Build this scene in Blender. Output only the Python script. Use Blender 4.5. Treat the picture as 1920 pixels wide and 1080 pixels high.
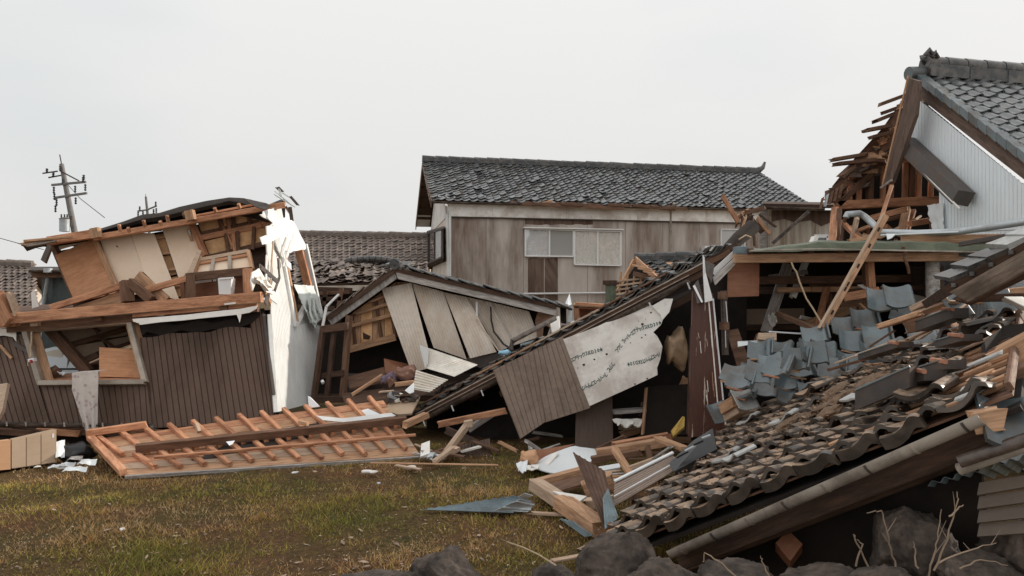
import bpy, bmesh, math, random
from mathutils import Vector as V, Matrix, noise
random.seed(11)
R = random.Random(11)
for o in list(bpy.data.objects): bpy.data.objects.remove(o)
sc = bpy.context.scene
C = sc.collection

# ---------------------------------------------------------------- camera
F, H, HY = 1387.0, 2.2, 560.0            # focal length in photo pixels, eye height, horizon row
cam = bpy.data.cameras.new('camera'); cam.sensor_width = 36; cam.lens = 36 * F / 1920
cam.shift_y = (HY - 540) / 1920; cam.clip_start = .05; cam.clip_end = 3000
co = bpy.data.objects.new('camera', cam); C.objects.link(co)
co.location = (0, 0, H); co.rotation_euler = (math.radians(90), 0, 0); sc.camera = co

# ---------------------------------------------------------------- sky, sun, exposure
SUN_AZ, SUN_EL = math.radians(22), math.radians(20.5)     # azimuth from +x towards +y
wd = bpy.data.worlds.new('World'); sc.world = wd; wd.use_nodes = True
nt = wd.node_tree; nt.nodes.clear()
wo = nt.nodes.new('ShaderNodeOutputWorld'); bg = nt.nodes.new('ShaderNodeBackground'); bg.inputs[1].default_value = .1
sky = nt.nodes.new('ShaderNodeTexSky'); sky.sky_type = 'NISHITA'; sky.sun_disc = False
sky.sun_elevation = SUN_EL; sky.sun_rotation = math.pi / 2 - SUN_AZ; sky.dust_density = 4; sky.air_density = 1.2
tc = nt.nodes.new('ShaderNodeTexCoord'); mp = nt.nodes.new('ShaderNodeMapping'); mp.inputs['Scale'].default_value = (1, 1, 3.2)
mp.inputs['Location'].default_value = (1.35, .4, .1)
ns = nt.nodes.new('ShaderNodeTexNoise'); ns.inputs['Scale'].default_value = 1.7; ns.inputs['Detail'].default_value = 3; ns.inputs['Roughness'].default_value = .45
rp = nt.nodes.new('ShaderNodeValToRGB')
rp.color_ramp.elements[0].position = .33; rp.color_ramp.elements[0].color = (7.15, 7.3, 7.3, 1)
rp.color_ramp.elements[1].position = .48; rp.color_ramp.elements[1].color = (7.8, 7.75, 7.64, 1)
mx = nt.nodes.new('ShaderNodeMix'); mx.data_type = 'RGBA'; mx.inputs[0].default_value = .94
L = nt.links.new
L(tc.outputs['Generated'], mp.inputs[0]); L(mp.outputs[0], ns.inputs['Vector']); L(ns.outputs[0], rp.inputs[0])
sx = nt.nodes.new('ShaderNodeSeparateXYZ'); L(tc.outputs['Generated'], sx.inputs[0])
el = nt.nodes.new('ShaderNodeMapRange'); el.inputs[1].default_value = 0; el.inputs[2].default_value = 1; el.inputs[3].default_value = 1.0; el.inputs[4].default_value = 1.45; L(sx.outputs[2], el.inputs[0])
vm = nt.nodes.new('ShaderNodeVectorMath'); vm.operation = 'SCALE'; L(rp.outputs[0], vm.inputs[0]); L(el.outputs[0], vm.inputs['Scale'])
L(sky.outputs[0], mx.inputs[6]); L(vm.outputs[0], mx.inputs[7]); L(mx.outputs[2], bg.inputs[0]); L(bg.outputs[0], wo.inputs[0])
sl = bpy.data.lights.new('sun', 'SUN'); sl.energy = 3.3; sl.angle = math.radians(1.2); sl.color = (1, .93, .83)
so = bpy.data.objects.new('sun', sl); C.objects.link(so)
sd = V((math.cos(SUN_AZ) * math.cos(SUN_EL), math.sin(SUN_AZ) * math.cos(SUN_EL), math.sin(SUN_EL)))
so.rotation_euler = sd.to_track_quat('Z', 'Y').to_euler(); so.location = sd * 60
sc.view_settings.view_transform = 'Standard'; sc.view_settings.look = 'None'
sc.view_settings.exposure = 0.0; sc.view_settings.gamma = 1; sc.view_settings.use_curve_mapping = False

# ---------------------------------------------------------------- layout helpers
def P(px, py, d): return V(((px - 960) / F * d, d, H + (HY - py) / F * d))
def G(px, py, z=0.0): return P(px, py, F * (H - z) / (py - HY))
class Pl:                                  # a real plane given by three points; a photo ray meets it
    def __init__(s, a, b, c):
        s.o = V(a); s.n = (V(b) - V(a)).cross(V(c) - V(a)).normalized()
    def __call__(s, px, py, off=0.0):
        o = V((0, 0, H)); r = V(((px - 960) / F, 1, (HY - py) / F))
        n = s.n if s.n.y < 0 else -s.n
        return o + r * ((s.o + n * off - o).dot(n) / r.dot(n))
def PD(d, lean=0.0, y0=560, d0=0): # plane facing the camera at depth d; lean = metres deeper per metre up
    return Pl(P(0, 560, d), P(1000, 560, d), P(0, 560, d) + V((0, lean, 1)))

WM = {}
def world(o): return WM.get(o.name, Matrix.Identity(4))
def link(o, M, parent=None):
    C.objects.link(o)
    if parent is not None:
        o.parent = parent; o.matrix_parent_inverse = Matrix.Identity(4)
        o.matrix_basis = world(parent).inverted() @ M
    else: o.matrix_basis = M
    WM[o.name] = M.copy()
    return o
def tag(o, label=None, cat=None, group=None, kind=None):
    if label: o['label'] = label
    if cat: o['category'] = cat
    if group: o['group'] = group
    if kind or cat: o['kind'] = kind or 'thing'
    return o
def thing(name, label, cat, loc, group=None):
    o = bpy.data.objects.new(name, None); o.empty_display_size = .2
    link(o, Matrix.Translation(V(loc)))
    return tag(o, label, cat, group)
def frame(x, z):                           # rotation matrix with local x along x and local z near z
    x = V(x).normalized(); z = V(z); z = (z - x * z.dot(x))
    if z.length < 1e-6: z = x.orthogonal()
    z.normalize(); y = z.cross(x)
    M = Matrix.Identity(4)
    for i, a in enumerate((x, y, z)):
        for j in range(3): M[j][i] = a[j]
    return M
def rawmesh(name, vs, fs, mat, smooth=False):
    me = bpy.data.meshes.new(name); me.from_pydata([tuple(v) for v in vs], [], fs); me.update()
    bm = bmesh.new(); bm.from_mesh(me); bmesh.ops.recalc_face_normals(bm, faces=bm.faces); bm.to_mesh(me); bm.free()
    if mat: me.materials.append(mat)
    if smooth:
        me.polygons.foreach_set('use_smooth', [True] * len(me.polygons))
        me.set_sharp_from_angle(angle=math.radians(smooth if smooth is not True else 40))
    return me
def mesh(name, vs, fs, mat, parent=None, smooth=False, M=None):
    """world-space vertices -> one object whose origin is the centre (M: local frame rotation)"""
    vs = [V(v) for v in vs]
    c = sum(vs, V()) / len(vs)
    T = Matrix.Translation(c) @ (M if M is not None else Matrix.Identity(4))
    Ti = T.inverted()
    o = bpy.data.objects.new(name, rawmesh(name, [Ti @ v for v in vs], fs, mat, smooth))
    return link(o, T, parent)

def beam(name, p0, p1, w, h, mat, parent=None, up=(0, 0, 1), ch=.006, rag=0.0, bow=0.0):
    """chamfered timber from p0 to p1; rag = splintered ends"""
    p0, p1 = V(p0), V(p1); Mx = frame(p1 - p0, up); Lh = (p1 - p0).length / 2
    ch = min(ch, w * .2, h * .2); a, b = w / 2, h / 2
    sec = [(-a + ch, -b), (a - ch, -b), (a, -b + ch), (a, b - ch), (a - ch, b), (-a + ch, b), (-a, b - ch), (-a, -b + ch)]
    vs, fs = [], []
    st = 3 if bow else 2
    for i in range(st):
        t = i / (st - 1) * 2 - 1
        for (y, z) in sec:
            e = 0
            if rag and i in (0, st - 1): e = R.uniform(-rag, rag)
            vs.append(V((t * Lh + e, y, z + bow * (1 - t * t))))
    for i in range(st - 1):
        for k in range(8): fs.append((i * 8 + k, i * 8 + (k + 1) % 8, (i + 1) * 8 + (k + 1) % 8, (i + 1) * 8 + k))
    if rag:
        for q, ring in ((-1, 0), (1, st - 1)):
            ci = len(vs); vs.append(V((q * (Lh + R.uniform(-rag, rag)), R.uniform(-a, a) * .5, R.uniform(-b, b) * .5)))
            for k in range(8): fs.append((ring * 8 + k, ring * 8 + (k + 1) % 8, ci))
    else:
        fs += [tuple(range(8)), tuple(range((st - 1) * 8, st * 8))]
    T = Matrix.Translation((p0 + p1) / 2) @ Mx
    o = bpy.data.objects.new(name, rawmesh(name, vs, fs, mat))
    return link(o, T, parent)

def slab(name, pts, th, mat, parent=None, back=None, grain=0):
    """flat board: outline pts (world), thickness th laid on the side away from the camera"""
    pts = [V(p) for p in pts]; n = V()
    for i in range(len(pts)):
        a, b = pts[i], pts[(i + 1) % len(pts)]; n += a.cross(b)
    n.normalize()
    c = sum(pts, V()) / len(pts)
    if back is None:
        if n.dot(c - V((0, 0, H))) < 0: n = -n
    elif n.dot(V(back)) < 0: n = -n
    k = len(pts)
    vs = pts + [p + n * th for p in pts]
    fs = [tuple(range(k)), tuple(range(2 * k - 1, k - 1, -1))] + [(i, (i + 1) % k, k + (i + 1) % k, k + i) for i in range(k)]
    e = pts[1] - pts[0]
    if grain: e = pts[-1] - pts[0]
    return mesh(name, vs, fs, mat, parent, M=frame(e, n))

def shell(name, grid, th, mat, parent=None, smooth=True, M=None, hole=None):
    """closed thin sheet from a grid of world points [v][u]"""
    nv, nu = len(grid), len(grid[0]); vs = []; no = []
    for j in range(nv):
        for i in range(nu):
            a = grid[j][min(i + 1, nu - 1)] - grid[j][max(i - 1, 0)]
            b = grid[min(j + 1, nv - 1)][i] - grid[max(j - 1, 0)][i]
            n = a.cross(b); no.append(n.normalized() if n.length > 1e-9 else V((0, 0, 1)))
    flat = [grid[j][i] for j in range(nv) for i in range(nu)]
    c = sum(flat, V()) / len(flat)
    avg = sum(no, V()); s = 1 if avg.dot(c - V((0, 0, H))) > 0 else -1
    N = nu * nv; vs = flat + [p + n * th * s for p, n in zip(flat, no)]; fs = []
    alive = lambda j, i: 0 <= j < nv - 1 and 0 <= i < nu - 1 and not (hole and hole(j, i))
    for j in range(nv - 1):
        for i in range(nu - 1):
            if not alive(j, i): continue
            a, b, c_, d = j * nu + i, j * nu + i + 1, (j + 1) * nu + i + 1, (j + 1) * nu + i
            fs += [(a, b, c_, d), (N + d, N + c_, N + b, N + a)]
            if not alive(j - 1, i): fs.append((b, a, N + a, N + b))
            if not alive(j + 1, i): fs.append((d, c_, N + c_, N + d))
            if not alive(j, i - 1): fs.append((a, d, N + d, N + a))
            if not alive(j, i + 1): fs.append((c_, b, N + b, N + c_))
    used = sorted({k for f in fs for k in f}); mp_ = {k: i for i, k in enumerate(used)}
    return mesh(name, [vs[k] for k in used], [tuple(mp_[k] for k in f) for f in fs], mat, parent, smooth=45 if smooth else False, M=M)

def bil(c, u, v): return (c[0] * (1 - u) + c[1] * u) * (1 - v) + (c[3] * (1 - u) + c[2] * u) * v
def ribbed(name, c, pitch, amp, mat, parent=None, th=.004, prof='rib', nv=5, warp=None, jagt=0, jagb=0, smooth=True):
    """profiled sheet on corners c = TL, TR, BR, BL; ribs run from top to bottom"""
    c = [V(p) for p in c]
    w = ((c[1] - c[0]).length + (c[2] - c[3]).length) / 2; nr = max(1, round(w / pitch))
    n = (c[1] - c[0]).cross(c[3] - c[0]).normalized()
    if n.y > 0 and abs(n.y) > .05: n = -n
    if prof == 'rib': us = [(0, 0), (.42, 0), (.5, 1), (.7, 1), (.78, 0)]
    elif prof == 'groove': us = [(0, 1), (.06, 0), (.14, 0), (.2, 1), (.6, 1)]
    elif prof == 'bead': us = [(0, 0), (.12, .7), (.25, 1), (.38, .7), (.5, 0)]
    else: us = [(k / 6, math.cos(k / 6 * 2 * math.pi)) for k in range(6)]
    cols = [((k + u) / nr, h) for k in range(nr) for (u, h) in us] + [(1.0, us[0][1])]
    jt = {}; grid = []
    for j in range(nv):
        v = j / (nv - 1); row = []
        for i, (u, h) in enumerate(cols):
            vv = v
            if jagt and j == 0: vv = jagt * (.5 + .5 * noise.noise(V((u * w * 3.1, 7.3, pitch * 9)))) 
            if jagb and j == nv - 1: vv = 1 - jagb * (.5 + .5 * noise.noise(V((u * w * 4.7, 3.3, pitch * 7))))
            p = bil(c, u, vv) + n * (h * amp)
            if warp: p = p + n * warp(u, vv)
            row.append(p)
        grid.append(row)
    return shell(name, grid, th, mat, parent, smooth)

def tube(name, pts, r, mat, parent=None, seg=10, r2=None):
    pts = [V(p) for p in pts]; n = len(pts); vs, fs = [], []
    up = V((0, 0, 1)) if abs((pts[-1] - pts[0]).normalized().z) < .9 else V((1, 0, 0))
    for i, p in enumerate(pts):
        t = (pts[min(i + 1, n - 1)] - pts[max(i - 1, 0)]).normalized()
        a = t.cross(up); a = a.normalized() if a.length > 1e-4 else t.orthogonal().normalized()
        b = a.cross(t).normalized()
        rr = r if r2 is None else r + (r2 - r) * i / (n - 1)
        for k in range(seg):
            q = 2 * math.pi * k / seg; vs.append(p + (a * math.cos(q) + b * math.sin(q)) * rr)
    for i in range(n - 1):
        for k in range(seg):
            fs.append((i * seg + k, i * seg + (k + 1) % seg, (i + 1) * seg + (k + 1) % seg, (i + 1) * seg + k))
    fs += [tuple(range(seg)), tuple(range((n - 1) * seg, n * seg))]
    return mesh(name, vs, fs, mat, parent, smooth=50)

def gutter(name, p0, p1, r, mat, parent=None, dirv=(0, 0, 1), th=.004, nv=10, sag=0.0):
    """half-round channel open towards dirv"""
    p0, p1 = V(p0), V(p1); t = (p1 - p0).normalized(); up = V(dirv); up = (up - t * up.dot(t)).normalized(); s = t.cross(up)
    grid = []
    for j in range(nv):
        q = j / (nv - 1); c = p0.lerp(p1, q) - V((0, 0, 1)) * sag * 4 * q * (1 - q)
        grid.append([c + (s * math.cos(a) - up * math.sin(a)) * r for a in [(-8 + k * (196 / 12)) * math.pi / 180 for k in range(13)]])
    return shell(name, grid, -th, mat, parent)

def cloth(name, c, th, mat, parent=None, nu=18, nv=14, fold=.02, k=9.0, seed=0, jag=0.0):
    c = [V(p) for p in c]; n = (c[1] - c[0]).cross(c[3] - c[0]).normalized()
    if n.y > 0: n = -n
    grid = []
    for j in range(nv):
        row = []
        for i in range(nu):
            u, v = i / (nu - 1), j / (nv - 1)
            jj = 0
            if jag and (i in (0, nu - 1) or j in (0, nv - 1)): jj = jag
            p = bil(c, u, v)
            w = math.sin(u * k + 1.3 * noise.noise(V((u * 2, v * 2, seed)))* 2) * fold * (.3 + v) + noise.noise(V((u * 4, v * 4, seed + 3))) * fold * 1.2
            p = p + n * w
            if jj: p = p + V((noise.noise(V((i * .9, j * .9, seed))), 0, noise.noise(V((i * .9, j * .9, seed + 9))))) * jj
            row.append(p)
        grid.append(row)
    return shell(name, grid, th, mat, parent)

def ragged(pts, amt, step=.08, seed=1):
    """outline with torn edges"""
    rr = random.Random(seed); out = []
    pts = [V(p) for p in pts]
    for a, b in zip(pts, pts[1:] + pts[:1]):
        n = max(1, int((b - a).length / step)); out.append(a)
        t = (b - a)
        for k in range(1, n):
            out.append(a + t * (k / n) + V((rr.uniform(-amt, amt), rr.uniform(-amt, amt) * .15, rr.uniform(-amt, amt))))
    return out

def rock(name, loc, size, mat, seed=0, sub=4, rough=.35, rz=0.0):
    bm = bmesh.new(); bmesh.ops.create_icosphere(bm, subdivisions=sub, radius=1)
    rr = random.Random(seed); cuts = []
    for k in range(22):
        d = V((rr.gauss(0, 1), rr.gauss(0, 1), rr.gauss(0, 1))).normalized(); cuts.append((d, rr.uniform(.60, .90)))
    for v in bm.verts:
        p = v.co.copy()
        for d, h in cuts:
            e = p.dot(d) - h
            if e > 0: p -= d * e * .96
        q = p + V((seed * 7.1, 0, 0))
        p = p * (1 + rough * .25 * noise.noise(q * 1.3) + rough * .14 * noise.noise(q * 3.1) + rough * .10 * noise.noise(q * 7) + rough * .05 * noise.noise(q * 17))
        rg = 1 - abs(noise.noise(q * 5.3)); p = p * (1 + rough * .10 * (rg * rg - .5) + rough * .035 * noise.noise(q * 34))
        v.co = p
    M = Matrix.Rotation(rz, 4, 'Z') @ Matrix.Diagonal((size[0], size[1], size[2], 1))
    for v in bm.verts: v.co = M @ v.co
    me = bpy.data.meshes.new(name); bm.to_mesh(me); bm.free()
    for p in me.polygons: p.use_smooth = True
    me.materials.append(mat)
    o = bpy.data.objects.new(name, me)
    return link(o, Matrix.Translation(V(loc)))

# ---------------------------------------------------------------- materials
MATS = {}
def mat(name, col, rough=.8, var=.25, scale=8, stretch=(1, 1, 1), bump=.25, col2=None, dirt=.5, dscale=2.0, lo=.45, hi=.62,
        metal=0.0, spec=.4, rnd=.18, coord='Object', dstretch=None, bscale=None, det=6, sharp=.22):
    m = bpy.data.materials.new(name); m.use_nodes = True; n = m.node_tree; lk = n.links.new
    b = n.nodes['Principled BSDF']; b.inputs['Roughness'].default_value = rough; b.inputs['Metallic'].default_value = metal
    b.inputs['Specular IOR Level'].default_value = spec
    t = n.nodes.new('ShaderNodeTexCoord'); oi = n.nodes.new('ShaderNodeObjectInfo')
    sc_ = n.nodes.new('ShaderNodeVectorMath'); sc_.operation = 'SCALE'; sc_.inputs[0].default_value = (37, 53, 71); lk(oi.outputs['Random'], sc_.inputs['Scale'])
    ad = n.nodes.new('ShaderNodeVectorMath'); 
    if coord == 'World': lk(n.nodes.new('ShaderNodeNewGeometry').outputs['Position'], ad.inputs[0])
    else: lk(t.outputs[coord], ad.inputs[0]); lk(sc_.outputs[0], ad.inputs[1])
    mp1 = n.nodes.new('ShaderNodeMapping'); mp1.inputs['Scale'].default_value = stretch; lk(ad.outputs[0], mp1.inputs[0])
    n1 = n.nodes.new('ShaderNodeTexNoise'); n1.inputs['Scale'].default_value = scale; n1.inputs['Detail'].default_value = det; n1.inputs['Roughness'].default_value = .62; lk(mp1.outputs[0], n1.inputs['Vector'])
    r1 = n.nodes.new('ShaderNodeValToRGB'); r1.color_ramp.elements[0].position = .5 - sharp; r1.color_ramp.elements[1].position = .5 + sharp
    c = V(col); r1.color_ramp.elements[0].color = (*(c * (1 - var)), 1); r1.color_ramp.elements[1].color = (*(c * (1 + var)), 1)
    lk(n1.outputs[0], r1.inputs[0]); out = r1.outputs[0]
    if col2 is not None:
        mp2 = n.nodes.new('ShaderNodeMapping'); mp2.inputs['Scale'].default_value = dstretch or (1, 1, 1); lk(ad.outputs[0], mp2.inputs[0])
        n2 = n.nodes.new('ShaderNodeTexNoise'); n2.inputs['Scale'].default_value = dscale; n2.inputs['Detail'].default_value = 7; n2.inputs['Roughness'].default_value = .68; lk(mp2.outputs[0], n2.inputs['Vector'])
        mr = n.nodes.new('ShaderNodeMapRange'); mr.inputs[1].default_value = lo; mr.inputs[2].default_value = hi; mr.inputs[3].default_value = 0; mr.inputs[4].default_value = dirt; lk(n2.outputs[0], mr.inputs[0])
        mm = n.nodes.new('ShaderNodeMix'); mm.data_type = 'RGBA'; lk(mr.outputs[0], mm.inputs[0]); lk(out, mm.inputs[6]); mm.inputs[7].default_value = (*col2, 1); out = mm.outputs[2]
        ra = n.nodes.new('ShaderNodeMapRange'); ra.inputs[3].default_value = rough; ra.inputs[4].default_value = min(1, rough + .35); lk(mr.outputs[0], ra.inputs[0]); lk(ra.outputs[0], b.inputs['Roughness'])
    if rnd:
        hs = n.nodes.new('ShaderNodeHueSaturation'); mv = n.nodes.new('ShaderNodeMapRange'); mv.inputs[3].default_value = 1 - rnd; mv.inputs[4].default_value = 1 + rnd
        lk(oi.outputs['Random'], mv.inputs[0]); lk(mv.outputs[0], hs.inputs['Value']); lk(out, hs.inputs['Color']); out = hs.outputs[0]
    lk(out, b.inputs['Base Color'])
    if bump:
        bp = n.nodes.new('ShaderNodeBump'); bp.inputs['Strength'].default_value = bump; bp.inputs['Distance'].default_value = .01
        lk(n1.outputs[0], bp.inputs['Height']); lk(bp.outputs[0], b.inputs['Normal'])
    MATS[name] = m
    return m
GR = (1, 14, 14)                            # timber grain along local x
w_orange = mat('timber_orange', (.57, .285, .16), .75, .35, 5, GR, .35, (.24, .10, .055), .75, 2.2, dstretch=(1, 4, 4))
w_tan = mat('timber_tan', (.54, .32, .19), .78, .32, 5, GR, .3, (.22, .11, .06), .55, 3, dstretch=(1, 5, 5))
w_pale = mat('timber_pale', (.50, .37, .27), .8, .28, 5, GR, .3, (.34, .2, .12), .5, 3, dstretch=(1, 5, 5))
w_dark = mat('timber_dark', (.085, .045, .028), .75, .4, 5, GR, .3, (.03, .018, .012), .6, 3, dstretch=(1, 5, 5))
w_mid = mat('timber_brown', (.17, .09, .055), .75, .38, 5, GR, .3, (.07, .038, .024), .6, 3, dstretch=(1, 5, 5))
w_umber = mat('timber_umber', (.135, .088, .068), .75, .35, 5, GR, .3, (.06, .04, .03), .6, 3, dstretch=(1, 5, 5))
w_grey = mat('timber_weathered', (.46, .42, .39), .85, .35, 5, GR, .4, (.14, .12, .11), .6, 4, dstretch=(1, 6, 6))
w_redp = mat('post_red_brown', (.088, .033, .023), .45, .3, 5, GR, .2, (.62, .5, .4), .95, 9, dstretch=(.16, 2.2, 2.2), lo=.61, hi=.64)
ply = mat('plywood_orange', (.60, .295, .15), .6, .2, 4, (1, 9, 9), .1, (.33, .13, .055), .6, 1.1)
board = mat('board_beige', (.92, .74, .57), .85, .05, 30, (1, 8, 1), .08, (.80, .58, .39), .5, .9, rnd=.05)
insul = mat('wall_backing_tan', (.82, .50, .26), .9, .35, 3.0, (1, 1, 1), .3, (.45, .2, .085), .6, 4.5, lo=.4, hi=.68)
side_brown = mat('siding_dark_brown', (.125, .074, .050), .5, .16, 60, (1, 1, .3), .12, (.06, .038, .028), .7, 1.2, dstretch=(1, 1, .35), rnd=.04)
side_mid = mat('siding_brown_panel', (.25, .18, .138), .5, .15, 20, (1, 1, 1), .08, (.11, .08, .06), .6, 2, rnd=.05)
side_white = mat('siding_white', (.80, .80, .78), .6, .06, 15, (1, 1, .2), .05, (.62, .60, .56), .4, 2, rnd=.03)
side_blue = mat('siding_blue_white', (.82, .87, .90), .5, .04, 15, (1, 1, .2), .05, (.72, .75, .76), .5, 1.4, dstretch=(1, 1, .3), rnd=.03)
side_beige = mat('siding_beige', (.74, .65, .56), .6, .08, 12, (1, 1, 1), .08, (.55, .43, .33), .7, 1.6, dstretch=(1, 1, .5), rnd=.06)
side_cream = mat('siding_cream', (.84, .79, .71), .6, .06, 12, (1, 1, 1), .05, (.5, .42, .34), .5, 2, rnd=.05)
side_green = mat('siding_dark_green', (.075, .095, .092), .5, .15, 12, (1, 1, .3), .05, (.04, .045, .045), .6, 2, rnd=.04)
wall_grey = mat('wall_stained_render', (.53, .465, .415), .85, .10, 7, (1, 1, .25), .12, (.16, .10, .068), .95, .9, dstretch=(1.1, 1.1, .17), lo=.42, hi=.66, rnd=.02, coord='World')
wall_stain = mat('wall_soaked_render', (.17, .115, .085), .8, .2, 7, (1, .25, 1), .12, (.085, .05, .036), .9, 2.4, dstretch=(2.5, .15, 2.5), lo=.4, hi=.6, rnd=.03)
plaster = mat('plaster_white', (.86, .83, .78), .85, .06, 8, (1, 1, 1), .12, (.6, .54, .46), .5, 1.6, rnd=.04)
soffit = mat('soffit_cream', (.95, .92, .87), .8, .05, 6, (1, 1, 1), .05, (.5, .4, .32), .6, 1.5, dstretch=(1, 1, .3), rnd=.04)
tile_blk = mat('tile_black_glaze', (.032, .033, .034), .25, .25, 9, (1, 1, 1), .08, (.20, .17, .145), .55, 5, rnd=.35, spec=.6)
tile_grey = mat('tile_grey_glaze', (.085, .092, .095), .18, .2, 9, (1, 1, 1), .06, (.17, .155, .14), .4, 4, rnd=.35, spec=.9)
tile_weath = mat('tile_weathered', (.165, .125, .105), .5, .25, 9, (1, 1, 1), .1, (.33, .27, .225), .6, 4, rnd=.3, spec=.5)
tile_blue = mat('tile_blue_slate', (.12, .15, .162), .26, .15, 8, (1, 1, 1), .06, (.11, .09, .072), .75, 3, rnd=.28, spec=.6)
tile_mud = mat('tile_muddy', (.075, .062, .053), .36, .3, 9, (1, 1, 1), .3, (.40, .27, .175), .92, 5.0, rnd=.3, spec=.6, lo=.42, hi=.54)
tile_pale = mat('tile_pale_glaze', (.46, .47, .46), .35, .1, 8, (1, 1, 1), .06, (.30, .27, .24), .6, 6, rnd=.15, spec=.5)
tile_edge = mat('tile_edge_brown', (.050, .038, .031), .32, .3, 9, (1, 1, 1), .1, (.13, .095, .07), .5, 6, rnd=.2, spec=.6)
tile_raw = mat('tile_broken_clay', (.40, .19, .12), .9, .2, 20)
soil = mat('roof_soil', (.19, .122, .078), .95, .45, 40, (1, 1, 1), .8, (.13, .08, .05), .7, 18, rnd=.1)
pvc = mat('gutter_pvc_brown', (.40, .345, .29), .38, .14, 5, (1, 1, 1), .05, (.17, .135, .105), .75, 4, rnd=.05, spec=.6)
gut_dark = mat('gutter_dark', (.052, .036, .029), .33, .3, 5, (1, 1, 1), .08, (.18, .13, .10), .6, 5, rnd=.08, spec=.7)
metal_l = mat('metal_galvanised', (.47, .50, .52), .38, .1, 10, (1, 1, 1), .05, (.30, .29, .28), .5, 3, metal=.4, rnd=.08)
metal_alu = mat('window_aluminium', (.72, .71, .70), .4, .05, 10, (1, 1, 1), .02, (.5, .46, .42), .3, 3, rnd=.05)
metal_d = mat('metal_dark', (.075, .065, .06), .5, .2, 10, (1, 1, 1), .1, (.15, .09, .06), .5, 4, rnd=.1)
rust = mat('sheet_rusty', (.145, .082, .056), .65, .3, 10, (1, 1, 1), .15, (.075, .045, .034), .7, 3, dstretch=(1, 1, .4), rnd=.06)
sheet_bl = mat('sheet_blue_metal', (.20, .26, .285), .45, .12, 8, (1, 1, 1), .06, (.10, .10, .10), .6, 3, rnd=.1, metal=.2)
sheet_gr = mat('sheet_moss_green', (.125, .145, .095), .6, .2, 8, (1, 1, 1), .08, (.07, .07, .05), .6, 2.5, rnd=.05)
felt = mat('roof_felt', (.038, .028, .023), .8, .35, 14, (1, 1, 1), .4, (.075, .058, .046), .6, 3, rnd=.05)
black = mat('dark_interior', (.022, .016, .013), .9, .3, 6, rnd=.05)  # near-black, also paints the darkness of rooms and voids
white = mat('white_sheet', (.78, .81, .82), .6, .04, 6, (1, 1, 1), .05, (.6, .62, .62), .4, 3, rnd=.05)
wrap = mat('house_wrap', (.86, .82, .765), .55, .05, 5, (1, 3, 1), .06, (.47, .40, .35), .7, 1.6, rnd=.02, spec=.5)
ink = mat('green_print', (.025, .07, .06), .7, .1, 10, bump=0, rnd=0)
stone = mat('boulder_stone', (.075, .056, .045), .9, .55, 9, (1, 1, 1), 1.0, (.034, .027, .023), .85, 3.0, rnd=.15, det=15, sharp=.13)
paper = mat('paper_white', (.80, .82, .83), .8, .05, 6, bump=.05, rnd=.06)
cardb = mat('laminate_tan', (.50, .37, .26), .6, .06, 6, (1, 4, 4), .05, (.42, .29, .19), .4, 2, rnd=.05)
cardo = mat('laminate_orange', (.60, .34, .19), .6, .06, 6, (1, 4, 4), .05, rnd=.05)
bagm = mat('bag_black', (.02, .02, .022), .35, .3, 6, rnd=.05)
twig = mat('dry_twig', (.26, .19, .135), .9, .3, 10, (1, 1, 1), .2, rnd=.25)
conc = mat('concrete_pole', (.20, .19, .18), .85, .15, 6, (1, 1, 1), .1, rnd=.05)
insu_pole = mat('insulator_dark', (.06, .06, .065), .4, .2, 6, rnd=.1)
rope_m = mat('rope_tan', (.48, .36, .24), .9, .2, 30, bump=.2, rnd=.05)
wire_m = mat('wire_black', (.03, .026, .024), .5, .1, 6, bump=0, rnd=.05)
blue_pl = mat('plastic_light_blue', (.28, .52, .68), .4, .05, 5, bump=0, rnd=.05)
yel = mat('foam_yellow', (.56, .36, .09), .9, .35, 8, bump=.4, rnd=.05)
brown_panel = mat('panel_red_brown', (.30, .13, .07), .55, .2, 4, (1, 9, 9), .08, (.20, .075, .04), .6, 2, rnd=.05)
def floral(name, base, a, b):
    m = mat(name, base, .9, .08, 20, bump=.15, rnd=.03); n = m.node_tree; lk = n.links.new; bs = n.nodes['Principled BSDF']
    src = bs.inputs['Base Color'].links[0].from_socket; t = n.nodes.new('ShaderNodeTexCoord')
    vo = n.nodes.new('ShaderNodeTexVoronoi'); vo.inputs['Scale'].default_value = 11; lk(t.outputs['Object'], vo.inputs[0])
    for lo_, hi_, col, q in ((.05, .32, a, 0), (0, .13, b, 1)):
        mr = n.nodes.new('ShaderNodeMapRange'); mr.inputs[1].default_value = hi_; mr.inputs[2].default_value = hi_ - .09; lk(vo.outputs['Distance'], mr.inputs[0])
        mm = n.nodes.new('ShaderNodeMix'); mm.data_type = 'RGBA'; lk(mr.outputs[0], mm.inputs[0]); lk(src, mm.inputs[6]); mm.inputs[7].default_value = (*col, 1); src = mm.outputs[2]
    lk(src, bs.inputs['Base Color']); return m
pvc2 = mat('trim_white', (.85, .84, .82), .5, .03, 6, bump=0, rnd=.02)
fl_cur = floral('curtain_floral', (.60, .54, .50), (.44, .34, .33), (.66, .60, .57))
fl_cur2 = floral('curtain_mint', (.74, .77, .74), (.60, .66, .63), (.42, .50, .48))
fl_fut = floral('futon_floral', (.24, .13, .095), (.34, .21, .16), (.62, .50, .46))
fl_fut2 = floral('futon_violet', (.15, .11, .15), (.24, .19, .25), (.55, .50, .55))
refl_win = floral('window_reflection_print', (.95, .91, .85), (.84, .76, .67), (.95, .93, .9))  # mottled pale print that paints a bright window reflection
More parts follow.
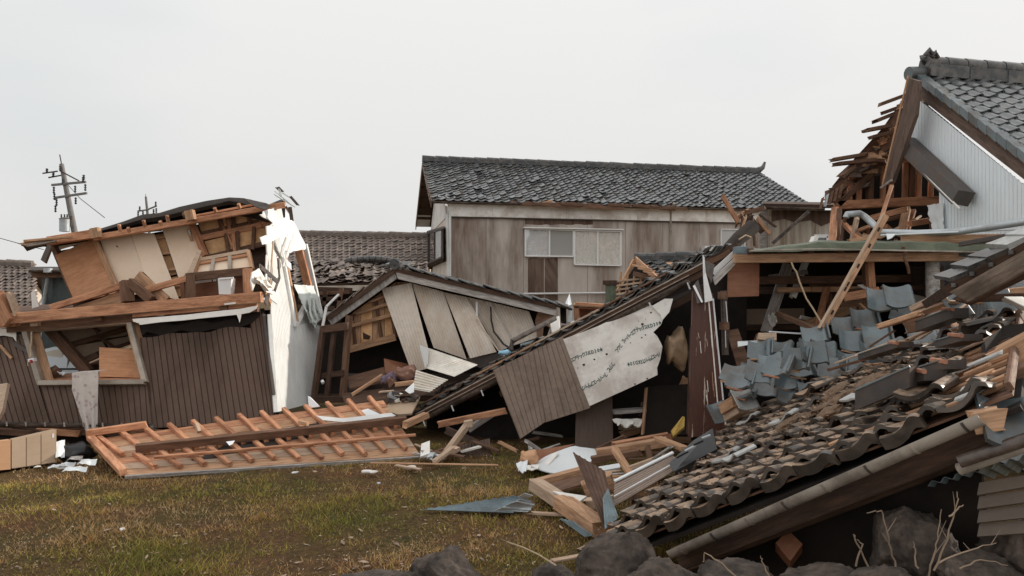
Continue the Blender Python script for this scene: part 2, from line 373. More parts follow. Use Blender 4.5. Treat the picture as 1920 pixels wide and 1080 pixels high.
def pane_mat():
    m = bpy.data.materials.new('window_glass'); m.use_nodes = True; n = m.node_tree; n.nodes.remove(n.nodes['Principled BSDF']); o = n.nodes['Material Output']
    t = n.nodes.new('ShaderNodeBsdfTransparent'); g = n.nodes.new('ShaderNodeBsdfGlossy'); g.inputs['Roughness'].default_value = .02; x = n.nodes.new('ShaderNodeMixShader'); x.inputs[0].default_value = .14
    n.links.new(t.outputs[0], x.inputs[1]); n.links.new(g.outputs[0], x.inputs[2]); n.links.new(x.outputs[0], o.inputs[0]); return m
clear_pane = pane_mat()
def glass(name, tint=(.9, .92, .92), alpha=.25):
    m = bpy.data.materials.new(name); m.use_nodes = True; n = m.node_tree; b = n.nodes['Principled BSDF']
    b.inputs['Base Color'].default_value = (*tint, 1); b.inputs['Roughness'].default_value = .03; b.inputs['Specular IOR Level'].default_value = .9
    b.inputs['Coat Weight'].default_value = 1; b.inputs['Coat Roughness'].default_value = .01
    return m
gl_grey = glass('pane_curtained', (.42, .41, .39)); gl_white = glass('pane_pale_curtain', (.88, .88, .87)); gl_dark = glass('pane_dark', (.05, .05, .055)); gl_sun = glass('pane_sunlit_tint', (.95, .88, .78))  # gl_sun: warm pale tint paints a sunlit reflection
lamp_w = mat('white_plastic', (.82, .82, .82), .5, .02, 5, bump=0, rnd=0)
carp = glass('car_paint_white', (.72, .79, .84)); rubber = mat('tyre_rubber', (.02, .02, .02), .8, .1, 10)

# ---------------------------------------------------------------- roof tiles
def tile_mesh(name, m, w=.30, l=.30, h=.045, th=.016, nx=8, m2=None):
    vs, fs = [], []
    def prof(u): return h * (.5 - .5 * math.cos(2 * math.pi * (u * .98 + .02))) if u > .55 else -h * .55 * math.sin(math.pi * u / .55) + h * .0 * u
    pr = [(u, (-.6 * h * math.sin(math.pi * u / .7) if u < .7 else .5 * h * math.sin(math.pi * (u - .7) / .3))) for u in [k / nx for k in range(nx + 1)]]
    for y in (0, l):
        for dz in (0, -th):
            for u, z in pr: vs.append(V(((u - .5) * w, y, z + dz)))
    n = nx + 1
    for k in range(nx):
        fs.append((k, k + 1, 2 * n + k + 1, 2 * n + k)); fs.append((n + k + 1, n + k, 3 * n + k, 3 * n + k + 1))
        fs.append((k + 1, k, n + k, n + k + 1)); fs.append((2 * n + k, 2 * n + k + 1, 3 * n + k + 1, 3 * n + k))
    fs.append((0, 2 * n, 3 * n, n)); fs.append((nx, n + nx, 3 * n + nx, 2 * n + nx))
    me = rawmesh(name, vs, fs, m, smooth=50)
    if m2:
        me.materials.append(m2)
        for i, p in enumerate(me.polygons): p.material_index = 0 if i % 4 == 0 and i < 4 * nx else 1
    return me
def tile_roof(parent, c, mesh_, pu=.265, pv=.235, jit=.008, rot=.02, skip=None, cap=300, seed=3, lift=.055, kindname='roof_tile', order=None, drop=None, tilt=.13):
    """lay overlapping pantiles on a patch c = eave-start, eave-end, ridge-end, ridge-start (world)"""
    c = [V(p) for p in c]; rr = random.Random(seed)
    lu = ((c[1] - c[0]).length + (c[2] - c[3]).length) / 2; lv = ((c[3] - c[0]).length + (c[2] - c[1]).length) / 2
    nu, nvv = max(1, round(lu / pu)), max(1, round(lv / pv)); items = []
    for j in range(nvv):
        for i in range(nu):
            if skip and skip(i / nu, j / nvv, i, j): continue
            u, v = (i + .5) / nu, j / nvv
            p = bil(c, u, v)
            x = (bil(c, min(u + .02, 1), v) - bil(c, max(u - .02, 0), v)).normalized(); y = (bil(c, u, min(v + .02, 1)) - bil(c, u, max(v - .02, 0))).normalized()
            z = x.cross(y).normalized()
            if z.z < 0: z = -z
            y = z.cross(x)
            M = Matrix.Identity(4)
            for k, a in enumerate((x, y, z)):
                for q in range(3): M[q][k] = a[q]
            M = Matrix.Translation(p + z * (lift + rr.uniform(-jit, jit)) + x * rr.uniform(-jit, jit) + y * rr.uniform(-jit, jit)) @ M
            M = M @ Matrix.Rotation(-tilt + rr.uniform(-rot, rot), 4, 'X') @ Matrix.Rotation(rr.uniform(-rot, rot), 4, 'Z') @ Matrix.Rotation(rr.uniform(-rot, rot), 4, 'Y')
            sx = lu / nu / pu
            M = M @ Matrix.Diagonal((sx, lv / nvv / pv, 1, 1))
            if drop: M = drop(M, u, v, rr)
            items.append((p.length, M))
    items.sort(key=lambda q: q[0])
    for _, M in items[:cap]:
        link(bpy.data.objects.new(kindname, mesh_), M, parent)
    rest = items[cap:]
    if rest:
        vs, fs = [], []
        base = [v.co.copy() for v in mesh_.vertices]; bf = [tuple(p.vertices) for p in mesh_.polygons]
        for _, M in rest:
            o = len(vs); vs += [M @ v for v in base]; fs += [tuple(o + k for k in f) for f in bf]
        c0 = sum(vs, V()) / len(vs)
        me = bpy.data.meshes.new('far_roof_tiles'); me.from_pydata([tuple(v - c0) for v in vs], [], fs); me.update()
        me.materials.append(mesh_.materials[0]); me.polygons.foreach_set('use_smooth', [True] * len(me.polygons)); me.set_sharp_from_angle(angle=.8)
        o = bpy.data.objects.new('far_roof_tiles', me); link(o, Matrix.Translation(c0), parent); o['kind'] = 'stuff'
t_blk = tile_mesh('roof_tile_black', tile_blk); t_grey = tile_mesh('roof_tile_grey', tile_grey); t_weath = tile_mesh('roof_tile_weathered', tile_weath)
t_blue = tile_mesh('roof_tile_blue', tile_blue); t_mud = tile_mesh('roof_tile_muddy', tile_mud, h=.05); t_pale = tile_mesh('roof_tile_pale', tile_pale)

# ================================================================ ground
def gmat():
    m = bpy.data.materials.new('ground_soil_grass'); m.use_nodes = True; n = m.node_tree; lk = n.links.new; b = n.nodes['Principled BSDF']; b.inputs['Roughness'].default_value = .95; b.inputs['Specular IOR Level'].default_value = .15
    t = n.nodes.new('ShaderNodeTexCoord')
    def nz(s, d=8): 
        q = n.nodes.new('ShaderNodeTexNoise'); q.inputs['Scale'].default_value = s; q.inputs['Detail'].default_value = d; q.inputs['Roughness'].default_value = .65; lk(t.outputs['Object'], q.inputs[0]); return q
    a, f = nz(.75), nz(22)
    r = n.nodes.new('ShaderNodeValToRGB'); e = r.color_ramp.elements
    e[0].position = .38; e[0].color = (.14, .078, .042, 1); e[1].position = .62; e[1].color = (.085, .075, .026, 1)
    r2 = n.nodes.new('ShaderNodeValToRGB'); e = r2.color_ramp.elements; e[0].position = .3; e[0].color = (.35, .35, .35, 1); e[1].position = .75; e[1].color = (1.5, 1.4, 1.25, 1)
    mm = n.nodes.new('ShaderNodeMix'); mm.data_type = 'RGBA'; mm.blend_type = 'MULTIPLY'; mm.inputs[0].default_value = 1
    lk(a.outputs[0], r.inputs[0]); lk(f.outputs[0], r2.inputs[0]); lk(r.outputs[0], mm.inputs[6]); lk(r2.outputs[0], mm.inputs[7]); lk(mm.outputs[2], b.inputs['Base Color'])
    bp = n.nodes.new('ShaderNodeBump'); bp.inputs['Strength'].default_value = .9; bp.inputs['Distance'].default_value = .03; lk(f.outputs[0], bp.inputs['Height']); lk(bp.outputs[0], b.inputs['Normal'])
    return m
def gz(x, y):
    k = max(0, min(1, (18 - y) / 6)) 
    return (.05 * noise.noise(V((x * .6, y * .6, 1))) + .022 * noise.noise(V((x * 2.3, y * 2.3, 4)))) * k - .03
def axis(lo, hi, step, far):
    a = []; x = lo
    while x <= hi + 1e-6: a.append(x); x += step
    s, b = step, hi
    while b < far: s *= 1.5; b += s; a.append(b)
    s, b = step, lo
    while b > -far: s *= 1.5; b -= s; a.insert(0, b)
    return a
xs, ys = axis(-10, 7, .16, 900), axis(3.4, 15, .16, 900)
ys = [y for y in ys if y > -70]
vs = [(x, y, gz(x, y)) for y in ys for x in xs]; nx_ = len(xs)
fs = [(j * nx_ + i, j * nx_ + i + 1, (j + 1) * nx_ + i + 1, (j + 1) * nx_ + i) for j in range(len(ys) - 1) for i in range(nx_ - 1)]
me = bpy.data.meshes.new('ground'); me.from_pydata(vs, [], fs); me.update(); me.materials.append(gmat()); me.polygons.foreach_set('use_smooth', [True] * len(me.polygons))
ground = bpy.data.objects.new('ground', me); link(ground, Matrix.Identity(4)); tag(ground, kind='structure', label='grassy ground with bare brown soil patches')
# unseen concrete lane added behind the boulders to bounce light onto front faces
bounce_lane = slab('bounce_lane', [(-40, 2.2, .55), (40, 2.2, .55), (40, -9, .55), (-40, -9, .55)], .7, mat('lane_bounce_concrete', (.40, .385, .36), .9, .15, 3, bump=.2, rnd=0), back=(0, 0, -1)); bounce_lane['kind'] = 'structure'

# ---- short winter turf
def turf():
    m = bpy.data.materials.new('turf_blades'); m.use_nodes = True; n = m.node_tree; lk = n.links.new; b = n.nodes['Principled BSDF']; b.inputs['Roughness'].default_value = .8; b.inputs['Specular IOR Level'].default_value = .2
    at = n.nodes.new('ShaderNodeAttribute'); at.attribute_name = 'tint'
    r = n.nodes.new('ShaderNodeValToRGB'); e = r.color_ramp.elements
    e[0].position = 0; e[0].color = (.19, .185, .038, 1); e[1].position = 1; e[1].color = (.56, .39, .21, 1)
    q = r.color_ramp.elements.new(.35); q.color = (.38, .32, .07, 1); q = r.color_ramp.elements.new(.62); q.color = (.52, .29, .115, 1)
    lk(at.outputs['Fac'], r.inputs[0]); lk(r.outputs[0], b.inputs['Base Color'])
    vs, fs, ti = [], [], []; rr = random.Random(5)
    for k in range(13500):
        py = rr.uniform(832, 1110); d = F * H / (py - HY)
        if rr.random() > (d / 11.2) ** 1.3: continue
        px = rr.uniform(-60, 1420); x0, y0 = (px - 960) / F * d, d
        cl = noise.noise(V((x0 * .8, y0 * .8, 2))) + .6 * noise.noise(V((x0 * 2.4, y0 * 2.4, 7)))
        if rr.random() > .72 + .9 * cl: continue
        g0 = .40 - .95 * noise.noise(V((x0 * .45, y0 * .8, 12))) - .2 * cl + rr.gauss(0, .13) + max(0, min(.28, (-2.6 - x0) * .12))
        hh = rr.uniform(.55, 1.35) * (1 + .9 * max(-.4, cl)); sp = rr.uniform(.02, .075)
        for q in range(rr.randint(5, 15)):
            x, y = x0 + rr.gauss(0, sp), y0 + rr.gauss(0, sp)
            z = gz(x, y) - .004; h = rr.uniform(.018, .058) * hh; w = rr.uniform(.0022, .005)
            a = rr.uniform(0, 6.283); b_ = math.atan2(y - y0, x - x0) + rr.gauss(0, .8); ln = rr.uniform(.2, 1.4) * h
            g = g0 + rr.gauss(0, .11)
            if rr.random() < .08: g += .5
            o = len(vs); c, s = math.cos(a), math.sin(a)
            vs += [(x - c * w, y - s * w, z), (x + c * w, y + s * w, z), (x + math.cos(b_) * ln, y + math.sin(b_) * ln, z + h)]
            fs.append((o, o + 1, o + 2)); ti += [g - .12, g - .12, g + .12]
    me = bpy.data.meshes.new('grass'); me.from_pydata(vs, [], fs); me.update(); me.materials.append(m)
    at_ = me.attributes.new('tint', 'FLOAT', 'POINT'); at_.data.foreach_set('value', [max(0, min(1, t)) for t in ti])
    o = bpy.data.objects.new('grass', me); link(o, Matrix.Identity(4)); tag(o, 'short patchy winter grass in olive and straw tones', 'grass', kind='stuff')
    # straw, leaf flakes and crumbs lying on the turf
    vs, fs = [], []
    for k in range(6500):
        py = rr.uniform(850, 1090); d = F * H / (py - HY); px = rr.uniform(-40, 1250); x, y = (px - 960) / F * d, d
        if noise.noise(V((x * .7, y * .7, 31))) + rr.gauss(0, .3) < -.05: continue
        z = gz(x, y) + rr.uniform(.005, .03); a = rr.uniform(0, 6.28); l = rr.uniform(.004, .017) * (3.2 if rr.random() < .06 else 1); w = l * rr.uniform(.12, .6); t = rr.uniform(-.3, .3) * l
        c, s = math.cos(a), math.sin(a); o = len(vs)
        vs += [(x - c * l, y - s * l, z - t), (x - s * w, y + c * w, z), (x + c * l, y + s * l, z + t), (x + s * w, y - c * w, z + .004)]; fs += [(o, o + 1, o + 2, o + 3)]
    me = bpy.data.meshes.new('leaf_litter'); me.from_pydata(vs, [], fs); me.update(); me.materials.append(mat('litter', (.46, .34, .25), .9, .6, 9, bump=0, coord='Object', rnd=0, col2=(.09, .05, .03), dscale=6, dirt=.9))
    o = bpy.data.objects.new('leaf_litter', me); link(o, Matrix.Identity(4)); tag(o, 'dry leaves and straw flakes strewn over the turf', 'leaf litter', kind='stuff')
turf()

# ================================================================ utility poles
def pole(top, foot, d, name, label, big):
    t = thing(name, label, 'utility pole', P(foot[0], foot[1], d) * V((1, 1, 0)) if False else V((P(*foot, d).x, d, 0)))
    a, b = P(*top, d), P(*foot, d); ax = (a - b).normalized(); base = b - ax * (b.z / ax.z)
    tube('shaft', [base, b, b.lerp(a, .88)], .15 if big else .13, conc, t, 12, .085)
    tube('tip_rod', [b.lerp(a, .86), a], .022, metal_d, t, 6)
    def arm(p0, p1, r=.055): return beam('crossarm', P(*p0, d - .1), P(*p1, d - .1), r * 1.4, r * 1.6, conc, t)
    def ins(px, py, l=.28, r=.05, down=True):
        c = P(px, py, d - .12); dz = V((0, 0, -l if down else l))
        pts = [c + dz * (k / 6) for k in range(7)]; vs, fs = [], []
        for i, p in enumerate(pts):
            rr_ = r * (1 if i % 2 else .45)
            for k in range(8): vs.append(p + V((math.cos(k * .785) * rr_, math.sin(k * .785) * rr_, 0)))
        for i in range(6):
            for k in range(8): fs.append((i * 8 + k, i * 8 + (k + 1) % 8, i * 8 + 8 + (k + 1) % 8, i * 8 + 8 + k))
        fs += [tuple(range(8)), tuple(range(48, 56))]
        mesh('insulator', vs, fs, insu_pole, t, smooth=30)
    if big:
        arm((97, 347), (161, 341)); arm((102, 371), (163, 362))
        tube('upper_bracket', [P(80, 325, d), P(108, 321, d)], .03, metal_d, t, 6); tube('upper_bracket', [P(91, 333, d), P(119, 328, d)], .03, metal_d, t, 6)
        beam('diagonal_arm', P(112, 320, d - .1), P(148, 339, d - .1), .05, .05, metal_d, t)
        for px, py in ((101, 350), (141, 348), (160, 345), (106, 373), (142, 370), (104, 385), (102, 362)): ins(px, py)
        for px, py in ((88, 325), (100, 332), (118, 344), (113, 320), (156, 341), (157, 337)): ins(px, py, .2, .06, False)
        # can transformer
        for s_ in (1,):
            c = P(121, 434, d - .35); tube('transformer', [c, c + V((0, 0, .1)), c + V((0, 0, .5))], .19, metal_l, t, 16)
            tube('transformer_cap', [c + V((0, 0, .5)), c + V((0, 0, .56))], .21, metal_d, t, 16, .12)
        beam('transformer_bracket', P(119, 420, d - .2), P(137, 419, d), .06, .06, metal_d, t)
        for q in (-6, 0, 5): ins(121 + q, 410, .18, .04, False)
        tube('cable_box', [P(133, 425, d - .2), P(134, 405, d - .2)], .05, metal_d, t, 8)
    else:
        arm((258, 396), (279, 393), .07); arm((279, 392), (294, 386), .07)
        for px, py in ((259, 397), (268, 396), (288, 392), (293, 390)): ins(px, py, .4, .09)
        for px, py in ((262, 395), (292, 386)): ins(px, py, .35, .09, False)
    return t
pole((112, 290), (140, 436), 30, 'utility_pole', 'concrete utility pole with two crossarms, hanging insulators and a can transformer', True)
pole((273, 364), (277, 404), 60, 'utility_pole', 'small distant utility pole tip showing above the black roof felt', False)
def wire(pts, label, r=.012, m=None):
    o = tube('cable', pts, r, m or wire_m, None, 5); return tag(o, label, 'cable')
wire([P(125, 344, 29.8), P(150, 372, 28), P(196, 408, 26)], 'thin guy wire slanting down from the utility pole crossarm', .014)
wire([P(-20, 441, 25), P(30, 455, 25), P(82, 468, 25)], 'thin cable sagging in front of the sky beside the tiled roof', .012)

# ================================================================ background houses
def rowhouse(name, label, pts, walls, tm, **kw):
    """simple far house: pts = eave-start, eave-end, ridge-end, ridge-start of the visible slope"""
    e0, e1, r1, r0 = [V(p) for p in pts]
    t = thing(name, label, 'house', ((e0 + e1) / 2) * V((1, 1, 0)))
    slab('roof_deck', [e0, e1, r1, r0], .06, w_dark, t, back=(0, 0, -1))
    b0, b1 = V((r0.x, 2 * r0.y - e0.y, e0.z)), V((r1.x, 2 * r1.y - e1.y, e1.z))
    slab('rear_slope', [r0, r1, b1, b0], .06, w_dark, t, back=(0, 0, -1))
    i = .45
    f0, f1 = V((e0.x + .3, e0.y + i, 0)), V((e1.x - .3, e1.y + i, 0))
    slab('front_wall', [f0, f1, V((f1.x, f1.y, e1.z - .02)), V((f0.x, f0.y, e0.z - .02))], .12, walls, t, back=(0, 1, 0))
    for k, (ex, br, rx, sg) in enumerate(((e0, b0, r0, 1), (e1, b1, r1, -1))):
        x = ex.x + sg * .3
        slab('end_wall', [V((x, ex.y + i + .13, 0)), V((x, br.y - i, 0)), V((x, br.y - i, br.z)), V((x, rx.y, rx.z - .1)), V((x, ex.y + i + .13, ex.z))], .12, walls, t, back=(sg, 0, 0))
    beam('fascia', e0 + V((0, -.02, -.06)), e1 + V((0, -.02, -.06)), .03, .14, w_dark, t)
    tile_roof(t, [e0, e1, r1, r0], tm, **kw)
    return t
def ridge_cap(t, a, b, m, r=.12, n=None, base=.16, sag=0.0):
    a, b = V(a), V(b); n = n or max(2, round((b - a).length / .5))
    beam('ridge_course', a + V((0, 0, base * .3)), b + V((0, 0, base * .3)), .26, base, m, t)
    for k in range(n):
        p, q = a.lerp(b, k / n), a.lerp(b, (k + .96) / n)
        zz = base * .75 + R.uniform(-.01, .01) - sag * math.sin(math.pi * (k + .5) / n)
        tube('ridge_tile', [p + V((0, 0, zz)), q + V((0, 0, zz - .008))], r, m, t, 10, r * .9)
h = rowhouse('background_house', 'far house with weathered brown pantile roof behind the fallen gable', [P(540, 499, 31), P(815, 499, 31), P(815, 445, 33), P(540, 441, 33)], side_beige, t_weath, cap=240, jit=.012)
ridge_cap(h, P(540, 441, 33), P(815, 445, 33), tile_weath)
h = rowhouse('background_house', 'far house with grey brown tile roof beside a green walled house', [P(-60, 585, 27.5), P(62, 585, 27.5), P(62, 499, 30), P(-60, 494, 30)], side_beige, t_weath, jit=.02, rot=.05)
ridge_cap(h, P(-60, 494, 30), P(62, 499, 30), tile_weath)
# green walled house
t = thing('green_house', 'house with dark green ribbed metal wall, black gutter and pale downpipe', 'house', V((P(100, 560, 24).x, 24, 0)))
pg = PD(24)
ribbed('front_wall', [pg(78, 512), pg(330, 512), V((pg(330, 512).x, 24, 0)), V((pg(78, 512).x, 24, 0))], .23, .018, side_green, t, prof='rib', nv=2)
slab('end_wall', [V((pg(78, 0).x, 24.03, 0)), V((pg(78, 0).x, 24.03, 3.0)), V((pg(60, 0).x, 30, 3.0)), V((pg(60, 0).x, 30, 0))], .1, black, t, back=(1, 0, 0))
slab('roof', [P(56, 506, 23.4), P(345, 506, 23.4), P(345, 500, 27), P(56, 500, 27)], .06, felt, t, back=(0, 0, -1))
beam('eave_board', P(60, 516, 23.6), P(340, 516, 23.6), .05, .16, w_mid, t)
gutter('gutter', P(56, 507, 23.35), P(345, 507, 23.35), .07, gut_dark, t)
tube('downpipe', [P(90, 508, 23.6), P(90, 521, 23.7), P(83, 560, 23.8), P(70, 640, 23.85), P(62, 700, 23.85)], .06, metal_l, t, 10)
tube('pipe_hopper', [P(90, 503, 23.3), P(90, 511, 23.3)], .13, metal_l, t, 10)

# damaged lower roof in front of the far house
t = thing('collapsed_tile_roof', 'collapsed brown tile roof with loose broken tiles and black ridge', 'roof', V((P(670, 600, 22).x, 22, 0)))
e0, e1, r1, r0 = P(535, 534, 21.2), P(800, 528, 21.2), P(800, 495, 23.4), P(535, 489, 23.4)
slab('roof_deck', [e0, e1, r1, r0], .06, w_dark, t, back=(0, 0, -1))
def dropm(M, u, v, rr):
    if .15 < u < .55 and v < .75 or rr.random() < .12:
        return M @ Matrix.Translation((rr.uniform(-.08, .08), rr.uniform(-.12, .05), rr.uniform(0, .07))) @ Matrix.Rotation(rr.uniform(-.5, .5), 4, 'Z') @ Matrix.Rotation(rr.uniform(-.4, .3), 4, 'X') @ Matrix.Rotation(rr.uniform(-.35, .35), 4, 'Y')
    return M
tile_roof(t, [e0, e1, r1, r0], t_weath, jit=.02, rot=.05, drop=dropm, seed=8)
for k in range(9):
    a, b = P(650 + k * 11, 490 - 4 * math.sin(k / 8 * 3.1), 23.2), P(660 + k * 11, 490 - 4 * math.sin((k + 1) / 8 * 3.1), 23.2)
    tube('ridge_tile', [a, b], .11, tile_blk, t, 8)
beam('eave_beam', P(535, 541, 21.2), P(660, 545, 21.2), .12, .16, w_dark, t)
beam('eave_beam', P(560, 552, 21.0), P(655, 548, 21.0), .1, .1, w_mid, t)
for k, (a, b, m) in enumerate((((560, 562), (640, 560), w_dark), ((558, 575), (628, 578), w_dark), ((575, 590), (625, 588), w_grey), ((610, 545), (606, 600), w_dark), ((640, 540), (635, 580), w_mid))):
    beam('wall_stud', P(*a, 20.8), P(*b, 20.8), .09, .12, m, t)
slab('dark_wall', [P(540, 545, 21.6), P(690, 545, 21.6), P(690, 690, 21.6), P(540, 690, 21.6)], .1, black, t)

# ================================================================ two storey house in the middle
YAW = math.radians(11); ux = V((math.cos(YAW), math.sin(YAW), 0)); nb = V((-math.sin(YAW), math.cos(YAW), 0)); UP = V((0, 0, 1))
A = V((P(840, 560, 25).x, 25, 0))
def HC(u, b, z): return A + ux * u + nb * b + UP * z
t = mid_house = thing('two_storey_house', 'two storey house with stained grey render, white frieze and black tile roof', 'house', A)
LEN, DEP, EZ, RZ = 13.6, 7.0, 5.45, 7.48
fp = Pl(HC(0, 0, 0), HC(5, 0, 0), HC(0, 0, 3)); sp = Pl(HC(0, 0, 0), HC(0, 5, 0), HC(0, 0, 3))
# wall panels with open joints, some soaked darker
edges = [0, 1.3, 2.6, 3.55, 4.9, 6.3, 7.7, 9.1, 10.5, 11.9, 13.3]
for k in range(len(edges) - 1):
    a, b = edges[k] + .006, edges[k + 1] - .006
    slab('wall_panel', [HC(a, 0, 0), HC(b, 0, 0), HC(b, 0, 4.98), HC(a, 0, 4.98)], .14, wall_grey, t, back=nb, grain=0)
slab('wall_core', [HC(.05, .12, 0), HC(13.2, .12, 0), HC(13.2, .12, 5.2), HC(.05, .12, 5.2)], .1, black, t, back=nb)
# soaked patches of render beside the window
for (x0, y0, x1, y1) in ((990, 484, 1020, 566), (1021.5, 484, 1046, 572), (984, 401, 1112, 421)):
    n_ = 16; top = [fp(x0 + (x1 - x0) * q / n_, y0 + R.uniform(-1, 1), .004) for q in range(n_ + 1)]; bot = [fp(x0 + (x1 - x0) * q / n_, y1 + (R.uniform(-8, 3) if y1 > 500 else R.uniform(-1, 1)), .004) for q in range(n_, -1, -1)]
    slab('soaked_render', top + bot, .012, wall_stain, t, back=nb)
# frieze boards
ez = [-.02, 1.5, 4.1, 6.7, 9.3, 11.9, 13.32]
for k in range(6): slab('frieze_board', [HC(ez[k] + .004, -.10, 4.98), HC(ez[k + 1] - .004, -.10, 4.98), HC(ez[k + 1] - .004, -.10, 5.42), HC(ez[k] + .004, -.10, 5.42)], .22, soffit, t, back=nb)
beam('frieze_trim', HC(0, -.05, 4.955), HC(13.3, -.05, 4.955), .1, .03, metal_d, t)
# end wall (gable)
slab('gable_wall', [HC(.0, .16, 0), HC(0, DEP, 0), HC(0, DEP, 4.9), HC(0, DEP / 2, 6.9), HC(0, .16, 4.9)], .12, side_beige, t, back=ux)
slab('gable_upper_board', [HC(-.02, .1, 5.0), HC(-.02, DEP, 5.0), HC(-.02, DEP / 2, 7.25)], .04, plaster, t, back=ux)
tube('corner_pipe', [HC(.05, -.1, 5.2), HC(.05, -.1, 2.4)], .05, side_white, t, 8)
tube('corner_pipe', [HC(-.12, -.55, 5.3), HC(-.05, -.1, 5.05), HC(.0, -.1, 2.2)], .045, side_white, t, 8)
# roof
OV = .62
e0, e1 = HC(-OV, -.3, EZ), HC(LEN + .1, -.3, EZ); r0, r1 = HC(-OV, DEP / 2, RZ), HC(LEN - .2, DEP / 2, RZ); b0, b1 = HC(-OV, DEP + .6, EZ), HC(LEN + .1, DEP + .6, EZ)
slab('roof_deck', [e0, e1, r1, r0], .07, w_dark, t, back=(0, 0, -1)); slab('rear_slope', [r0, r1, b1, b0], .12, w_dark, t, back=(0, 0, -1))
def drop2(M, u, v, rr):
    if v < .12 and rr.random() < .35: return M @ Matrix.Translation((0, rr.uniform(-.1, .02), rr.uniform(-.01, .03))) @ Matrix.Rotation(rr.uniform(-.25, .25), 4, 'Z')
    if rr.random() < .015: return M @ Matrix.Translation((0, -.08, .04)) @ Matrix.Rotation(rr.uniform(-.6, .6), 4, 'Z')
    return M
tile_roof(t, [e0, e1, r1, r0], t_grey, jit=.012, rot=.025, drop=drop2, cap=300, seed=4, skip=lambda u, v, i, j: j == 0 and .18 < u < .6 and R.random() < .4)
ridge_cap(t, r0, r1, tile_blk, .10, base=.16)
tube('ridge_end_tile', [r1 + UP * .1, r1 + ux * .2 + UP * .22, r1 + ux * .3 + UP * .45], .14, tile_blk, t, 8, .05)
slab('bargeboard', [HC(-OV, -.55, EZ - .02), HC(-OV, DEP / 2, RZ - .06), HC(-OV, DEP / 2, RZ - .28), HC(-OV, -.5, EZ - .24)], .03, w_mid, t, back=ux)
slab('bargeboard', [HC(-OV, DEP + .6, EZ - .02), HC(-OV, DEP / 2 + .01, RZ - .06), HC(-OV, DEP / 2 + .01, RZ - .28), HC(-OV, DEP + .6, EZ - .24)], .03, w_mid, t, back=ux)
for k in range(6):
    v = k / 6; a = HC(-OV + .04, DEP / 2 + .1 + (DEP / 2 + .45) * v, RZ - .16 - (RZ - EZ) * v); 
    beam('verge_rafter', a, a + ux * (OV - .06), .09, .07, w_dark, t)
    if k < 6:
        a2 = HC(-OV + .04, DEP / 2 + .1 + (DEP / 2 + .45) * (v + .02), RZ - .125 - (RZ - EZ) * (v + .02)); b2 = HC(-OV + .04, DEP / 2 + .1 + (DEP / 2 + .45) * (v + .15), RZ - .125 - (RZ - EZ) * (v + .15))
        slab('verge_soffit', [a2, a2 + ux * (OV - .06), b2 + ux * (OV - .06), b2], .015, plaster, t, back=(0, 0, 1))
beam('eave_fascia', e0 + UP * -.05, e1 + UP * -.05, .03, .06, w_dark, t); slab('eave_soffit', [HC(-.5, -.28, EZ - .04), HC(LEN, -.28, EZ - .04), HC(LEN, -.03, EZ - .03), HC(-.5, -.03, EZ - .03)], .02, soffit, t, back=(0, 0, 1))
for k in range(7):                          # splintered eave boards
    u0 = 2.3 + k * .8 + R.uniform(-.2, .2); beam('splintered_eave_board', HC(u0, -.6 - R.uniform(0, .1), EZ - .06 + R.uniform(-.05, .05)), HC(u0 + R.uniform(.7, 1.6), -.6, EZ - .12 + R.uniform(-.06, .1)), .03, .1, w_mid, t, rag=.08)
beam('splintered_eave_board', fp(999, 385, .25), fp(1034, 377, .35), .03, .08, w_tan, t, rag=.06)
# windows
def window(t, pl, x0, y0, x1, y1, x2, y2, x3, y3, panes, off=.02, fw=.05, m=metal_alu):
    """corners TL,TR,BR,BL in photo pixels on the plane pl"""
    c = [pl(x0, y0, off), pl(x1, y1, off), pl(x2, y2, off), pl(x3, y3, off)]
    w = thing_part(t, 'window', c)
    for k in range(4): beam('frame', c[k], c[(k + 1) % 4], fw, .07, m, w, up=pl.n)
    n = len(panes)
    for k in range(n):
        a, b = k / n + .012, (k + 1) / n - .012
        q = [bil(c, a, .03), bil(c, b, .03), bil(c, b, .97), bil(c, a, .97)]
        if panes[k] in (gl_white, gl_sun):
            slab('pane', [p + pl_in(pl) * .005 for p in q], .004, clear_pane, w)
            shell('curtain', [[bil(q, i / 30, j / 3) + pl_in(pl) * (.028 + .008 * math.sin(i * 1.35 + k)) for i in range(31)] for j in range(4)], .003, refl_win if panes[k] is gl_sun else lamp_w, w)  # on gl_sun panes the printed cloth stands in for a reflection
        else: slab('pane', [p + pl_in(pl) * .02 for p in q], .01, panes[k], w)
        if k: beam('mullion', bil(c, k / n, 0), bil(c, k / n, 1), .05, .05, m, w, up=pl.n)
    return w
def pl_in(pl): return -pl.n if pl.n.y < 0 else pl.n
def thing_part(t, name, c):
    o = bpy.data.objects.new(name, None); o.empty_display_size = .1
    return link(o, Matrix.Translation(sum(c, V()) / len(c)), t)
window(t, fp, 985, 429, 1075, 432, 1075, 481, 985, 480, [gl_white, gl_grey], .05, m=pvc2)
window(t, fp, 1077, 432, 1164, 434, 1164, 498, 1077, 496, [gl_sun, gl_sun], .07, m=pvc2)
beam('window_hood', fp(981, 427, .1), fp(1168, 431, .1), .2, .04, pvc2, t)
window(t, fp, 1352, 430, 1396, 431, 1396, 470, 1352, 469, [gl_grey], .03)
window(t, sp, 803, 437, 829, 430, 829, 482, 803, 494, [gl_dark, gl_white], .25, .06, metal_d)
window(t, sp, 791, 456, 800, 452, 800, 500, 791, 506, [gl_dark], .03, .05)
slab('bay_base', [sp(801, 497, .25), sp(831, 484, .25), sp(831, 492, .02), sp(801, 505, .02)], .05, w_dark, t)
slab('bay_roof', [sp(800, 436, .3), sp(832, 427, .3), sp(832, 424, 0), sp(800, 433, 0)], .04, metal_d, t)
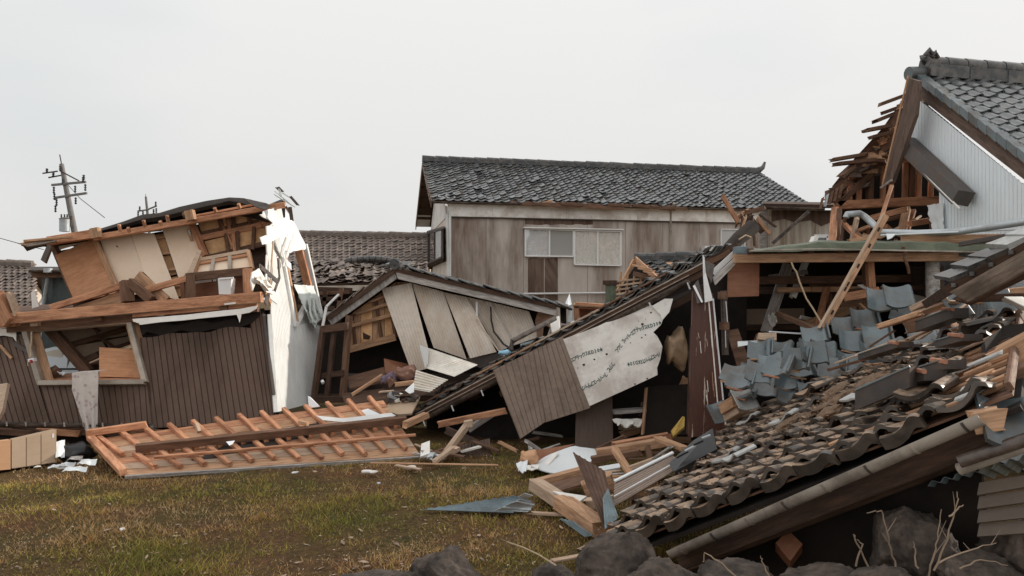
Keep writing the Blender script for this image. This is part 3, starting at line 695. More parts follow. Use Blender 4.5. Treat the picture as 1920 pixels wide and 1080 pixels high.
tube('downpipe', [fp(1264, 381, .5), fp(1262, 388, .3), fp(1257, 398, .08), fp(1258, 480, .08), fp(1258, 560, .08)], .045, pvc, t, 8)
tube('wall_pipe', [fp(978, 551, .1), fp(1060, 550, .1), fp(1142, 549, .1)], .035, metal_alu, t, 8)
a = thing_part(t, 'air_conditioner', [fp(1335, 468, .2)])
c = [fp(1322, 461, .35), fp(1349, 461, .35), fp(1349, 479, .35), fp(1322, 479, .35)]; slab('casing', c, .3, lamp_w, a)
q = sum(c, V()) / 4 - nb * .012; ring = [q + ux * (math.cos(k * .524) * .13 - .05) + UP * math.sin(k * .524) * .13 for k in range(12)]; slab('fan_grille', ring, .01, metal_alu, a)
gutter('gutter', e0 + V((0, -.05, -.03)), e1 + V((0, -.05, -.03)), .045, gut_dark, t)

# annex wall to the right of it, with gutter and fallen strut
an = PD(21.5)
t = thing('annex_house', 'stained cream annex wall with downpipe next to the black tiled house', 'house', V((an(1500, 0).x, 21.5, 0)))
ribbed('wall', [an(1446, 394), an(1575, 394), V((an(1575, 0).x, 21.5, 0)), V((an(1446, 0).x, 21.5, 0))], .09, .006, mat('annex_sheet', (.50, .435, .36), .7, .12, 8, (1, 1, .2), .05, (.20, .13, .085), .9, 2.2, dstretch=(2.4, 2.4, .16), lo=.42, hi=.66, rnd=0), t, prof='bead', nv=2)
for q, (x0, y0, x1, y1) in enumerate(((1447, 394, 1575, 412),)): slab('soaked_band', [an(x0, y0, .02), an(x1, y0, .02), an(1575, 422, .02), an(1560, 416, .02), an(1540, 424, .02), an(1520, 413, .02), an(1490, 417, .02), an(1470, 410, .02), an(x0, 416, .02)], .01, wall_stain, t)
gutter('gutter', an(1436, 388, .5), an(1545, 391, .5), .07, gut_dark, t); slab('eave', [an(1430, 388, .45), an(1580, 391, .45), an(1580, 386, -.2), an(1430, 384, -.2)], .1, w_dark, t, back=(0, 0, 1))
tube('downpipe', [an(1443, 390, .5), an(1443, 404, .12), an(1443, 475, .12)], .05, pvc, t, 8); slab('corner_board', [an(1425, 392, .05), an(1441, 392, .05), an(1440, 470, .05), an(1424, 470, .05)], .08, w_grey, t)
window(t, an, 1526, 443, 1552, 443, 1552, 475, 1526, 475, [gl_dark], .03, .1, lamp_w)
o = beam('fallen_gutter_piece', an(1449, 456, .7), an(1517, 396, .8), .09, .09, gut_dark); tag(o, 'dark gutter piece slanting across the stained cream annex wall', 'gutter piece')
# shattered eave corner between house and annex
t = thing('splintered_eave_corner', 'heap of splintered brown eave timbers at the annex corner', 'broken timber', P(1410, 470, 20.5))
for k in range(12):
    a = P(R.uniform(1388, 1425), R.uniform(392, 415), 20.6 + R.uniform(-.3, .3)); b = a + V((R.uniform(-.5, .5), R.uniform(-.3, .3), R.uniform(-.75, .1)))
    beam('splinter', a, b, .04, R.uniform(.06, .16), R.choice([w_mid, w_dark, w_tan]), t, rag=.07)
beam('splinter', P(1385, 418, 20.5), P(1355, 368, 20.3), .05, .14, w_orange, t, rag=.05); beam('splinter', P(1400, 398, 20.4), P(1435, 390, 20.4), .1, .12, w_mid, t, rag=.05)
o = tube('fallen_roof_roll', [P(1358, 476, 19), P(1384, 448, 19.3), P(1412, 425, 19.6)], .17, felt, None, 10, .2); tag(o, 'rolled black roofing felt leaning below the splintered eave corner', 'roof felt')
wire([P(1385, 449, 18.9), P(1398, 441, 19), P(1408, 445, 19.2)], 'pale cord tied round the rolled roofing felt', .02, rope_m)

# small broken porch roof in front of the house
t = thing('broken_porch_roof', 'small black tile porch roof with stripped lath gable', 'porch', V((P(1230, 560, 17).x, 17, 0)))
q = [P(1232, 523, 16.4), P(1345, 530, 16.4), P(1345, 484, 18), P(1190, 488, 18)]
slab('roof_deck', q, .05, w_tan, t, back=(0, 0, -1)); tile_roof(t, q, t_grey, jit=.012, rot=.04, seed=6)
ridge_cap(t, q[3], q[2], tile_blk, .1, base=.12)
beam('bargeboard', P(1192, 486, 17.9), P(1233, 524, 16.4), .04, .14, w_tan, t); beam('bargeboard', P(1190, 488, 17.9), P(1158, 548, 17.6), .05, .12, w_tan, t)
for k in range(5): beam('eave_strip', P(1186 + 10 * k, 497 + 6 * k, 17.2 - .2 * k), P(1222 + 3 * k, 505 + 4.5 * k, 16.8 - .1 * k), .03, .04, w_tan, t)
for k in range(7): beam('lath', P(1157 - k * .4, 528 + k * 8, 17.2), P(1226 - k * 4, 519 + k * 8, 17.0), .025, .045, w_pale, t, rag=.02)
for k in range(5): beam('lath_post', P(1164 + 13 * k, 510 + 2 * k, 17.25), P(1160 + 12 * k, 582, 17.2), .04, .05, w_tan, t)
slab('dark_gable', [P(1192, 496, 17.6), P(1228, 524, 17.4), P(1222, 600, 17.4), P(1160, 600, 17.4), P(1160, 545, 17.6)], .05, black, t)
beam('cross_beam', P(1188, 513, 17.1), P(1222, 521, 16.9), .1, .1, w_mid, t)
t = thing('concrete_stump', 'dark mossy square post stump standing beside the lath gable', 'post', V((P(1147, 600, 19).x, 19, 0)))
beam('shaft', P(1148, 620, 19), P(1148, 533, 19), .26, .26, sheet_gr, t); beam('cap', P(1148, 534, 19), P(1148, 526, 19), .36, .34, w_dark, t)
# debris at the foot of the house
t = thing('wooden_cabinet', 'open orange brown wooden cabinet lying behind the fallen eave', 'cabinet', P(1118, 600, 15))
for a, b, w in (((1078, 572), (1160, 578), .12), ((1080, 572), (1083, 612), .1), ((1083, 606), (1150, 600), .1)): beam('frame', P(*a, 14.8), P(*b, 14.8), .1, w, w_orange, t)
slab('back_panel', [P(1080, 575, 15.1), P(1158, 580, 15.1), P(1150, 612, 15.1), P(1084, 614, 15.1)], .04, brown_panel, t)
slab('top', [P(1074, 571, 14.7), P(1162, 576, 14.7), P(1168, 572, 15.3), P(1080, 566, 15.3)], .03, w_tan, t, back=(0, 0, -1))

# ================================================================ racked house on the left
HL = thing('racked_house', 'racked wooden house with dark brown corrugated lower wall and torn open upper room', 'house', V((P(300, 800, 11.4).x, 11.6, 0)))
FW = Pl(P(0, 800, 11.25), P(510, 790, 11.25), P(490, 590, 11.75))
def fw(pts, off=0): return [FW(x, y, off) for x, y in pts]
# corrugated lower wall, in the sheets that show
def wsheet(c, pitch=.09, **k): return ribbed('wall_sheet', fw(c), pitch, .016, side_brown, HL, prof='groove', **k)
wsheet([(263, 628), (470, 608), (500, 792), (284, 803)], jagt=.06, nv=7)
wsheet([(470, 606), (494, 583), (517, 772), (500, 792)], jagt=.03)
wsheet([(76, 723), (283, 722), (288, 803), (100, 806)])
wsheet([(-80, 648), (44, 626), (98, 806), (-40, 808)], .088)
slab('shade_backing', fw([(246, 600), (495, 578), (516, 700), (300, 720), (272, 690)], -.12), .03, black, HL)  # black backing paints the shadow behind the wall sheets
slab('shade_backing', fw([(-80, 625), (44, 612), (96, 800), (-40, 800)], -.12), .03, black, HL)
slab('shade_backing', fw([(80, 730), (516, 730), (516, 800), (110, 812)], -.12), .03, black, HL)
slab('torn_upper_sheet', [FW(x, y, .0) for x, y in ((262, 606), (300, 604), (330, 610), (372, 600), (401, 606), (440, 596), (447, 604), (449, 592), (488, 580), (489, 600), (455, 612), (430, 622), (400, 617), (370, 624), (340, 619), (305, 629), (275, 622), (266, 630))], .02, black, HL)  # black colour holds the shade on this brown sheet
# white torn lining strip above the sheets
t_ = [FW(x, y, .32) for x, y in ((248, 598), (300, 594), (350, 590), (400, 584), (450, 579), (482, 573), (480, 579), (468, 586), (452, 589), (449, 604), (444, 590), (405, 594), (375, 597), (340, 601), (300, 604), (262, 609), (260, 606), (250, 603))]
slab('torn_lining', t_, .012, plaster, HL)
t_ = [FW(x, y, .05) for x, y in ((-40, 620), (0, 617), (25, 616), (30, 622), (30, 640), (24, 632), (8, 629), (-40, 632))]
slab('torn_lining', t_, .012, plaster, HL)
beam('wall_batten', FW(0, 648, .05), FW(22, 672, .05), .03, .04, w_tan, HL)
slab('slipped_cladding', fw([(28, 640), (62, 662), (60, 668), (25, 648)], .06), .01, metal_d, HL)
# window opening with bent frame
W4 = [FW(*q, .05) for q in ((47, 619), (243, 603), (273, 717), (76, 719))]
wn = thing_part(HL, 'window_opening', W4)
trim = mat('window_trim', (.40, .345, .285), .6, .15, 8, GR, .1, (.22, .17, .13), .5, 4)
for k in range(4): beam('frame', W4[k], W4[(k + 1) % 4], .075, .1 if k != 2 else .13, trim, wn, up=FW.n, rag=.01)
for k in (1, 3): beam('jamb_lining', W4[k] + V((.03 if k == 3 else -.03, .12, 0)), W4[(k + 1) % 4] + V((.03 if k == 3 else -.03, .12, 0)), .02, .2, w_tan, wn, up=(1, 0, 0))
slab('sill_board', [FW(80, 716, .0), FW(270, 714, .0), FW(268, 700, -.45), FW(84, 702, -.45)], .03, w_orange, wn, back=(0, 0, -1))
beam('header', FW(30, 612, .03), FW(250, 596, .03), .06, .07, w_dark, HL)
# room behind the window
slab('room_partition', [P(250, 596, 12.3), P(520, 580, 12.3), P(520, 800, 12.3), P(280, 800, 12.3)], .08, black, HL)  # coloured black to give the room its darkness
slab('room_ground_board', [P(80, 722, 12.0), P(280, 720, 12.0), P(300, 700, 13.5), P(90, 700, 13.5)], .04, w_mid, HL, back=(0, 0, -1))
# collapsed ceiling seen inside
ce = thing_part(HL, 'collapsed_ceiling', [P(180, 650, 12.6)])
cp = Pl(P(100, 620, 12.3), P(165, 695, 12.2), P(250, 640, 12.9))
wallb = mat('ceiling_board', (.46, .34, .245), .85, .1, 14, bump=.15, rnd=.06)
slab('ceiling_board', [cp(*q) for q in ((102, 612), (170, 606), (188, 636), (132, 645))], .02, wallb, ce)
slab('ceiling_board', [cp(*q) for q in ((172, 606), (250, 598), (250, 626), (190, 635))], .02, wallb, ce)
slab('ceiling_board', [cp(*q) for q in ((134, 650), (192, 640), (206, 664), (162, 684), (150, 672))], .02, wallb, ce)
slab('ceiling_board', [cp(*q) for q in ((196, 639), (256, 628), (260, 650), (212, 660))], .02, wallb, ce)
slab('ceiling_backing', [cp(*q, -.06) for q in ((90, 604), (256, 594), (272, 715), (180, 710))], .02, w_dark, ce)
beam('ceiling_batten', cp(128, 648, .03), cp(252, 612, .03), .09, .05, w_mid, ce, up=cp.n); beam('ceiling_batten', cp(165, 606, .03), cp(186, 622, .03), .05, .04, w_mid, ce, up=cp.n)
beam('ceiling_batten', cp(190, 634, .03), cp(214, 652, .03), .05, .04, w_mid, ce, up=cp.n); beam('ceiling_batten', cp(205, 655, .03), cp(252, 640, .03), .05, .04, w_mid, ce, up=cp.n)
beam('fallen_joist', P(90, 612, 12.0), P(166, 698, 12.0), .13, .16, w_mid, ce)
beam('fallen_joist', P(158, 676, 12.1), P(186, 664, 12.1), .1, .1, w_dark, ce)
o = slab('plywood_sheet', [P(186, 651, 11.75), P(254, 655, 11.8), P(268, 708, 11.65), P(186, 706, 11.62)], .014, ply); tag(o, 'orange plywood sheet standing inside the racked window opening', 'plywood')
o = slab('cardboard_box', [P(80, 697, 11.75), P(104, 684, 11.75), P(108, 690, 11.6), P(82, 706, 11.6)], .14, w_mid); tag(o, 'crushed brown cardboard box on the racked window sill', 'box')
o = cloth('plastic_wrapper', [P(105, 694, 11.65), P(112, 693, 11.7), P(124, 702, 11.6), P(112, 702, 11.55)], .006, white, None, 6, 6, .02); tag(o, 'small white plastic wrapper on the racked window sill', 'wrapper')
# cord and loose fitting hanging at the jamb
o = tube('frayed_string', [P(59, 622, 11.5), P(59, 640, 11.45), P(57, 655, 11.45), P(58, 670, 11.4)], .012, rope_m, None, 6); tag(o, 'frayed cord hanging inside the racked window frame', 'cord')
t = thing('cord_fitting', 'small white and red fitting dangling at the window jamb', 'fitting', P(60, 676, 11.4))
beam('body', P(55, 676, 11.35), P(66, 674, 11.35), .07, .05, lamp_w, t); beam('red_band', P(57, 678, 11.3), P(60, 677.5, 11.3), .04, .05, mat('red_plastic', (.35, .04, .04), .5, rnd=0), t); tube('loop', [P(54, 676, 11.33), P(52, 682, 11.33), P(53, 686, 11.33)], .01, rope_m, t, 6)
# flowered curtain draped over the sill
c = [P(133, 700, 11.02), P(184, 696, 11.02), P(182, 806, 10.9), P(160, 808, 10.9)]
grid = []
for j in range(18):
    v = j / 17; row = []
    for i in range(15):
        u = i / 14; x0 = 133 + (2 if v < .25 else 0) + (27 * max(0, v - .25) / .75); x1 = 184.5 - 2 * v
        x = x0 + (x1 - x0) * u; y = 699 - 3 * u + 108 * v + (2.5 * math.sin(u * 9) if v > .95 else 0)
        row.append(P(x, y, 11.0 - .08 * v + .022 * math.sin(u * 13 + 2 * v) * (.4 + v) + .012 * noise.noise(V((u * 5, v * 7, 2)))))
    grid.append(row)
grid.insert(0, [p + V((0, .25, .0)) for p in grid[0]])
o = shell('curtain', grid, .004, fl_cur); tag(o, 'faded pink floral curtain hanging out over the brown wall', 'curtain')

# ---- car standing behind, seen through the window
def car():
    t = thing('parked_car', 'pale blue white car seen through the racked window opening', 'car', V((P(140, 690, 14.4).x, 14.4, 0)))
    ox, oy = P(140, 700, 14.4).x, 14.4
    prof = [(-1.75, .35), (-1.8, .62), (-1.7, .78), (-.95, .88), (-.72, 1.02), (-.42, 1.21), (-.05, 1.30), (.55, 1.31), (1.05, 1.24), (1.5, .95), (1.75, .86), (1.78, .4)]
    def body(pr, y0, y1, name, m, tuck=.0):
        vs = [(ox + x, oy + y0 + (tuck if z > .9 else 0), z) for x, z in pr] + [(ox + x, oy + y1 - (tuck if z > .9 else 0), z) for x, z in pr]
        k = len(pr); fs = [tuple(range(k)), tuple(range(2 * k - 1, k - 1, -1))] + [(i, (i + 1) % k, k + (i + 1) % k, k + i) for i in range(k)]
        return mesh(name, vs, fs, m, t, smooth=35)
    body(prof, -.7, .7, 'body', carp, .13)
    y = oy - .7 + .125
    for pts in (((-.66, .93), (-.36, 1.16), (-.03, 1.245), (.12, 1.25), (.1, .93)), ((.3, .93), (.32, 1.25), (.6, 1.25), (1.0, 1.18), (1.28, .93))):
        w = slab('side_window', [V((ox + x, y - (.012 if z > 1 else .002), z)) for x, z in pts], .01, gl_sun, t); 
    beam('door_pillar', V((ox + .2, oy - .6, .9)), V((ox + .22, oy - .58, 1.26)), .1, .02, lamp_w, t)
    beam('belt_trim', V((ox - .8, oy - .72, .9)), V((ox + 1.4, oy - .72, .9)), .02, .03, rubber, t)
    for x in (-1.15, 1.15):
        for s in (-1, 1):
            w = tube('wheel', [V((ox + x, oy + s * .72, .3)), V((ox + x, oy + s * .55, .3))], .3, rubber, t, 18)
            tube('rim', [V((ox + x, oy + s * .735, .3)), V((ox + x, oy + s * .70, .3))], .18, metal_l, w, 14)
    beam('door_mirror', V((ox - .62, oy - .78, .95)), V((ox - .52, oy - .78, .95)), .12, .1, carp, t)
car()

# ---- upper room
fb = beam('floor_beam', P(12, 598, 11.45), P(491, 557, 11.55), .16, .165, w_orange, HL)
beam('floor_beam', P(18, 616, 11.65), P(485, 577, 11.75), .16, .13, w_mid, HL)
beam('floor_beam', P(250, 592, 11.5), P(482, 572, 11.6), .06, .055, w_orange, HL)
beam('floor_beam', P(-40, 612, 11.5), P(30, 606, 11.5), .12, .1, w_orange, HL, rag=.03)
slab('floor_deck', [P(20, 588, 11.6), P(490, 548, 11.7), P(505, 545, 14.6), P(20, 575, 14.6)], .1, w_mid, HL, back=(0, 0, -1))
for k in range(4): beam('floor_block', P(60 + 118 * k, 606 - 9.6 * k, 11.55), P(74 + 118 * k, 605 - 9.6 * k, 11.55), .1, .1, w_mid if k % 2 else w_pale, HL)
slab('loose_lining_scrap', [P(322, 575, 11.45), P(346, 572, 11.45), P(344, 577, 11.45), P(324, 579, 11.45)], .02, plaster, HL); slab('loose_lining_scrap', [P(420, 569, 11.45), P(442, 566, 11.45), P(442, 569.5, 11.45), P(421, 572, 11.45)], .02, plaster, HL)
# broken post at the left end
beam('broken_post', P(-8, 552, 11.4), P(20, 605, 11.4), .2, .17, w_orange, HL, rag=.04); slab('broken_post_face', [P(14, 548, 11.35), P(24, 546, 11.6), P(44, 592, 11.6), P(30, 592, 11.35)], .03, w_pale, HL)
slab('torn_wallboard', [P(58, 548, 11.9), P(64, 545, 11.9), P(72, 575, 11.9), P(60, 578, 11.9)], .02, plaster, HL)
# rear wall and linings
UW = Pl(P(104, 478, 12.6), P(530, 400, 13.2), P(200, 560, 12.5))
def uw(pts, off=0): return [UW(x, y, off) for x, y in pts]
slab('rear_wall_core', uw([(112, 470), (520, 392), (505, 545), (140, 585)], -.14), .05, w_dark, HL)
slab('plywood_lining', uw([(103, 479), (178, 445), (182, 450), (222, 548), (150, 566), (140, 566)], .10), .015, ply, HL)
slab('plywood_strip', uw([(107, 462), (172, 452), (172, 450), (105, 470)], .0), .012, board, HL)
slab('beige_lining', uw([(185, 443), (243, 434), (283, 548), (225, 556)], .06), .012, board, HL)
slab('beige_lining', uw([(244, 434.5), (289, 438), (336, 562), (284, 552)], .065), .012, board, HL)
slab('beige_lining', uw([(302, 423), (360, 412), (392, 505), (352, 545), (341, 540)], .06), .012, board, HL)
o = slab('scuff', uw([(217, 459), (221, 462), (222, 463), (219, 464)], .064), .002, w_dark, HL)
sw = thing_part(HL, 'wall_switch', [UW(355, 433, .07)])
slab('switch_plate', uw([(351, 430), (356, 429), (359, 440), (354, 441)], .09), .012, lamp_w, sw)
for a, b in (((351, 430), (356, 429)), ((356, 429), (359, 440)), ((359, 440), (354, 441)), ((354, 441), (351, 430))): beam('switch_frame', UW(*a, .095), UW(*b, .095), .012, .012, w_tan, sw)
slab('thermostat', uw([(354, 443), (360, 442), (362, 451), (357, 452)], .09), .02, w_tan, sw)
for x, y in ((300, 450), (310, 460)): pass
for q in range(4): beam('wall_nogging', UW(290 + q * 11, 446 + q * 30, .0), UW(316 + q * 11, 443 + q * 30, .0), .04, .05, w_tan, HL)
for q in range(3): slab('lining_board', uw([(288 + q * 14, 441 + q * 40), (306 + q * 13, 438 + q * 40), (318 + q * 13, 474 + q * 40), (301 + q * 14, 478 + q * 40)], -.06), .01, insul, HL)
# stud bay with backing boards
bayx = [(366, 384), (412, 430), (432, 0)]
rows = [((366, 410), (516, 379), (512, 412), (378, 441)), ((381, 452), (512, 420), (505, 462), (392, 480))]
for r_, c4 in enumerate(rows):
    c4 = [UW(*q, .03) for q in c4]; us = [0, .30, .40, .47, .68, .86, 1.0] if r_ == 0 else [0, .34, .44, .50, .74, 1.0]
    for k in range(len(us) - 1):
        a, b = us[k] + .012, us[k + 1] - .012
        q4 = [bil(c4, a, .04), bil(c4, b, .04), bil(c4, b, .96), bil(c4, a, .96)]
        g = [[bil(q4, i / 6, j / 4) - UW.n * (0 if UW.n.y < 0 else 0) + V((0, -.035 * math.sin(math.pi * i / 6) * math.sin(math.pi * j / 4), 0)) for i in range(7)] for j in range(5)]
        shell('backing_board', g, .01, insul, HL)
    for k in range(1, len(us) - 1): beam('stud', bil(c4, us[k], -.05) + V((0, -.05, 0)), bil(c4, us[k], 1.05) + V((0, -.05, 0)), .055, .06, w_orange if k in (2, 5) else w_mid, HL)
beam('wall_rail', UW(378, 446, .06), UW(512, 417, .06), .06, .10, w_orange, HL); beam('wall_rail', UW(372, 441, .02), UW(506, 412, .02), .05, .10, w_mid, HL)
beam('stud', UW(404, 399, .07), UW(442, 471, .07), .05, .05, w_orange, HL); beam('stud', UW(480, 383, .07), UW(493, 427, .07), .05, .05, w_orange, HL)
beam('wall_rail', UW(390, 483, .05), UW(500, 456, .05), .07, .09, w_mid, HL)
beam('corner_post', UW(357, 410, .1), UW(385, 480, .1), .09, .09, w_orange, HL); beam('corner_post', UW(170, 430, .12), UW(222, 546, .12), .05, .09, w_tan, HL)
beam('corner_post', UW(98, 452, .0), UW(146, 566, .0), .1, .1, w_mid, HL)
# top plate, post heads and rafters
beam('top_plate', P(92, 452, 12.3), P(180, 438, 12.35), .13, .14, w_orange, HL); beam('top_plate', P(178, 446, 12.4), P(365, 414, 12.55), .12, .09, w_orange, HL)
beam('top_plate', P(362, 414, 12.4), P(534, 384, 12.7), .12, .09, w_orange, HL); beam('top_plate', P(360, 406, 12.45), P(476, 384, 12.65), .05, .035, w_orange, HL)
beam('post_head', P(178, 428, 12.25), P(182, 446, 12.25), .12, .14, w_tan, HL); beam('post_head', P(355, 395, 12.3), P(359, 413, 12.3), .12, .14, w_tan, HL); tube('peg', [P(344, 404, 12.3), P(352, 402, 12.3)], .05, w_mid, HL, 8)
for x, y, l in ((223, 421, 13), (269, 413, 12), (313, 404, 13), (240, 427, 8), (300, 415, 7), (402, 390, 7), (447, 382, 8)): beam('rafter_end', P(x, y, 12.2), P(x + 3, y + l, 12.25), .045, .05, w_orange, HL)
tops = [(40, 456), (62, 449), (100, 444), (140, 437), (190, 428), (235, 414), (268, 402), (300, 399), (340, 387), (390, 376), (430, 370), (452, 371), (470, 374), (500, 383), (512, 383), (534, 373)]
drop_ = [3, 5, 7, 8, 10, 16, 22, 20, 24, 22, 18, 22, 30, 16, 12, 8]
g = [[P(x, y + d_ * .75, 12.5 + .25 * (k / 15)) for k, ((x, y), d_) in enumerate(zip(tops, drop_))], [P(x, y + d_ * .4 + R.uniform(-1, 1), 12.44 + .25 * (k / 15)) for k, ((x, y), d_) in enumerate(zip(tops, drop_))],
     [P(x, y, 12.52 + .25 * (k / 15)) for k, (x, y) in enumerate(tops)], [P(x - 8 * (x - 40) / 500, y + 1, 13.7) for x, y in tops], [P(x + 10 - 50 * (x - 40) / 500, y + 14, 15.0) for x, y in tops]]
shell('roof_felt', g, .015, felt, HL)
slab('felt_lining', [P(x, y + 3, 13.0) for x, y in tops] + [P(x, y + min(34, 5 + (x - 40) * .2), 13.0) for x, y in tops[::-1]], .03, felt, HL)
slab('curled_felt', [P(455, 371, 12.4), P(500, 381, 12.4), P(508, 386, 12.4), P(496, 393, 12.3), P(478, 387, 12.3)], .012, metal_d, HL)
slab('roof_boarding', [P(70, 460, 12.3), P(530, 383, 12.7), P(515, 396, 15), P(90, 464, 15)], .03, w_dark, HL, back=(0, 0, 1))
for k in range(3): beam('eave_board', P(40 + 6 * k, 458 + 2 * k, 12.15), P(98 + 4 * k, 446 + 3 * k, 12.2), .12, .025, [w_tan, w_pale, w_grey][k], HL, rag=.04)
beam('eave_batten', P(46, 452, 12.1), P(135, 444, 12.1), .06, .04, w_tan, HL)
o = slab('hanging_gutter_end', [P(89, 457, 12.0), P(96, 462, 12.0), P(84, 493, 11.95), P(76, 487, 11.95)], .07, metal_d); tag(o, 'short dark gutter end dangling from the felt roof corner', 'gutter piece')
# frame partition and things in the room
fr = thing_part(HL, 'glazed_screen', [P(420, 500, 12.1)])
sq = [P(374, 488, 12.15), P(466, 471, 12.2), P(474, 506, 12.0), P(362, 519, 12.0)]
for k in range(4): beam('frame', sq[k], sq[(k + 1) % 4], .06, .07, w_tan if k else w_pale, fr, up=(0, -1, .3))
for u in (.30, .62): beam('mullion', bil(sq, u, 0), bil(sq, u, 1), .06, .05, trim, fr, up=(0, -1, .3))
for k, (a, b) in enumerate(((.03, .28), (.33, .60), (.65, .97))): slab('panel', [bil(sq, a, .25) + V((0, .03, 0)), bil(sq, b, .25) + V((0, .03, 0)), bil(sq, b, .96) + V((0, .03, 0)), bil(sq, a, .96) + V((0, .03, 0))], .01, board, fr)
beam('top_rail', bil(sq, -.02, .2), bil(sq, 1.02, .2), .05, .04, w_orange, fr, up=(0, -1, .3))
slab('side_board', [P(371, 467, 12.15), P(378, 470, 12.15), P(360, 516, 11.9), P(350, 514, 11.9)], .05, w_pale, fr)
beam('room_rail', P(350, 520, 11.85), P(472, 508, 11.9), .1, .13, w_mid, HL); beam('room_post', P(355, 516, 11.8), P(357, 562, 11.75), .14, .14, w_mid, HL); beam('room_post', P(464, 504, 11.8), P(466, 552, 11.75), .13, .13, w_orange, HL)
slab('room_backboard', [P(336, 528, 12.1), P(460, 518, 12.1), P(462, 556, 12.1), P(340, 566, 12.1)], .03, brown_panel, HL)
slab('light_strip', [P(364, 527, 12.0), P(396, 523, 12.0), P(396, 528, 12.0), P(364, 532, 12.0)], .02, plaster, HL); slab('light_strip', [P(398, 523, 11.98), P(405, 522.5, 11.98), P(406, 527, 11.98), P(400, 528, 11.98)], .02, lamp_w, HL)
beam('loose_joist', P(96, 577, 11.75), P(232, 535, 11.75), .08, .1, w_orange, HL); beam('loose_joist', P(272, 545, 11.7), P(352, 522, 11.75), .09, .1, w_orange, HL, rag=.02)
slab('triangular_gusset', [P(140, 575, 11.85), P(228, 546, 11.85), P(232, 570, 11.85), P(150, 584, 11.85)], .03, w_tan, HL)
beam('stub_post', P(236, 527, 11.65), P(240, 566, 11.6), .16, .15, w_mid, HL); beam('loose_joist', P(243, 528, 11.65), P(284, 562, 11.6), .12, .13, w_mid, HL); beam('loose_joist', P(258, 516, 11.8), P(312, 564, 11.75), .05, .16, w_tan, HL); beam('loose_joist', P(264, 514, 11.9), P(306, 556, 11.85), .05, .1, w_mid, HL)
beam('loose_joist', P(200, 552, 11.9), P(216, 575, 11.9), .05, .07, w_mid, HL); beam('loose_joist', P(300, 560, 11.7), P(330, 590, 11.65), .06, .08, w_orange, HL)
t = thing('waste_bin', 'white tapered plastic bin on the torn open upper floor', 'bin', P(426, 552, 11.62))
vs, fs = [], []
for k, (y, s_, d_) in enumerate(((522, 1.0, 0), (552, .86, 0), (550, .80, .02), (524, .93, .02))):
    for a, b in ((-1, -1), (1, -1), (1, 1), (-1, 1)): vs.append(P(425, y, 11.62) + V((a * .105 * s_, b * .09 * s_, 0)))
for k in range(3):
    for q in range(4): fs.append((k * 4 + q, k * 4 + (q + 1) % 4, k * 4 + 4 + (q + 1) % 4, k * 4 + 4 + q))
fs.append((8, 9, 10, 11)) if False else None
vs_ = vs; fs_ = fs + [(4, 5, 6, 7)]
mesh('body', vs_, fs_, lamp_w, t)
beam('rim', P(411, 523, 11.52), P(438, 521, 11.52), .02, .03, lamp_w, t)

# ---- right hand wall (sunlit), with window and torn head
RW = Pl(P(505, 580, 11.8), P(514, 775, 11.3), P(604, 600, 14.4))
def rw(pts, off=0): return [RW(x, y, off) for x, y in pts]
def rsheet(c, **k): return ribbed('side_wall_sheet', rw(c), .06, .016, side_white, HL, prof='groove', **k)
rsheet([(505, 505), (527, 480), (551, 612), (508, 640)], jagt=.02, nv=4); rsheet([(508, 640), (552, 611), (553, 764), (513, 774)]); rsheet([(552, 611), (604, 600), (580, 757), (553, 764)])
slab('side_wall_upstand', rw([(552, 611), (578, 562), (588, 566), (604, 600)], -.002), .03, side_white, HL)
beam('corner_trim', RW(505, 590, .03), RW(517, 773, .03), .07, .05, side_white, HL); beam('corner_pipe', FW(494, 590, .06), FW(513, 740, .06), .05, .05, metal_d, HL)
wn2 = thing_part(HL, 'side_window', rw([(555, 540)]))
for a, b, m, w in (((528, 478), (552, 612), side_white, .09), ((533, 482), (555, 604), w_tan, .09), ((561, 470), (580, 545), w_orange, .14), ((572, 458), (604, 600), side_white, .08), ((552, 612), (580, 560), side_white, .09)): beam('frame', RW(*a, .02), RW(*b, .02), .08, w, m, wn2, up=RW.n)
slab('side_wall_strip', rw([(574, 470), (580, 470), (606, 602), (598, 598)], -.02), .05, side_white, HL)
# torn wall head: ragged plaster, lath and wrap
for k, (pts, m, off) in enumerate((
    ([(487, 402), (505, 392), (520, 388), (535, 392), (548, 408), (560, 432), (573, 458), (574, 466), (560, 470), (545, 474), (534, 470), (527, 482), (516, 470), (508, 474), (503, 455), (510, 440), (503, 430), (512, 418), (505, 412)], side_white, .06),
    ([(500, 424), (516, 420), (521, 440), (529, 462), (527, 500), (520, 520), (514, 545), (503, 540), (505, 500), (501, 470)], plaster, .10),
    ([(516, 452), (525, 446), (534, 470), (531, 485), (522, 470)], metal_alu, .16),
    ([(500, 505), (512, 512), (525, 530), (520, 570), (507, 560), (503, 540)], side_white, .03),
    ([(474, 510), (486, 503), (496, 520), (506, 532), (512, 552), (500, 548), (490, 534), (480, 530), (474, 545), (471, 528)], plaster, .22))):
    slab('torn_wall_piece', ragged([RW(x, y, off) for x, y in pts], .018, .12, k + 2), .02, m, HL)
for a, b, m, w in (((521, 484), (524, 520), gut_dark, .05), ((524, 520), (515, 545), gut_dark, .05), ((488, 500), (520, 528), metal_d, .09), ((505, 540), (498, 572), metal_d, .1), ((498, 545), (508, 570), w_tan, .08), ((540, 440), (530, 478), plaster, .03), ((552, 440), (538, 482), side_white, .04), ((545, 452), (531, 500), plaster, .03), ((500, 480), (498, 540), plaster, .05), ((512, 452), (506, 545), w_pale, .03), ((536, 492), (545, 500), lamp_w, .12), ((508, 452), (496, 456), lamp_w, .05), ((490, 452), (500, 448), white, .12)):
    beam('torn_strip', RW(*a, .2), RW(*b, .2), w, .02, m, HL, up=RW.n, rag=.02)
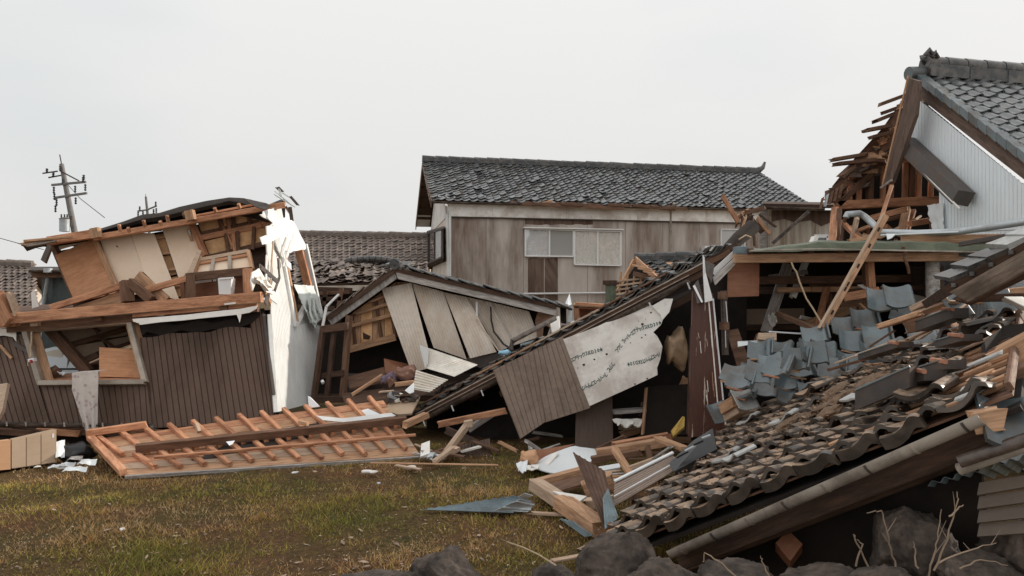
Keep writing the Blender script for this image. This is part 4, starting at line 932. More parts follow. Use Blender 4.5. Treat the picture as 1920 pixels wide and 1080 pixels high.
for a, b, m, w in (((517, 360), (545, 383), white, .03), ((516, 366), (552, 388), metal_alu, .05), ((521, 352), (529, 360), metal_d, .09), ((523, 353), (527, 368), white, .04), ((546, 370), (558, 384), metal_d, .07), ((530, 362), (553, 376), white, .06), ((536, 388), (546, 402), w_mid, .06), ((544, 390), (547, 412), metal_d, .06)):
    beam('torn_flashing', P(*a, 12.3), P(*b, 12.4), w, .012, m, HL, rag=.03)
cloth('torn_insulation', [RW(478, 520, .3), RW(492, 518, .3), RW(506, 540, .25), RW(498, 545, .25)], .03, plaster, HL, 8, 8, .03, 7, 3, .03)
slab('rear_end_wall', [P(600, 600, 14.4), P(590, 470, 14.5), P(540, 455, 14.5), P(545, 600, 14.5)], .05, black, HL) if False else None
o = cloth('sheer_curtain', rw([(551, 533), (587, 536), (606, 602), (582, 606)], .12), .004, fl_cur2, None, 16, 16, .03, 14, 5, .015); tag(o, 'pale mint patterned curtain blown out of the white side window', 'curtain')
grid = [[RW(x0 + (x1 - x0) * i / 8, y, .16 + .03 * math.sin(i * 1.6 + y)) for i in range(9)] for (x0, x1, y) in ((577, 590, 558), (578, 594, 572), (580, 599, 586), (584, 604, 598), (586, 602, 606), (588, 598, 614))]
o = shell('sheer_curtain_tail', grid, .004, fl_cur2); tag(o, 'bunched tail of patterned curtain hanging below the white side window', 'curtain')
# gutter and debris along the foot of the house
gutter('fallen_wall_gutter', P(-30, 794, 11.0), P(285, 797, 11.0), .06, gut_dark, HL)
for k in range(8): beam('gutter_clip', P(12 + 36 * k, 790.5 + .4 * k, 10.94), P(13 + 36 * k, 799 + .4 * k, 10.93), .02, .02, pvc, HL)
for k in range(7): beam('foundation_timber', P(-20 + 45 * k, 806 + R.uniform(-3, 3), 11.2), P(60 + 45 * k, 812 + R.uniform(-4, 6), 11.1), .09, .09, [w_mid, w_dark, w_orange][k % 3], HL, rag=.02)
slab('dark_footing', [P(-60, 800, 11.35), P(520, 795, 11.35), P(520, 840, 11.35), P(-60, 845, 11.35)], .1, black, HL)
slab('house_core', [P(60, 700, 14.3), P(500, 690, 14.3), P(520, 800, 14.3), P(60, 800, 14.3)], .1, black, HL)  # black, puts the darkness of the rooms into the colour

# ================================================================ rafter panel on the grass
t = thing('rafter_panel', 'long orange roof panel of boards and rafters lying on the grass', 'roof panel', G(480, 875))
RP = [P(168, 822, 10.35), P(718, 748, 11.5), P(788, 852, 10.3), P(232, 890, 9.22)]
rn = (RP[1] - RP[0]).cross(RP[3] - RP[0]).normalized(); rn = rn if rn.z > 0 else -rn
nb_ = 7
for k in range(nb_):
    a, b = k / nb_ + .004, (k + 1) / nb_ - .004
    slab('deck_board', [bil(RP, 0, a) - rn * R.uniform(.01, .02), bil(RP, 1, a) - rn * R.uniform(.01, .02), bil(RP, 1, b) - rn * .012, bil(RP, 0, b) - rn * .012], .014, [w_orange, w_tan, w_pale, w_tan, w_orange, w_pale, w_tan][k], t, back=-rn)
slab('underlay', [bil(RP, 0, 0) - rn * .06, bil(RP, 1, 0) - rn * .06, bil(RP, 1, 1.01) - rn * .06, bil(RP, 0, 1.01) - rn * .06], .02, felt, t, back=-rn)
for k in range(13):
    u = .035 + k * .0775
    beam('rafter', bil(RP, u - .012, -.045) + rn * .022, bil(RP, u + .012, .56) + rn * .022, .062, .055, w_orange, t, up=rn)
    if k > 0: beam('rafter', bil(RP, u - .028, .55) + rn * .022, bil(RP, u - .006, .93 + R.uniform(-.03, .05)) + rn * .022, .062, .055, w_orange, t, up=rn, rag=.015)
beam('purlin', bil(RP, .09, .56) + rn * .09, bil(RP, 1.02, .52) + rn * .09, .09, .11, w_mid, t, up=rn); beam('purlin', bil(RP, .12, .80) + rn * .085, bil(RP, 1.02, .76) + rn * .07, .045, .035, w_orange, t, up=rn)  # thick purlin in brown: shade of its front face put into the colour
beam('edge_rafter', bil(RP, .0, .02) + rn * .03, bil(RP, .0, 1.0) + rn * .03, .09, .08, w_orange, t, up=rn)
beam('purlin_end', bil(RP, .30, .5) + rn * .2, bil(RP, .302, .42) + rn * .27, .05, .05, w_pale, t); beam('purlin_end', bil(RP, .64, .47) + rn * .18, bil(RP, .66, .55) + rn * .2, .05, .05, w_tan, t)
beam('eave_strip', bil(RP, .0, 1.03) - rn * .02, bil(RP, 1.0, 1.03) - rn * .02, .03, .05, w_grey, t, up=rn)
o = beam('loose_timber', P(163, 812, 10.3), P(274, 796, 10.6), .12, .09, w_orange, rag=.02); tag(o, 'short orange timber lying across the corner of the rafter panel', 'timber')
o = slab('bent_flashing', [bil(RP, .72, .30) + rn * .12, bil(RP, .80, .42) + rn * .13, bil(RP, .98, .40) + rn * .12, bil(RP, .99, .46) + rn * .12, bil(RP, .80, .50) + rn * .13, bil(RP, .73, .40) + rn * .12], .006, metal_alu, back=-rn); tag(o, 'bent silver flashing strip on the rafter panel', 'flashing')
o = slab('plastic_tray', [P(675, 770, 11.15), P(690, 766, 11.2), P(716, 778, 11.1), P(716, 784, 11.0), P(682, 782, 11.05)], .03, white); tag(o, 'white plastic tray piece resting between the rafters', 'tray')
o = slab('paper_scrap', [P(424, 828, 10.0), P(440, 826, 10.05), P(436, 832, 9.95), P(430, 835, 9.9)], .006, paper); tag(o, 'small white paper scrap tucked by a rafter of the panel', 'paper')
# cabinet, papers and bag at the left
t = thing('tan_cabinet', 'tan three panel storage cabinet lying on its side on the grass', 'cabinet', G(50, 878))
cf = Pl(G(20, 880), G(104, 870), G(20, 880) + V((.0, .15, 1)))
F0 = [cf(21, 825, 0), cf(104, 806, 0), cf(104, 868, 0), cf(21, 880, 0)]
for k in range(3):
    a, b = k / 3 + .01, (k + 1) / 3 - .01
    slab('panel', [bil(F0, a, .03), bil(F0, b, .03), bil(F0, b, .97), bil(F0, a, .97)], .02, cardb, t)
slab('carcass', [q + V((0, .02, 0)) for q in F0], .38, cardb, t)
slab('end_panel', [cf(-40, 832), cf(20, 825), cf(20, 880), cf(-40, 885)], .4, cardo, t)
slab('handle_tag', [bil(F0, .93, .1) + V((0, -.005, 0)), bil(F0, .97, .1) + V((0, -.005, 0)), bil(F0, .97, .22) + V((0, -.005, 0)), bil(F0, .93, .22) + V((0, -.005, 0))], .004, lamp_w, t)
o = slab('slatted_board', [P(-12, 722, 11.0), P(14, 718, 11.0), P(4, 770, 10.8), P(-12, 800, 10.7)], .06, w_pale); tag(o, 'pale wooden slatted board leaning on the brown wall edge', 'board')
t = thing('rubbish_bag', 'crumpled black plastic bag beside the tan cabinet', 'bag', G(145, 866))
bg_ = rock('bag_body', P(146, 848, 10.1), (.24, .17, .17), bagm, 5, 3, 1.2); bg_.parent = t; bg_.matrix_basis = world(t).inverted() @ world(bg_)
for k, (x, y, w, hh) in enumerate(((97, 872, 26, 5), (116, 868, 26, 6), (152, 862, 30, 8), (124, 876, 40, 7), (110, 846, 12, 16), (133, 856, 22, 6))):
    z0 = .06 + .02 * k; q = [G(x, y, z0), G(x + w, y - 2, z0 + .03), G(x + w - 4, y + hh, z0 - .02), G(x - 8, y + hh + 2, z0 - .03)]
    if k == 4: q = [P(x - 4, y - 18, 10.0), P(x + w, y - 22, 10.1), P(x + w, y + 10, 9.9), P(x - 6, y + 12, 9.8)]
    o = cloth('paper_sheet', q, .004, white if k < 5 else w_grey, None, 7, 5, .015, 5, k)
    tag(o, ['folded white paper sheet nearest the tan cabinet', 'crumpled white paper lying under the black bag', 'open white booklet beside the rafter panel corner', 'long white paper sheet on the grass below the booklet', 'upright crumpled white plastic sheet beside the cabinet', 'grey card scrap among the white papers'][k], 'paper', 'papers beside the tan cabinet')

# ================================================================ fallen gable in the middle
GB = thing('fallen_gable', 'fallen gable end with slipping beige metal sheets and grey bargeboards', 'house', V((P(830, 700, 14).x, 14.4, 0)))
GP = PD(14, .06)
def gp(pts, off=0): return [GP(x, y, off) for x, y in pts]
slab('bargeboard', gp([(738, 505), (744, 522), (622, 610), (614, 598)], .45), .05, w_grey, GB); slab('bargeboard', gp([(740, 505), (1042, 574), (1042, 592), (746, 523)], .47), .05, w_grey, GB)
a0, a1, a2 = GP(740, 501, .5), GP(612, 594, .5), GP(1045, 572, .5); bk = V((0, 5, 0))
slab('roof_deck', [a1, a0, a0 + bk, a1 + bk], .08, w_dark, GB, back=(0, 0, -1)); slab('roof_deck', [a0, a2, a2 + bk, a0 + bk], .08, w_dark, GB, back=(0, 0, -1))
tile_roof(GB, [a0 + V((0, .05, .02)), a0 + V((0, 4.9, .02)), a1 + V((0, 4.9, .02)), a1 + V((0, .05, .02))][::-1] and [a1 + V((0, .05, .0)), a1 + V((0, 4.9, .0)), a0 + V((0, 4.9, .0)), a0 + V((0, .05, .0))], t_weath, jit=.02, rot=.06, seed=21, cap=90)
tile_roof(GB, [a2 + V((0, 4.9, 0)), a2 + V((0, -.02, 0)), a0 + V((0, -.02, 0)), a0 + V((0, 4.9, 0))], t_blk, jit=.012, rot=.03, seed=22, cap=180)
tube('ridge_tile', [a0 + V((0, -.04, .05)), a0 + V((0, .6, .05)), a0 + V((.0, 4.9, -.25))], .10, tile_blk, GB, 10)
for k in range(7): beam('ridge_fragment', GP(722 + 6 * k, 500 - 7 * math.sin(k * 1.1) * .4, .5), GP(734 + 6 * k, 494 + 3 * math.cos(k * 2), .3), .16, .05, tile_blk, GB, rag=.03)
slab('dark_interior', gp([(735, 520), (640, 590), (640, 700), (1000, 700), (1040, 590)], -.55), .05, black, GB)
# boarded gable behind the sheets
for k in range(5):
    x0, x1 = 655 + 22 * k, 676 + 22 * k; tops = lambda x: 523 + max(0, (742 - x)) * .72
    slab('wall_board', gp([(x0, tops(x0) + 6), (x1, tops(x1) + 6), (x1, 656 - (x1 - 655) * .27), (x0, 656 - (x0 - 655) * .27)], -.02 - .01 * (k % 2)), .02, insul if k % 2 else w_tan, GB, grain=1)
for a, b, w in (((652, 656), (742, 632), .13), ((655, 612), (736, 590), .07), ((668, 588), (740, 566), .06), ((694, 566), (728, 553), .05)): beam('wall_rail', GP(*a, .06), GP(*b, .06), .08, w, w_tan, GB)
for a, b in (((660, 590), (667, 655)), ((704, 558), (716, 640)), ((726, 545), (742, 632))): beam('wall_stud', GP(*a, .04), GP(*b, .04), .06, .05, w_mid, GB)
beam('wall_rail', GP(640, 640, .05), GP(660, 600, .05), .08, .1, w_tan, GB); slab('bracket', gp([(680, 623), (694, 630), (692, 637), (681, 636)], .12), .03, w_dark, GB)
# slipping sheets
def gs(c, off0, off1, m=side_beige, **k): return ribbed('cladding_sheet', [GP(*c[0], off0), GP(*c[1], off0), GP(*c[2], off1), GP(*c[3], off1)], .052, .007, m, GB, prof='bead', nv=8, **k)
gs([(715, 541), (771, 530), (812, 688), (772, 699)], .16, .30, warp=lambda u, v: .03 * math.sin(v * 3))
gs([(772, 531), (831, 547), (875, 674), (813, 652)], .13, .26, warp=lambda u, v: .05 * math.sin(v * 3.1))
gs([(832, 548), (876, 557), (931, 660), (881, 672)], .12, .34, warp=lambda u, v: .07 * math.sin(v * 3.1))
gs([(875, 557), (923, 567), (963, 648), (935, 660)], .10, .22, warp=lambda u, v: .06 * math.sin(u * 3) * v)
gs([(922, 567), (992, 584), (1010, 632), (962, 648)], .08, .14)
beam('sheet_edge_strip', GP(894, 566, .25), GP(894, 598, .25), .04, .02, lamp_w, GB); beam('sheet_edge_strip', GP(893, 598, .3), GP(937, 660, .35), .05, .02, side_beige, GB)
tube('black_cable', [GP(920, 575, .25), GP(921, 600, .26), GP(926, 622, .3), GP(944, 645, .35), GP(960, 655, .4)], .018, wire_m, GB, 6)
slab('dark_ledge', gp([(860, 672), (900, 668), (970, 655), (1010, 640), (985, 668), (900, 690)], .1), .15, gut_dark, GB)
# under the gable: dark room floor and rear
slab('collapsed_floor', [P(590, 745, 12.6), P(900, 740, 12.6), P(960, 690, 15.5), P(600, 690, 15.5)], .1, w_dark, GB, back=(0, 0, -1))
# black folding frame beside the white wall
t = thing('dark_door_frame', 'dark brown open door frame leaning beside the white ribbed wall', 'door frame', P(620, 752, 12.9))
for a, b, w, m in (((655, 592), (642, 752), .10, w_mid), ((604, 618), (654, 611), .13, w_dark), ((594, 706), (645, 699), .10, w_dark), ((627, 616), (612, 752), .06, w_dark), ((606, 612), (588, 752), .08, w_dark)): beam('rail', P(*a, 12.9), P(*b, 12.7), .09, w, m, t)
slab('backing', [P(606, 616, 13.05), P(652, 612, 13.05), P(640, 752, 12.9), P(588, 756, 12.9)], .03, black, t); tube('pale_hook', [P(604, 714, 12.65), P(606, 718, 12.62)], .03, lamp_w, t, 8)
for a, b in (((605, 612), (612, 575)), ((612, 575), (635, 552))): beam('loose_strip', P(*a, 13.2), P(*b, 13.4), .05, .03, metal_alu, t)
# loose things under the gable
def loose(name, label, cat, group=None, **kw):
    pass
def plank(a, b, da, db, w, h, m, label, name='plank', cat='plank', group=None, rag=.02, up=(0, 0, 1)):
    o = beam(name, P(*a, da), P(*b, db), w, h, m, None, up, rag=rag); return tag(o, label, cat, group)
def board_(pts, th, m, label, name='board', cat='board', group=None, back=None, grain=0):
    o = slab(name, [P(*q) for q in pts], th, m, None, back, grain); return tag(o, label, cat, group)
def pillow(name, c, sx, sy, sz, m, rz, label):
    bm = bmesh.new(); bmesh.ops.create_icosphere(bm, subdivisions=4, radius=1)
    for v in bm.verts:
        p = v.co; e = lambda q: math.copysign(abs(q) ** .6, q)
        n_ = noise.noise(p * 2.2 + V((sx * 30, 0, 0))) * .14 + noise.noise(p * 5) * .05
        v.co = V((e(p.x) * sx, e(p.y) * sy, p.z * sz * (1 + .3 * math.sin(p.x * 5)))) * (1 + n_)
    me = bpy.data.meshes.new(name); bm.to_mesh(me); bm.free(); me.materials.append(m)
    for q in me.polygons: q.use_smooth = True
    o = bpy.data.objects.new(name, me); link(o, Matrix.Translation(c) @ Matrix.Rotation(rz, 4, 'Y')); return tag(o, label, 'futon')
pillow('futon', P(762, 701, 12.5), .19, .16, .13, fl_fut, .1, 'brown floral futon stuffed under the slipped beige sheets')
pillow('futon', P(729, 711, 12.4), .13, .14, .10, fl_fut2, -.1, 'violet floral futon roll beside the brown futon')
board_([(652, 706, 13.4), (720, 688, 13.6), (722, 712, 13), (655, 728, 12.8)], .04, w_mid, 'broad dark plank lying in the shade under the fallen gable')
board_([(720, 672, 13.8), (772, 684, 13.9), (770, 705, 13.6), (722, 700, 13.6)], .04, brown_panel, 'reddish brown panel standing in the shade behind the futons')
plank((660, 740), (716, 704), 12.3, 12.6, .06, .05, w_tan, 'thin tan stick slanting over the dark floor near the door frame')
plank((741, 721), (776, 717), 12.2, 12.2, .08, .07, w_tan, 'short tan timber under the brown futon'); plank((712, 735), (738, 733), 12.0, 12.0, .05, .03, w_pale, 'small pale slat on the dark floor')
plank((728, 722), (737, 712), 12.25, 12.25, .09, .12, w_mid, 'splintered brown chunk under the violet futon', rag=.05)
board_([(718, 768, 11.7), (728, 757, 11.9), (788, 743, 12.1), (772, 775, 11.6), (746, 777, 11.5)], .03, cardb, 'smooth tan board at the lower end of the fallen eave')
board_([(640, 738, 12.4), (720, 728, 12.6), (735, 760, 11.9), (650, 768, 11.8)], .05, w_dark, 'dark floor boards behind the rafter panel')
o = ribbed('ribbed_sheet', [P(787, 647, 12.9), P(798, 690, 12.5), P(852, 706, 12.3), P(896, 684, 12.7)], .05, .006, side_cream, None, prof='bead'); tag(o, 'pale ribbed metal panel slid down across the beige sheets', 'metal panel')
o = slab('glass_corner', [P(786, 647, 12.85), P(804, 653, 12.8), P(802, 682, 12.5), P(797, 690, 12.45)], .004, gl_grey); tag(o, 'translucent corner piece over the pale ribbed panel', 'panel piece')
o = ribbed('ribbed_sheet', [P(780, 694, 12.4), P(774, 730, 12.1), P(806, 735, 12.0), P(840, 712, 12.3)], .06, .02, side_cream, None, prof='rib'); tag(o, 'striped ribbed panel piece below the pale ribbed panel', 'metal panel')
board_([(759, 732, 11.9), (776, 717, 12), (776, 735, 11.8), (768, 738, 11.8)], .01, white, 'pale blue white scrap beside the striped ribbed panel', 'scrap', 'scrap')
for k in range(9):
    x, y = 728 + R.uniform(0, 50), 738 + R.uniform(0, 14); a = P(x, y, 11.9)
    o = beam('rubble_piece', a, a + V((R.uniform(-.15, .15), R.uniform(-.1, .1), R.uniform(-.03, .08))), .07, .05, R.choice([metal_d, w_dark, metal_l, plaster]), None, rag=.03); tag(o, 'small broken household rubble piece behind the rafter panel', 'rubble', 'household rubble behind the rafter panel')
board_([(577, 742, 11.3), (583, 745, 11.3), (600, 762, 11.2), (579, 765, 11.2)], .012, lamp_w, 'white triangular board corner at the foot of the white wall')
# between gable and fallen eave
o = tube('black_bar', [P(960, 668, 12.4), P(958, 655, 12.4), P(960, 640, 12.4), P(1041, 597, 13)], .045, gut_dark, None, 8); tag(o, 'bent black pipe slanting beside the grey bargeboard end', 'pipe')
o = cloth('white_bedding', [P(1035, 640, 12.8), P(1070, 607, 13.2), P(1125, 588, 13.2), P(1120, 610, 12.5)], .02, white, None, 12, 10, .06, 8, 4); tag(o, 'heap of white bedding behind the fallen eave', 'bedding')
for k, (pts, m, lab) in enumerate((([(1012, 575, 14), (1042, 590, 13.9), (1030, 612, 13.7), (1004, 598, 13.8)], w_tan, 'broken tan board under the grey bargeboard end'), ([(1030, 600, 13.3), (1048, 592, 13.3), (1050, 618, 13.1), (1036, 628, 13.1)], plaster, 'pale box side beside the white bedding'),
    ([(1003, 600, 13.6), (1020, 594, 13.6), (1016, 640, 13.2), (1008, 640, 13.2)], w_mid, 'dark splintered board by the last beige sheet'), ([(1050, 576, 14.2), (1062, 576, 14.2), (1062, 606, 14), (1052, 604, 14)], black, 'black cabinet side beyond the grey bargeboard end'), ([(1066, 580, 14), (1073, 580, 14), (1072, 604, 13.9), (1064, 604, 13.9)], white, 'narrow white board next to the wooden cabinet'),
    ([(975, 645, 12.6), (1012, 634, 12.9), (1030, 640, 12.6), (985, 660, 12.3)], sheet_bl, 'blue grey metal scrap behind the fallen eave'))): board_(pts, .03, m, lab)
board_([(1060, 568, 13.8), (1068, 550, 14), (1072, 570, 13.8), (1064, 574, 13.7)], .01, white, 'torn white sheet corner sticking up by the bargeboard end', 'sheet', 'sheet')
o = pillow('basin', P(946, 661, 12.3), .10, .1, .04, blue_pl, 0, 'light blue plastic basin lying behind the fallen eave'); o['category'] = 'basin'

# ================================================================ fallen eave with gutter, siding and house wrap
FE = thing('fallen_eave', 'long dark eave with gutter sloping down to the rubble, tiles along its edge', 'roof', V((P(1000, 700, 11.5).x, 11.5, 0)))
g0, g1 = P(780, 793, 11.9), P(1390, 475, 9.7)
def FEp(t, dx=0, dz=0, dy=0): return g0.lerp(g1, t) + V((dx, dy, dz))
gutter('gutter', FEp(0, 0, .02, -.06), FEp(.86, 0, .02, -.06), .06, gut_dark, FE)
beam('fascia', FEp(.01, 0, .06, .06), FEp(1, 0, .06, .06), .04, .20, w_dark, FE)
beam('gutter_lip', FEp(0, 0, .085, -.115), FEp(.86, 0, .085, -.115), .012, .012, pvc, FE)
beam('drip_edge', FEp(0, 0, .14, -.02), FEp(.9, 0, .14, -.02), .02, .02, pvc, FE)
for k in range(9):
    q = .03 + k * .103; p = FEp(q, 0, -.02, -.14); beam('gutter_bracket', p + V((0, 0, .02)), p + V((.035, 0, -.07)), .012, .02, metal_alu, FE)
ed0, ed1 = FEp(.0, 0, .15, .0), FEp(.97, 0, .13, .0); ub = V((.15, 1.7, .09))
slab('roof_deck', [ed0, ed1, ed1 + ub, ed0 + ub], .06, w_mid, FE, back=(0, 0, -1))
tile_roof(FE, [ed0 + V((0, .03, .01)), ed1 + V((0, .03, .01)), ed1 + ub, ed0 + ub], t_blk, jit=.02, rot=.05, seed=31, skip=lambda u, v, i, j: (v > .3 and u < .75 and R.random() < .75) or R.random() < .06)
for k in range(6): beam('eave_rafter', FEp(.05 + k * .17, 0, .02, .1), FEp(.05 + k * .17, .1, .2, 1.5), .06, .08, w_mid, FE)
for k in range(4): beam('roof_batten', FEp(.02 + .2 * k, 0, .22, .35 + .04 * k), FEp(.22 + .2 * k, 0, .22, .3 + .04 * k), .1, .03, [w_mid, w_tan, w_pale][k % 3], FE, rag=.03)
slab('eave_soffit', [FEp(.0, 0, -.02, .08), FEp(1, 0, -.02, .08), FEp(1, .1, .1, 1.6), FEp(0, .1, .1, 1.6)], .02, black, FE, back=(0, 0, 1))
beam('under_rail', FEp(.3, 0, -.25, .15), FEp(.98, 0, -.25, .15), .06, .1, w_dark, FE)
# hanging brown siding
HS = Pl(P(935, 716, 10.9), P(1066, 655, 10.6), P(1022, 800, 10.5))
ribbed('siding_sheet', [HS(*q) for q in ((925, 694), (1001, 657), (1024, 790), (976, 823))], .085, .010, side_mid, FE, prof='groove')
ribbed('siding_sheet', [HS(*q, .03) for q in ((1000, 657), (1056, 632), (1107, 765), (1023, 792))], .085, .010, side_mid, FE, prof='groove')
# printed house wrap
HW = Pl(P(1066, 650, 10.55), P(1235, 590, 10.1), P(1105, 750, 10.3))
out = [(1056, 636), (1120, 612), (1185, 582), (1222, 572), (1236, 588), (1243, 598), (1240, 608), (1225, 623), (1232, 630), (1238, 641), (1242, 650), (1238, 673), (1232, 690), (1233, 703), (1190, 723), (1150, 741), (1104, 762)]
wr = slab('house_wrap', [HW(*q) for q in out], .006, wrap, FE)
slab('wrap_flap', [HW(*q, .03) for q in ((1222, 574), (1246, 560), (1262, 560), (1255, 585), (1242, 600), (1238, 590))], .004, wrap, FE)
for k, (x, y) in enumerate(((1220, 586), (1210, 598), (1197, 602), (1204, 608), (1203, 633), (1210, 628), (1182, 643), (1114, 674), (1094, 684), (1083, 690), (1213, 710), (1190, 720), (1137, 664))):
    s_ = .7 + 1.6 * R.random(); slab('nail_tear', [HW(x - s_, y - s_ * .6, .004), HW(x + s_, y - s_, .004), HW(x + s_ * 1.3, y + s_ * .5, .004), HW(x - s_ * .3, y + s_, .004)], .003, black, wr)
def lettering(s, path, hpx, flip, parent=wr):
    """print characters along a photo-pixel path on the wrap plane"""
    pts = [V((x, y, 0)) for x, y in path]; L_ = [0]
    for a, b in zip(pts, pts[1:]): L_.append(L_[-1] + (b - a).length)
    tot = L_[-1]; vs, fs = [], []; n = len(s)
    for k, ch in enumerate(s):
        if ch == ' ': continue
        d_ = tot * (k + .5) / n
        for q in range(len(pts) - 1):
            if d_ <= L_[q + 1] + 1e-6: break
        t_ = (d_ - L_[q]) / (L_[q + 1] - L_[q]); c = pts[q].lerp(pts[q + 1], t_); dr = (pts[q + 1] - pts[q]).normalized()
        cv = bpy.data.curves.new('glyph', 'FONT'); cv.body = ch; cv.size = 1; cv.align_x = 'CENTER'; cv.align_y = 'CENTER'; cv.resolution_u = 2; cv.offset = .022
        ob = bpy.data.objects.new('glyph', cv); C.objects.link(ob); dg = bpy.context.evaluated_depsgraph_get(); gm = ob.evaluated_get(dg).to_mesh()
        gv = [v.co.copy() for v in gm.vertices]; gf = [tuple(p.vertices) for p in gm.polygons]; ob.evaluated_get(dg).to_mesh_clear()
        bpy.data.objects.remove(ob); bpy.data.curves.remove(cv)
        wpx = tot / n * .98; o = len(vs); up_ = V((dr.y, -dr.x, 0))
        if up_.y > 0: up_ = -up_
        if not flip: up_ = V((dr.y, -dr.x, 0))
        else: up_ = V((dr.y, -dr.x, 0))
        for v in gv:
            q2 = c + dr * v.x * min(hpx, wpx * 1.25) + up_ * v.y * hpx
            vs.append(HW(q2.x, q2.y, .006))
        fs += [tuple(o + i for i in f) for f in gf]
    if vs: mesh('printed_lettering', vs, fs, ink, parent)
lettering('エアテックスKD30★', [(1071, 676), (1100, 663), (1130, 655)], 9.5, False)
lettering('フクビ スーパーエアテックスKD30★', [(1156, 660), (1170, 639), (1193, 619), (1240, 605)], 9.5, False)
lettering('パーエアテックスKD30★', [(1237, 662), (1210, 676), (1176, 683)], 9.5, True)
lettering('フクビ スーパーエアテック', [(1150, 680), (1134, 704), (1112, 718), (1090, 729)], 9.5, True)
# dark room under the eave
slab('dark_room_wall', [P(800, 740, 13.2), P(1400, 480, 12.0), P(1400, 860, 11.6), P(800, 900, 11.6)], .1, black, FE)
# reddish post and flashing
PT = thing('red_brown_post', 'scraped red brown wall post standing under the eave', 'post', P(1326, 820, 9.2))
slab('shaft', [P(1299, 545, 9.3), P(1337, 550, 9.25), P(1360, 815, 9.05), P(1292, 820, 9.1)], .16, w_redp, PT, grain=1)
beam('edge_strip', P(1337, 560, 9.2), P(1361, 800, 9.0), .012, .02, lamp_w, PT); beam('edge_strip', P(1329, 566, 9.18), P(1346, 760, 9.02), .012, .014, plaster, PT)
slab('torn_flashing', [P(1318, 478, 9.3), P(1321, 482, 9.3), P(1323, 510, 9.25), P(1337, 563, 9.1), P(1322, 567, 9.1), P(1319, 520, 9.2)], .01, metal_alu, PT); slab('torn_flashing', [P(1322, 488, 9.35), P(1340, 496, 9.35), P(1334, 530, 9.25), P(1324, 512, 9.25)], .01, metal_d, PT)
slab('torn_flashing', [P(1300, 535, 9.3), P(1309, 524, 9.3), P(1319, 566, 9.15), P(1307, 569, 9.15)], .01, metal_d, PT); slab('torn_flashing', [P(1299, 536, 9.28), P(1303, 534, 9.28), P(1318, 566, 9.12), P(1315, 567, 9.12)], .01, metal_alu, PT)
for k in range(10):
    xx = 1312 + R.uniform(-4, 26); yy = 600 + R.uniform(0, 150); beam('peeling_strip', P(xx, yy, 9.08), P(xx + 2, yy + R.uniform(8, 34), 9.06), .007, .006, R.choice([w_tan, plaster, w_pale]), PT, rag=.01)
t = thing('black_downpipe', 'black downpipe with brown collars beside the scraped post', 'downpipe', P(1358, 660, 9.4))
tube('pipe', [P(1357, 545, 9.4), P(1359, 620, 9.4), P(1360, 665, 9.4)], .045, gut_dark, t, 12)
for y in (547, 604): tube('collar', [P(1355 + (y - 547) * .05, y, 9.4), P(1355 + (y - 547) * .06, y + 14, 9.4)], .065, w_mid, t, 12); 
beam('edge_glint_strip', P(1361, 565, 9.33), P(1364, 604, 9.33), .01, .01, lamp_w, t); beam('edge_glint_strip', P(1360, 620, 9.33), P(1361, 652, 9.33), .01, .01, lamp_w, t)
# upper corner of the eave: pale flashing, blue cap
slab('ridge_flashing', [P(1334, 508, 9.6), P(1378, 468, 9.6), P(1384, 474, 9.6), P(1340, 516, 9.6)], .03, metal_alu, FE); beam('corner_cap', P(1377, 470, 9.5), P(1400, 470, 9.5), .14, .10, sheet_bl, FE)
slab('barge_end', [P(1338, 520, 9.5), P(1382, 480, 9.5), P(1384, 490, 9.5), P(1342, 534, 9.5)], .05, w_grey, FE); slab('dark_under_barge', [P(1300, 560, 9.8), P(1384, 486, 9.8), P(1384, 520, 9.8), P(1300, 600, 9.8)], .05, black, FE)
# low debris under the eave
plank((822, 796), (949, 770), 10.9, 10.9, .09, .09, w_orange, 'reddish timber lying under the lower eave'); plank((758, 797), (800, 778), 10.6, 11, .1, .09, w_tan, 'short tan timber at the corner of the rafter panel', rag=.03)
plank((836, 850), (876, 797), 10.2, 10.5, .09, .08, w_pale, 'pale broken stud leaning under the hanging brown siding', rag=.03); plank((840, 850), (858, 840), 10.1, 10.2, .14, .06, w_pale, 'pale stud foot block under the hanging siding')
plank((872, 796), (886, 793), 10.5, 10.5, .12, .1, w_pale, 'pale wood block on top of the broken stud')
o = ribbed('dark_sheet_stack', [P(850, 838, 10.5), P(918, 822, 10.6), P(922, 856, 10.4), P(852, 862, 10.3)], .05, .01, side_brown, None, prof='bead'); tag(o, 'dark striped sheet stack in the shade under the eave', 'metal sheet')
board_([(1080, 760, 10.6), (1148, 740, 10.6), (1150, 840, 10.4), (1078, 845, 10.4)], .03, mat('door_dark_wood', (.10, .062, .045), .6, .2, 6, (1, 8, 8), .1, rnd=0), 'dark wooden door panel standing in the shade below the house wrap', 'door_panel', 'door', grain=1)
board_([(1212, 725, 10.6), (1290, 720, 10.6), (1290, 815, 10.4), (1205, 815, 10.4)], .25, black, 'black cabinet standing in the dark beside the scraped post', 'dark_cabinet', 'cabinet')
plank((1212, 726), (1205, 815), 10.4, 10.3, .04, .04, w_tan, 'thin tan edge post of the dark cabinet'); plank((1150, 772), (1210, 768), 10.5, 10.5, .2, .05, w_grey, 'grey shelf board in the dark beside the cabinet')
o = cloth('folded_paper_bundle', [P(1148, 786, 10.4), P(1208, 784, 10.4), P(1200, 797, 10.3), P(1158, 799, 10.3)], .02, plaster, None, 10, 5, .03, 12, 2); tag(o, 'bundle of white papers sagging on the dark shelf', 'paper')
pillow('insulation_roll', P(1268, 655, 10.2), .14, .2, .25, mat('tan_plastic', (.30, .20, .12), .45, .3, 6, bump=.3, rnd=0), 0, 'crumpled tan plastic sheet bulging beside the torn house wrap')['category'] = 'plastic sheet'
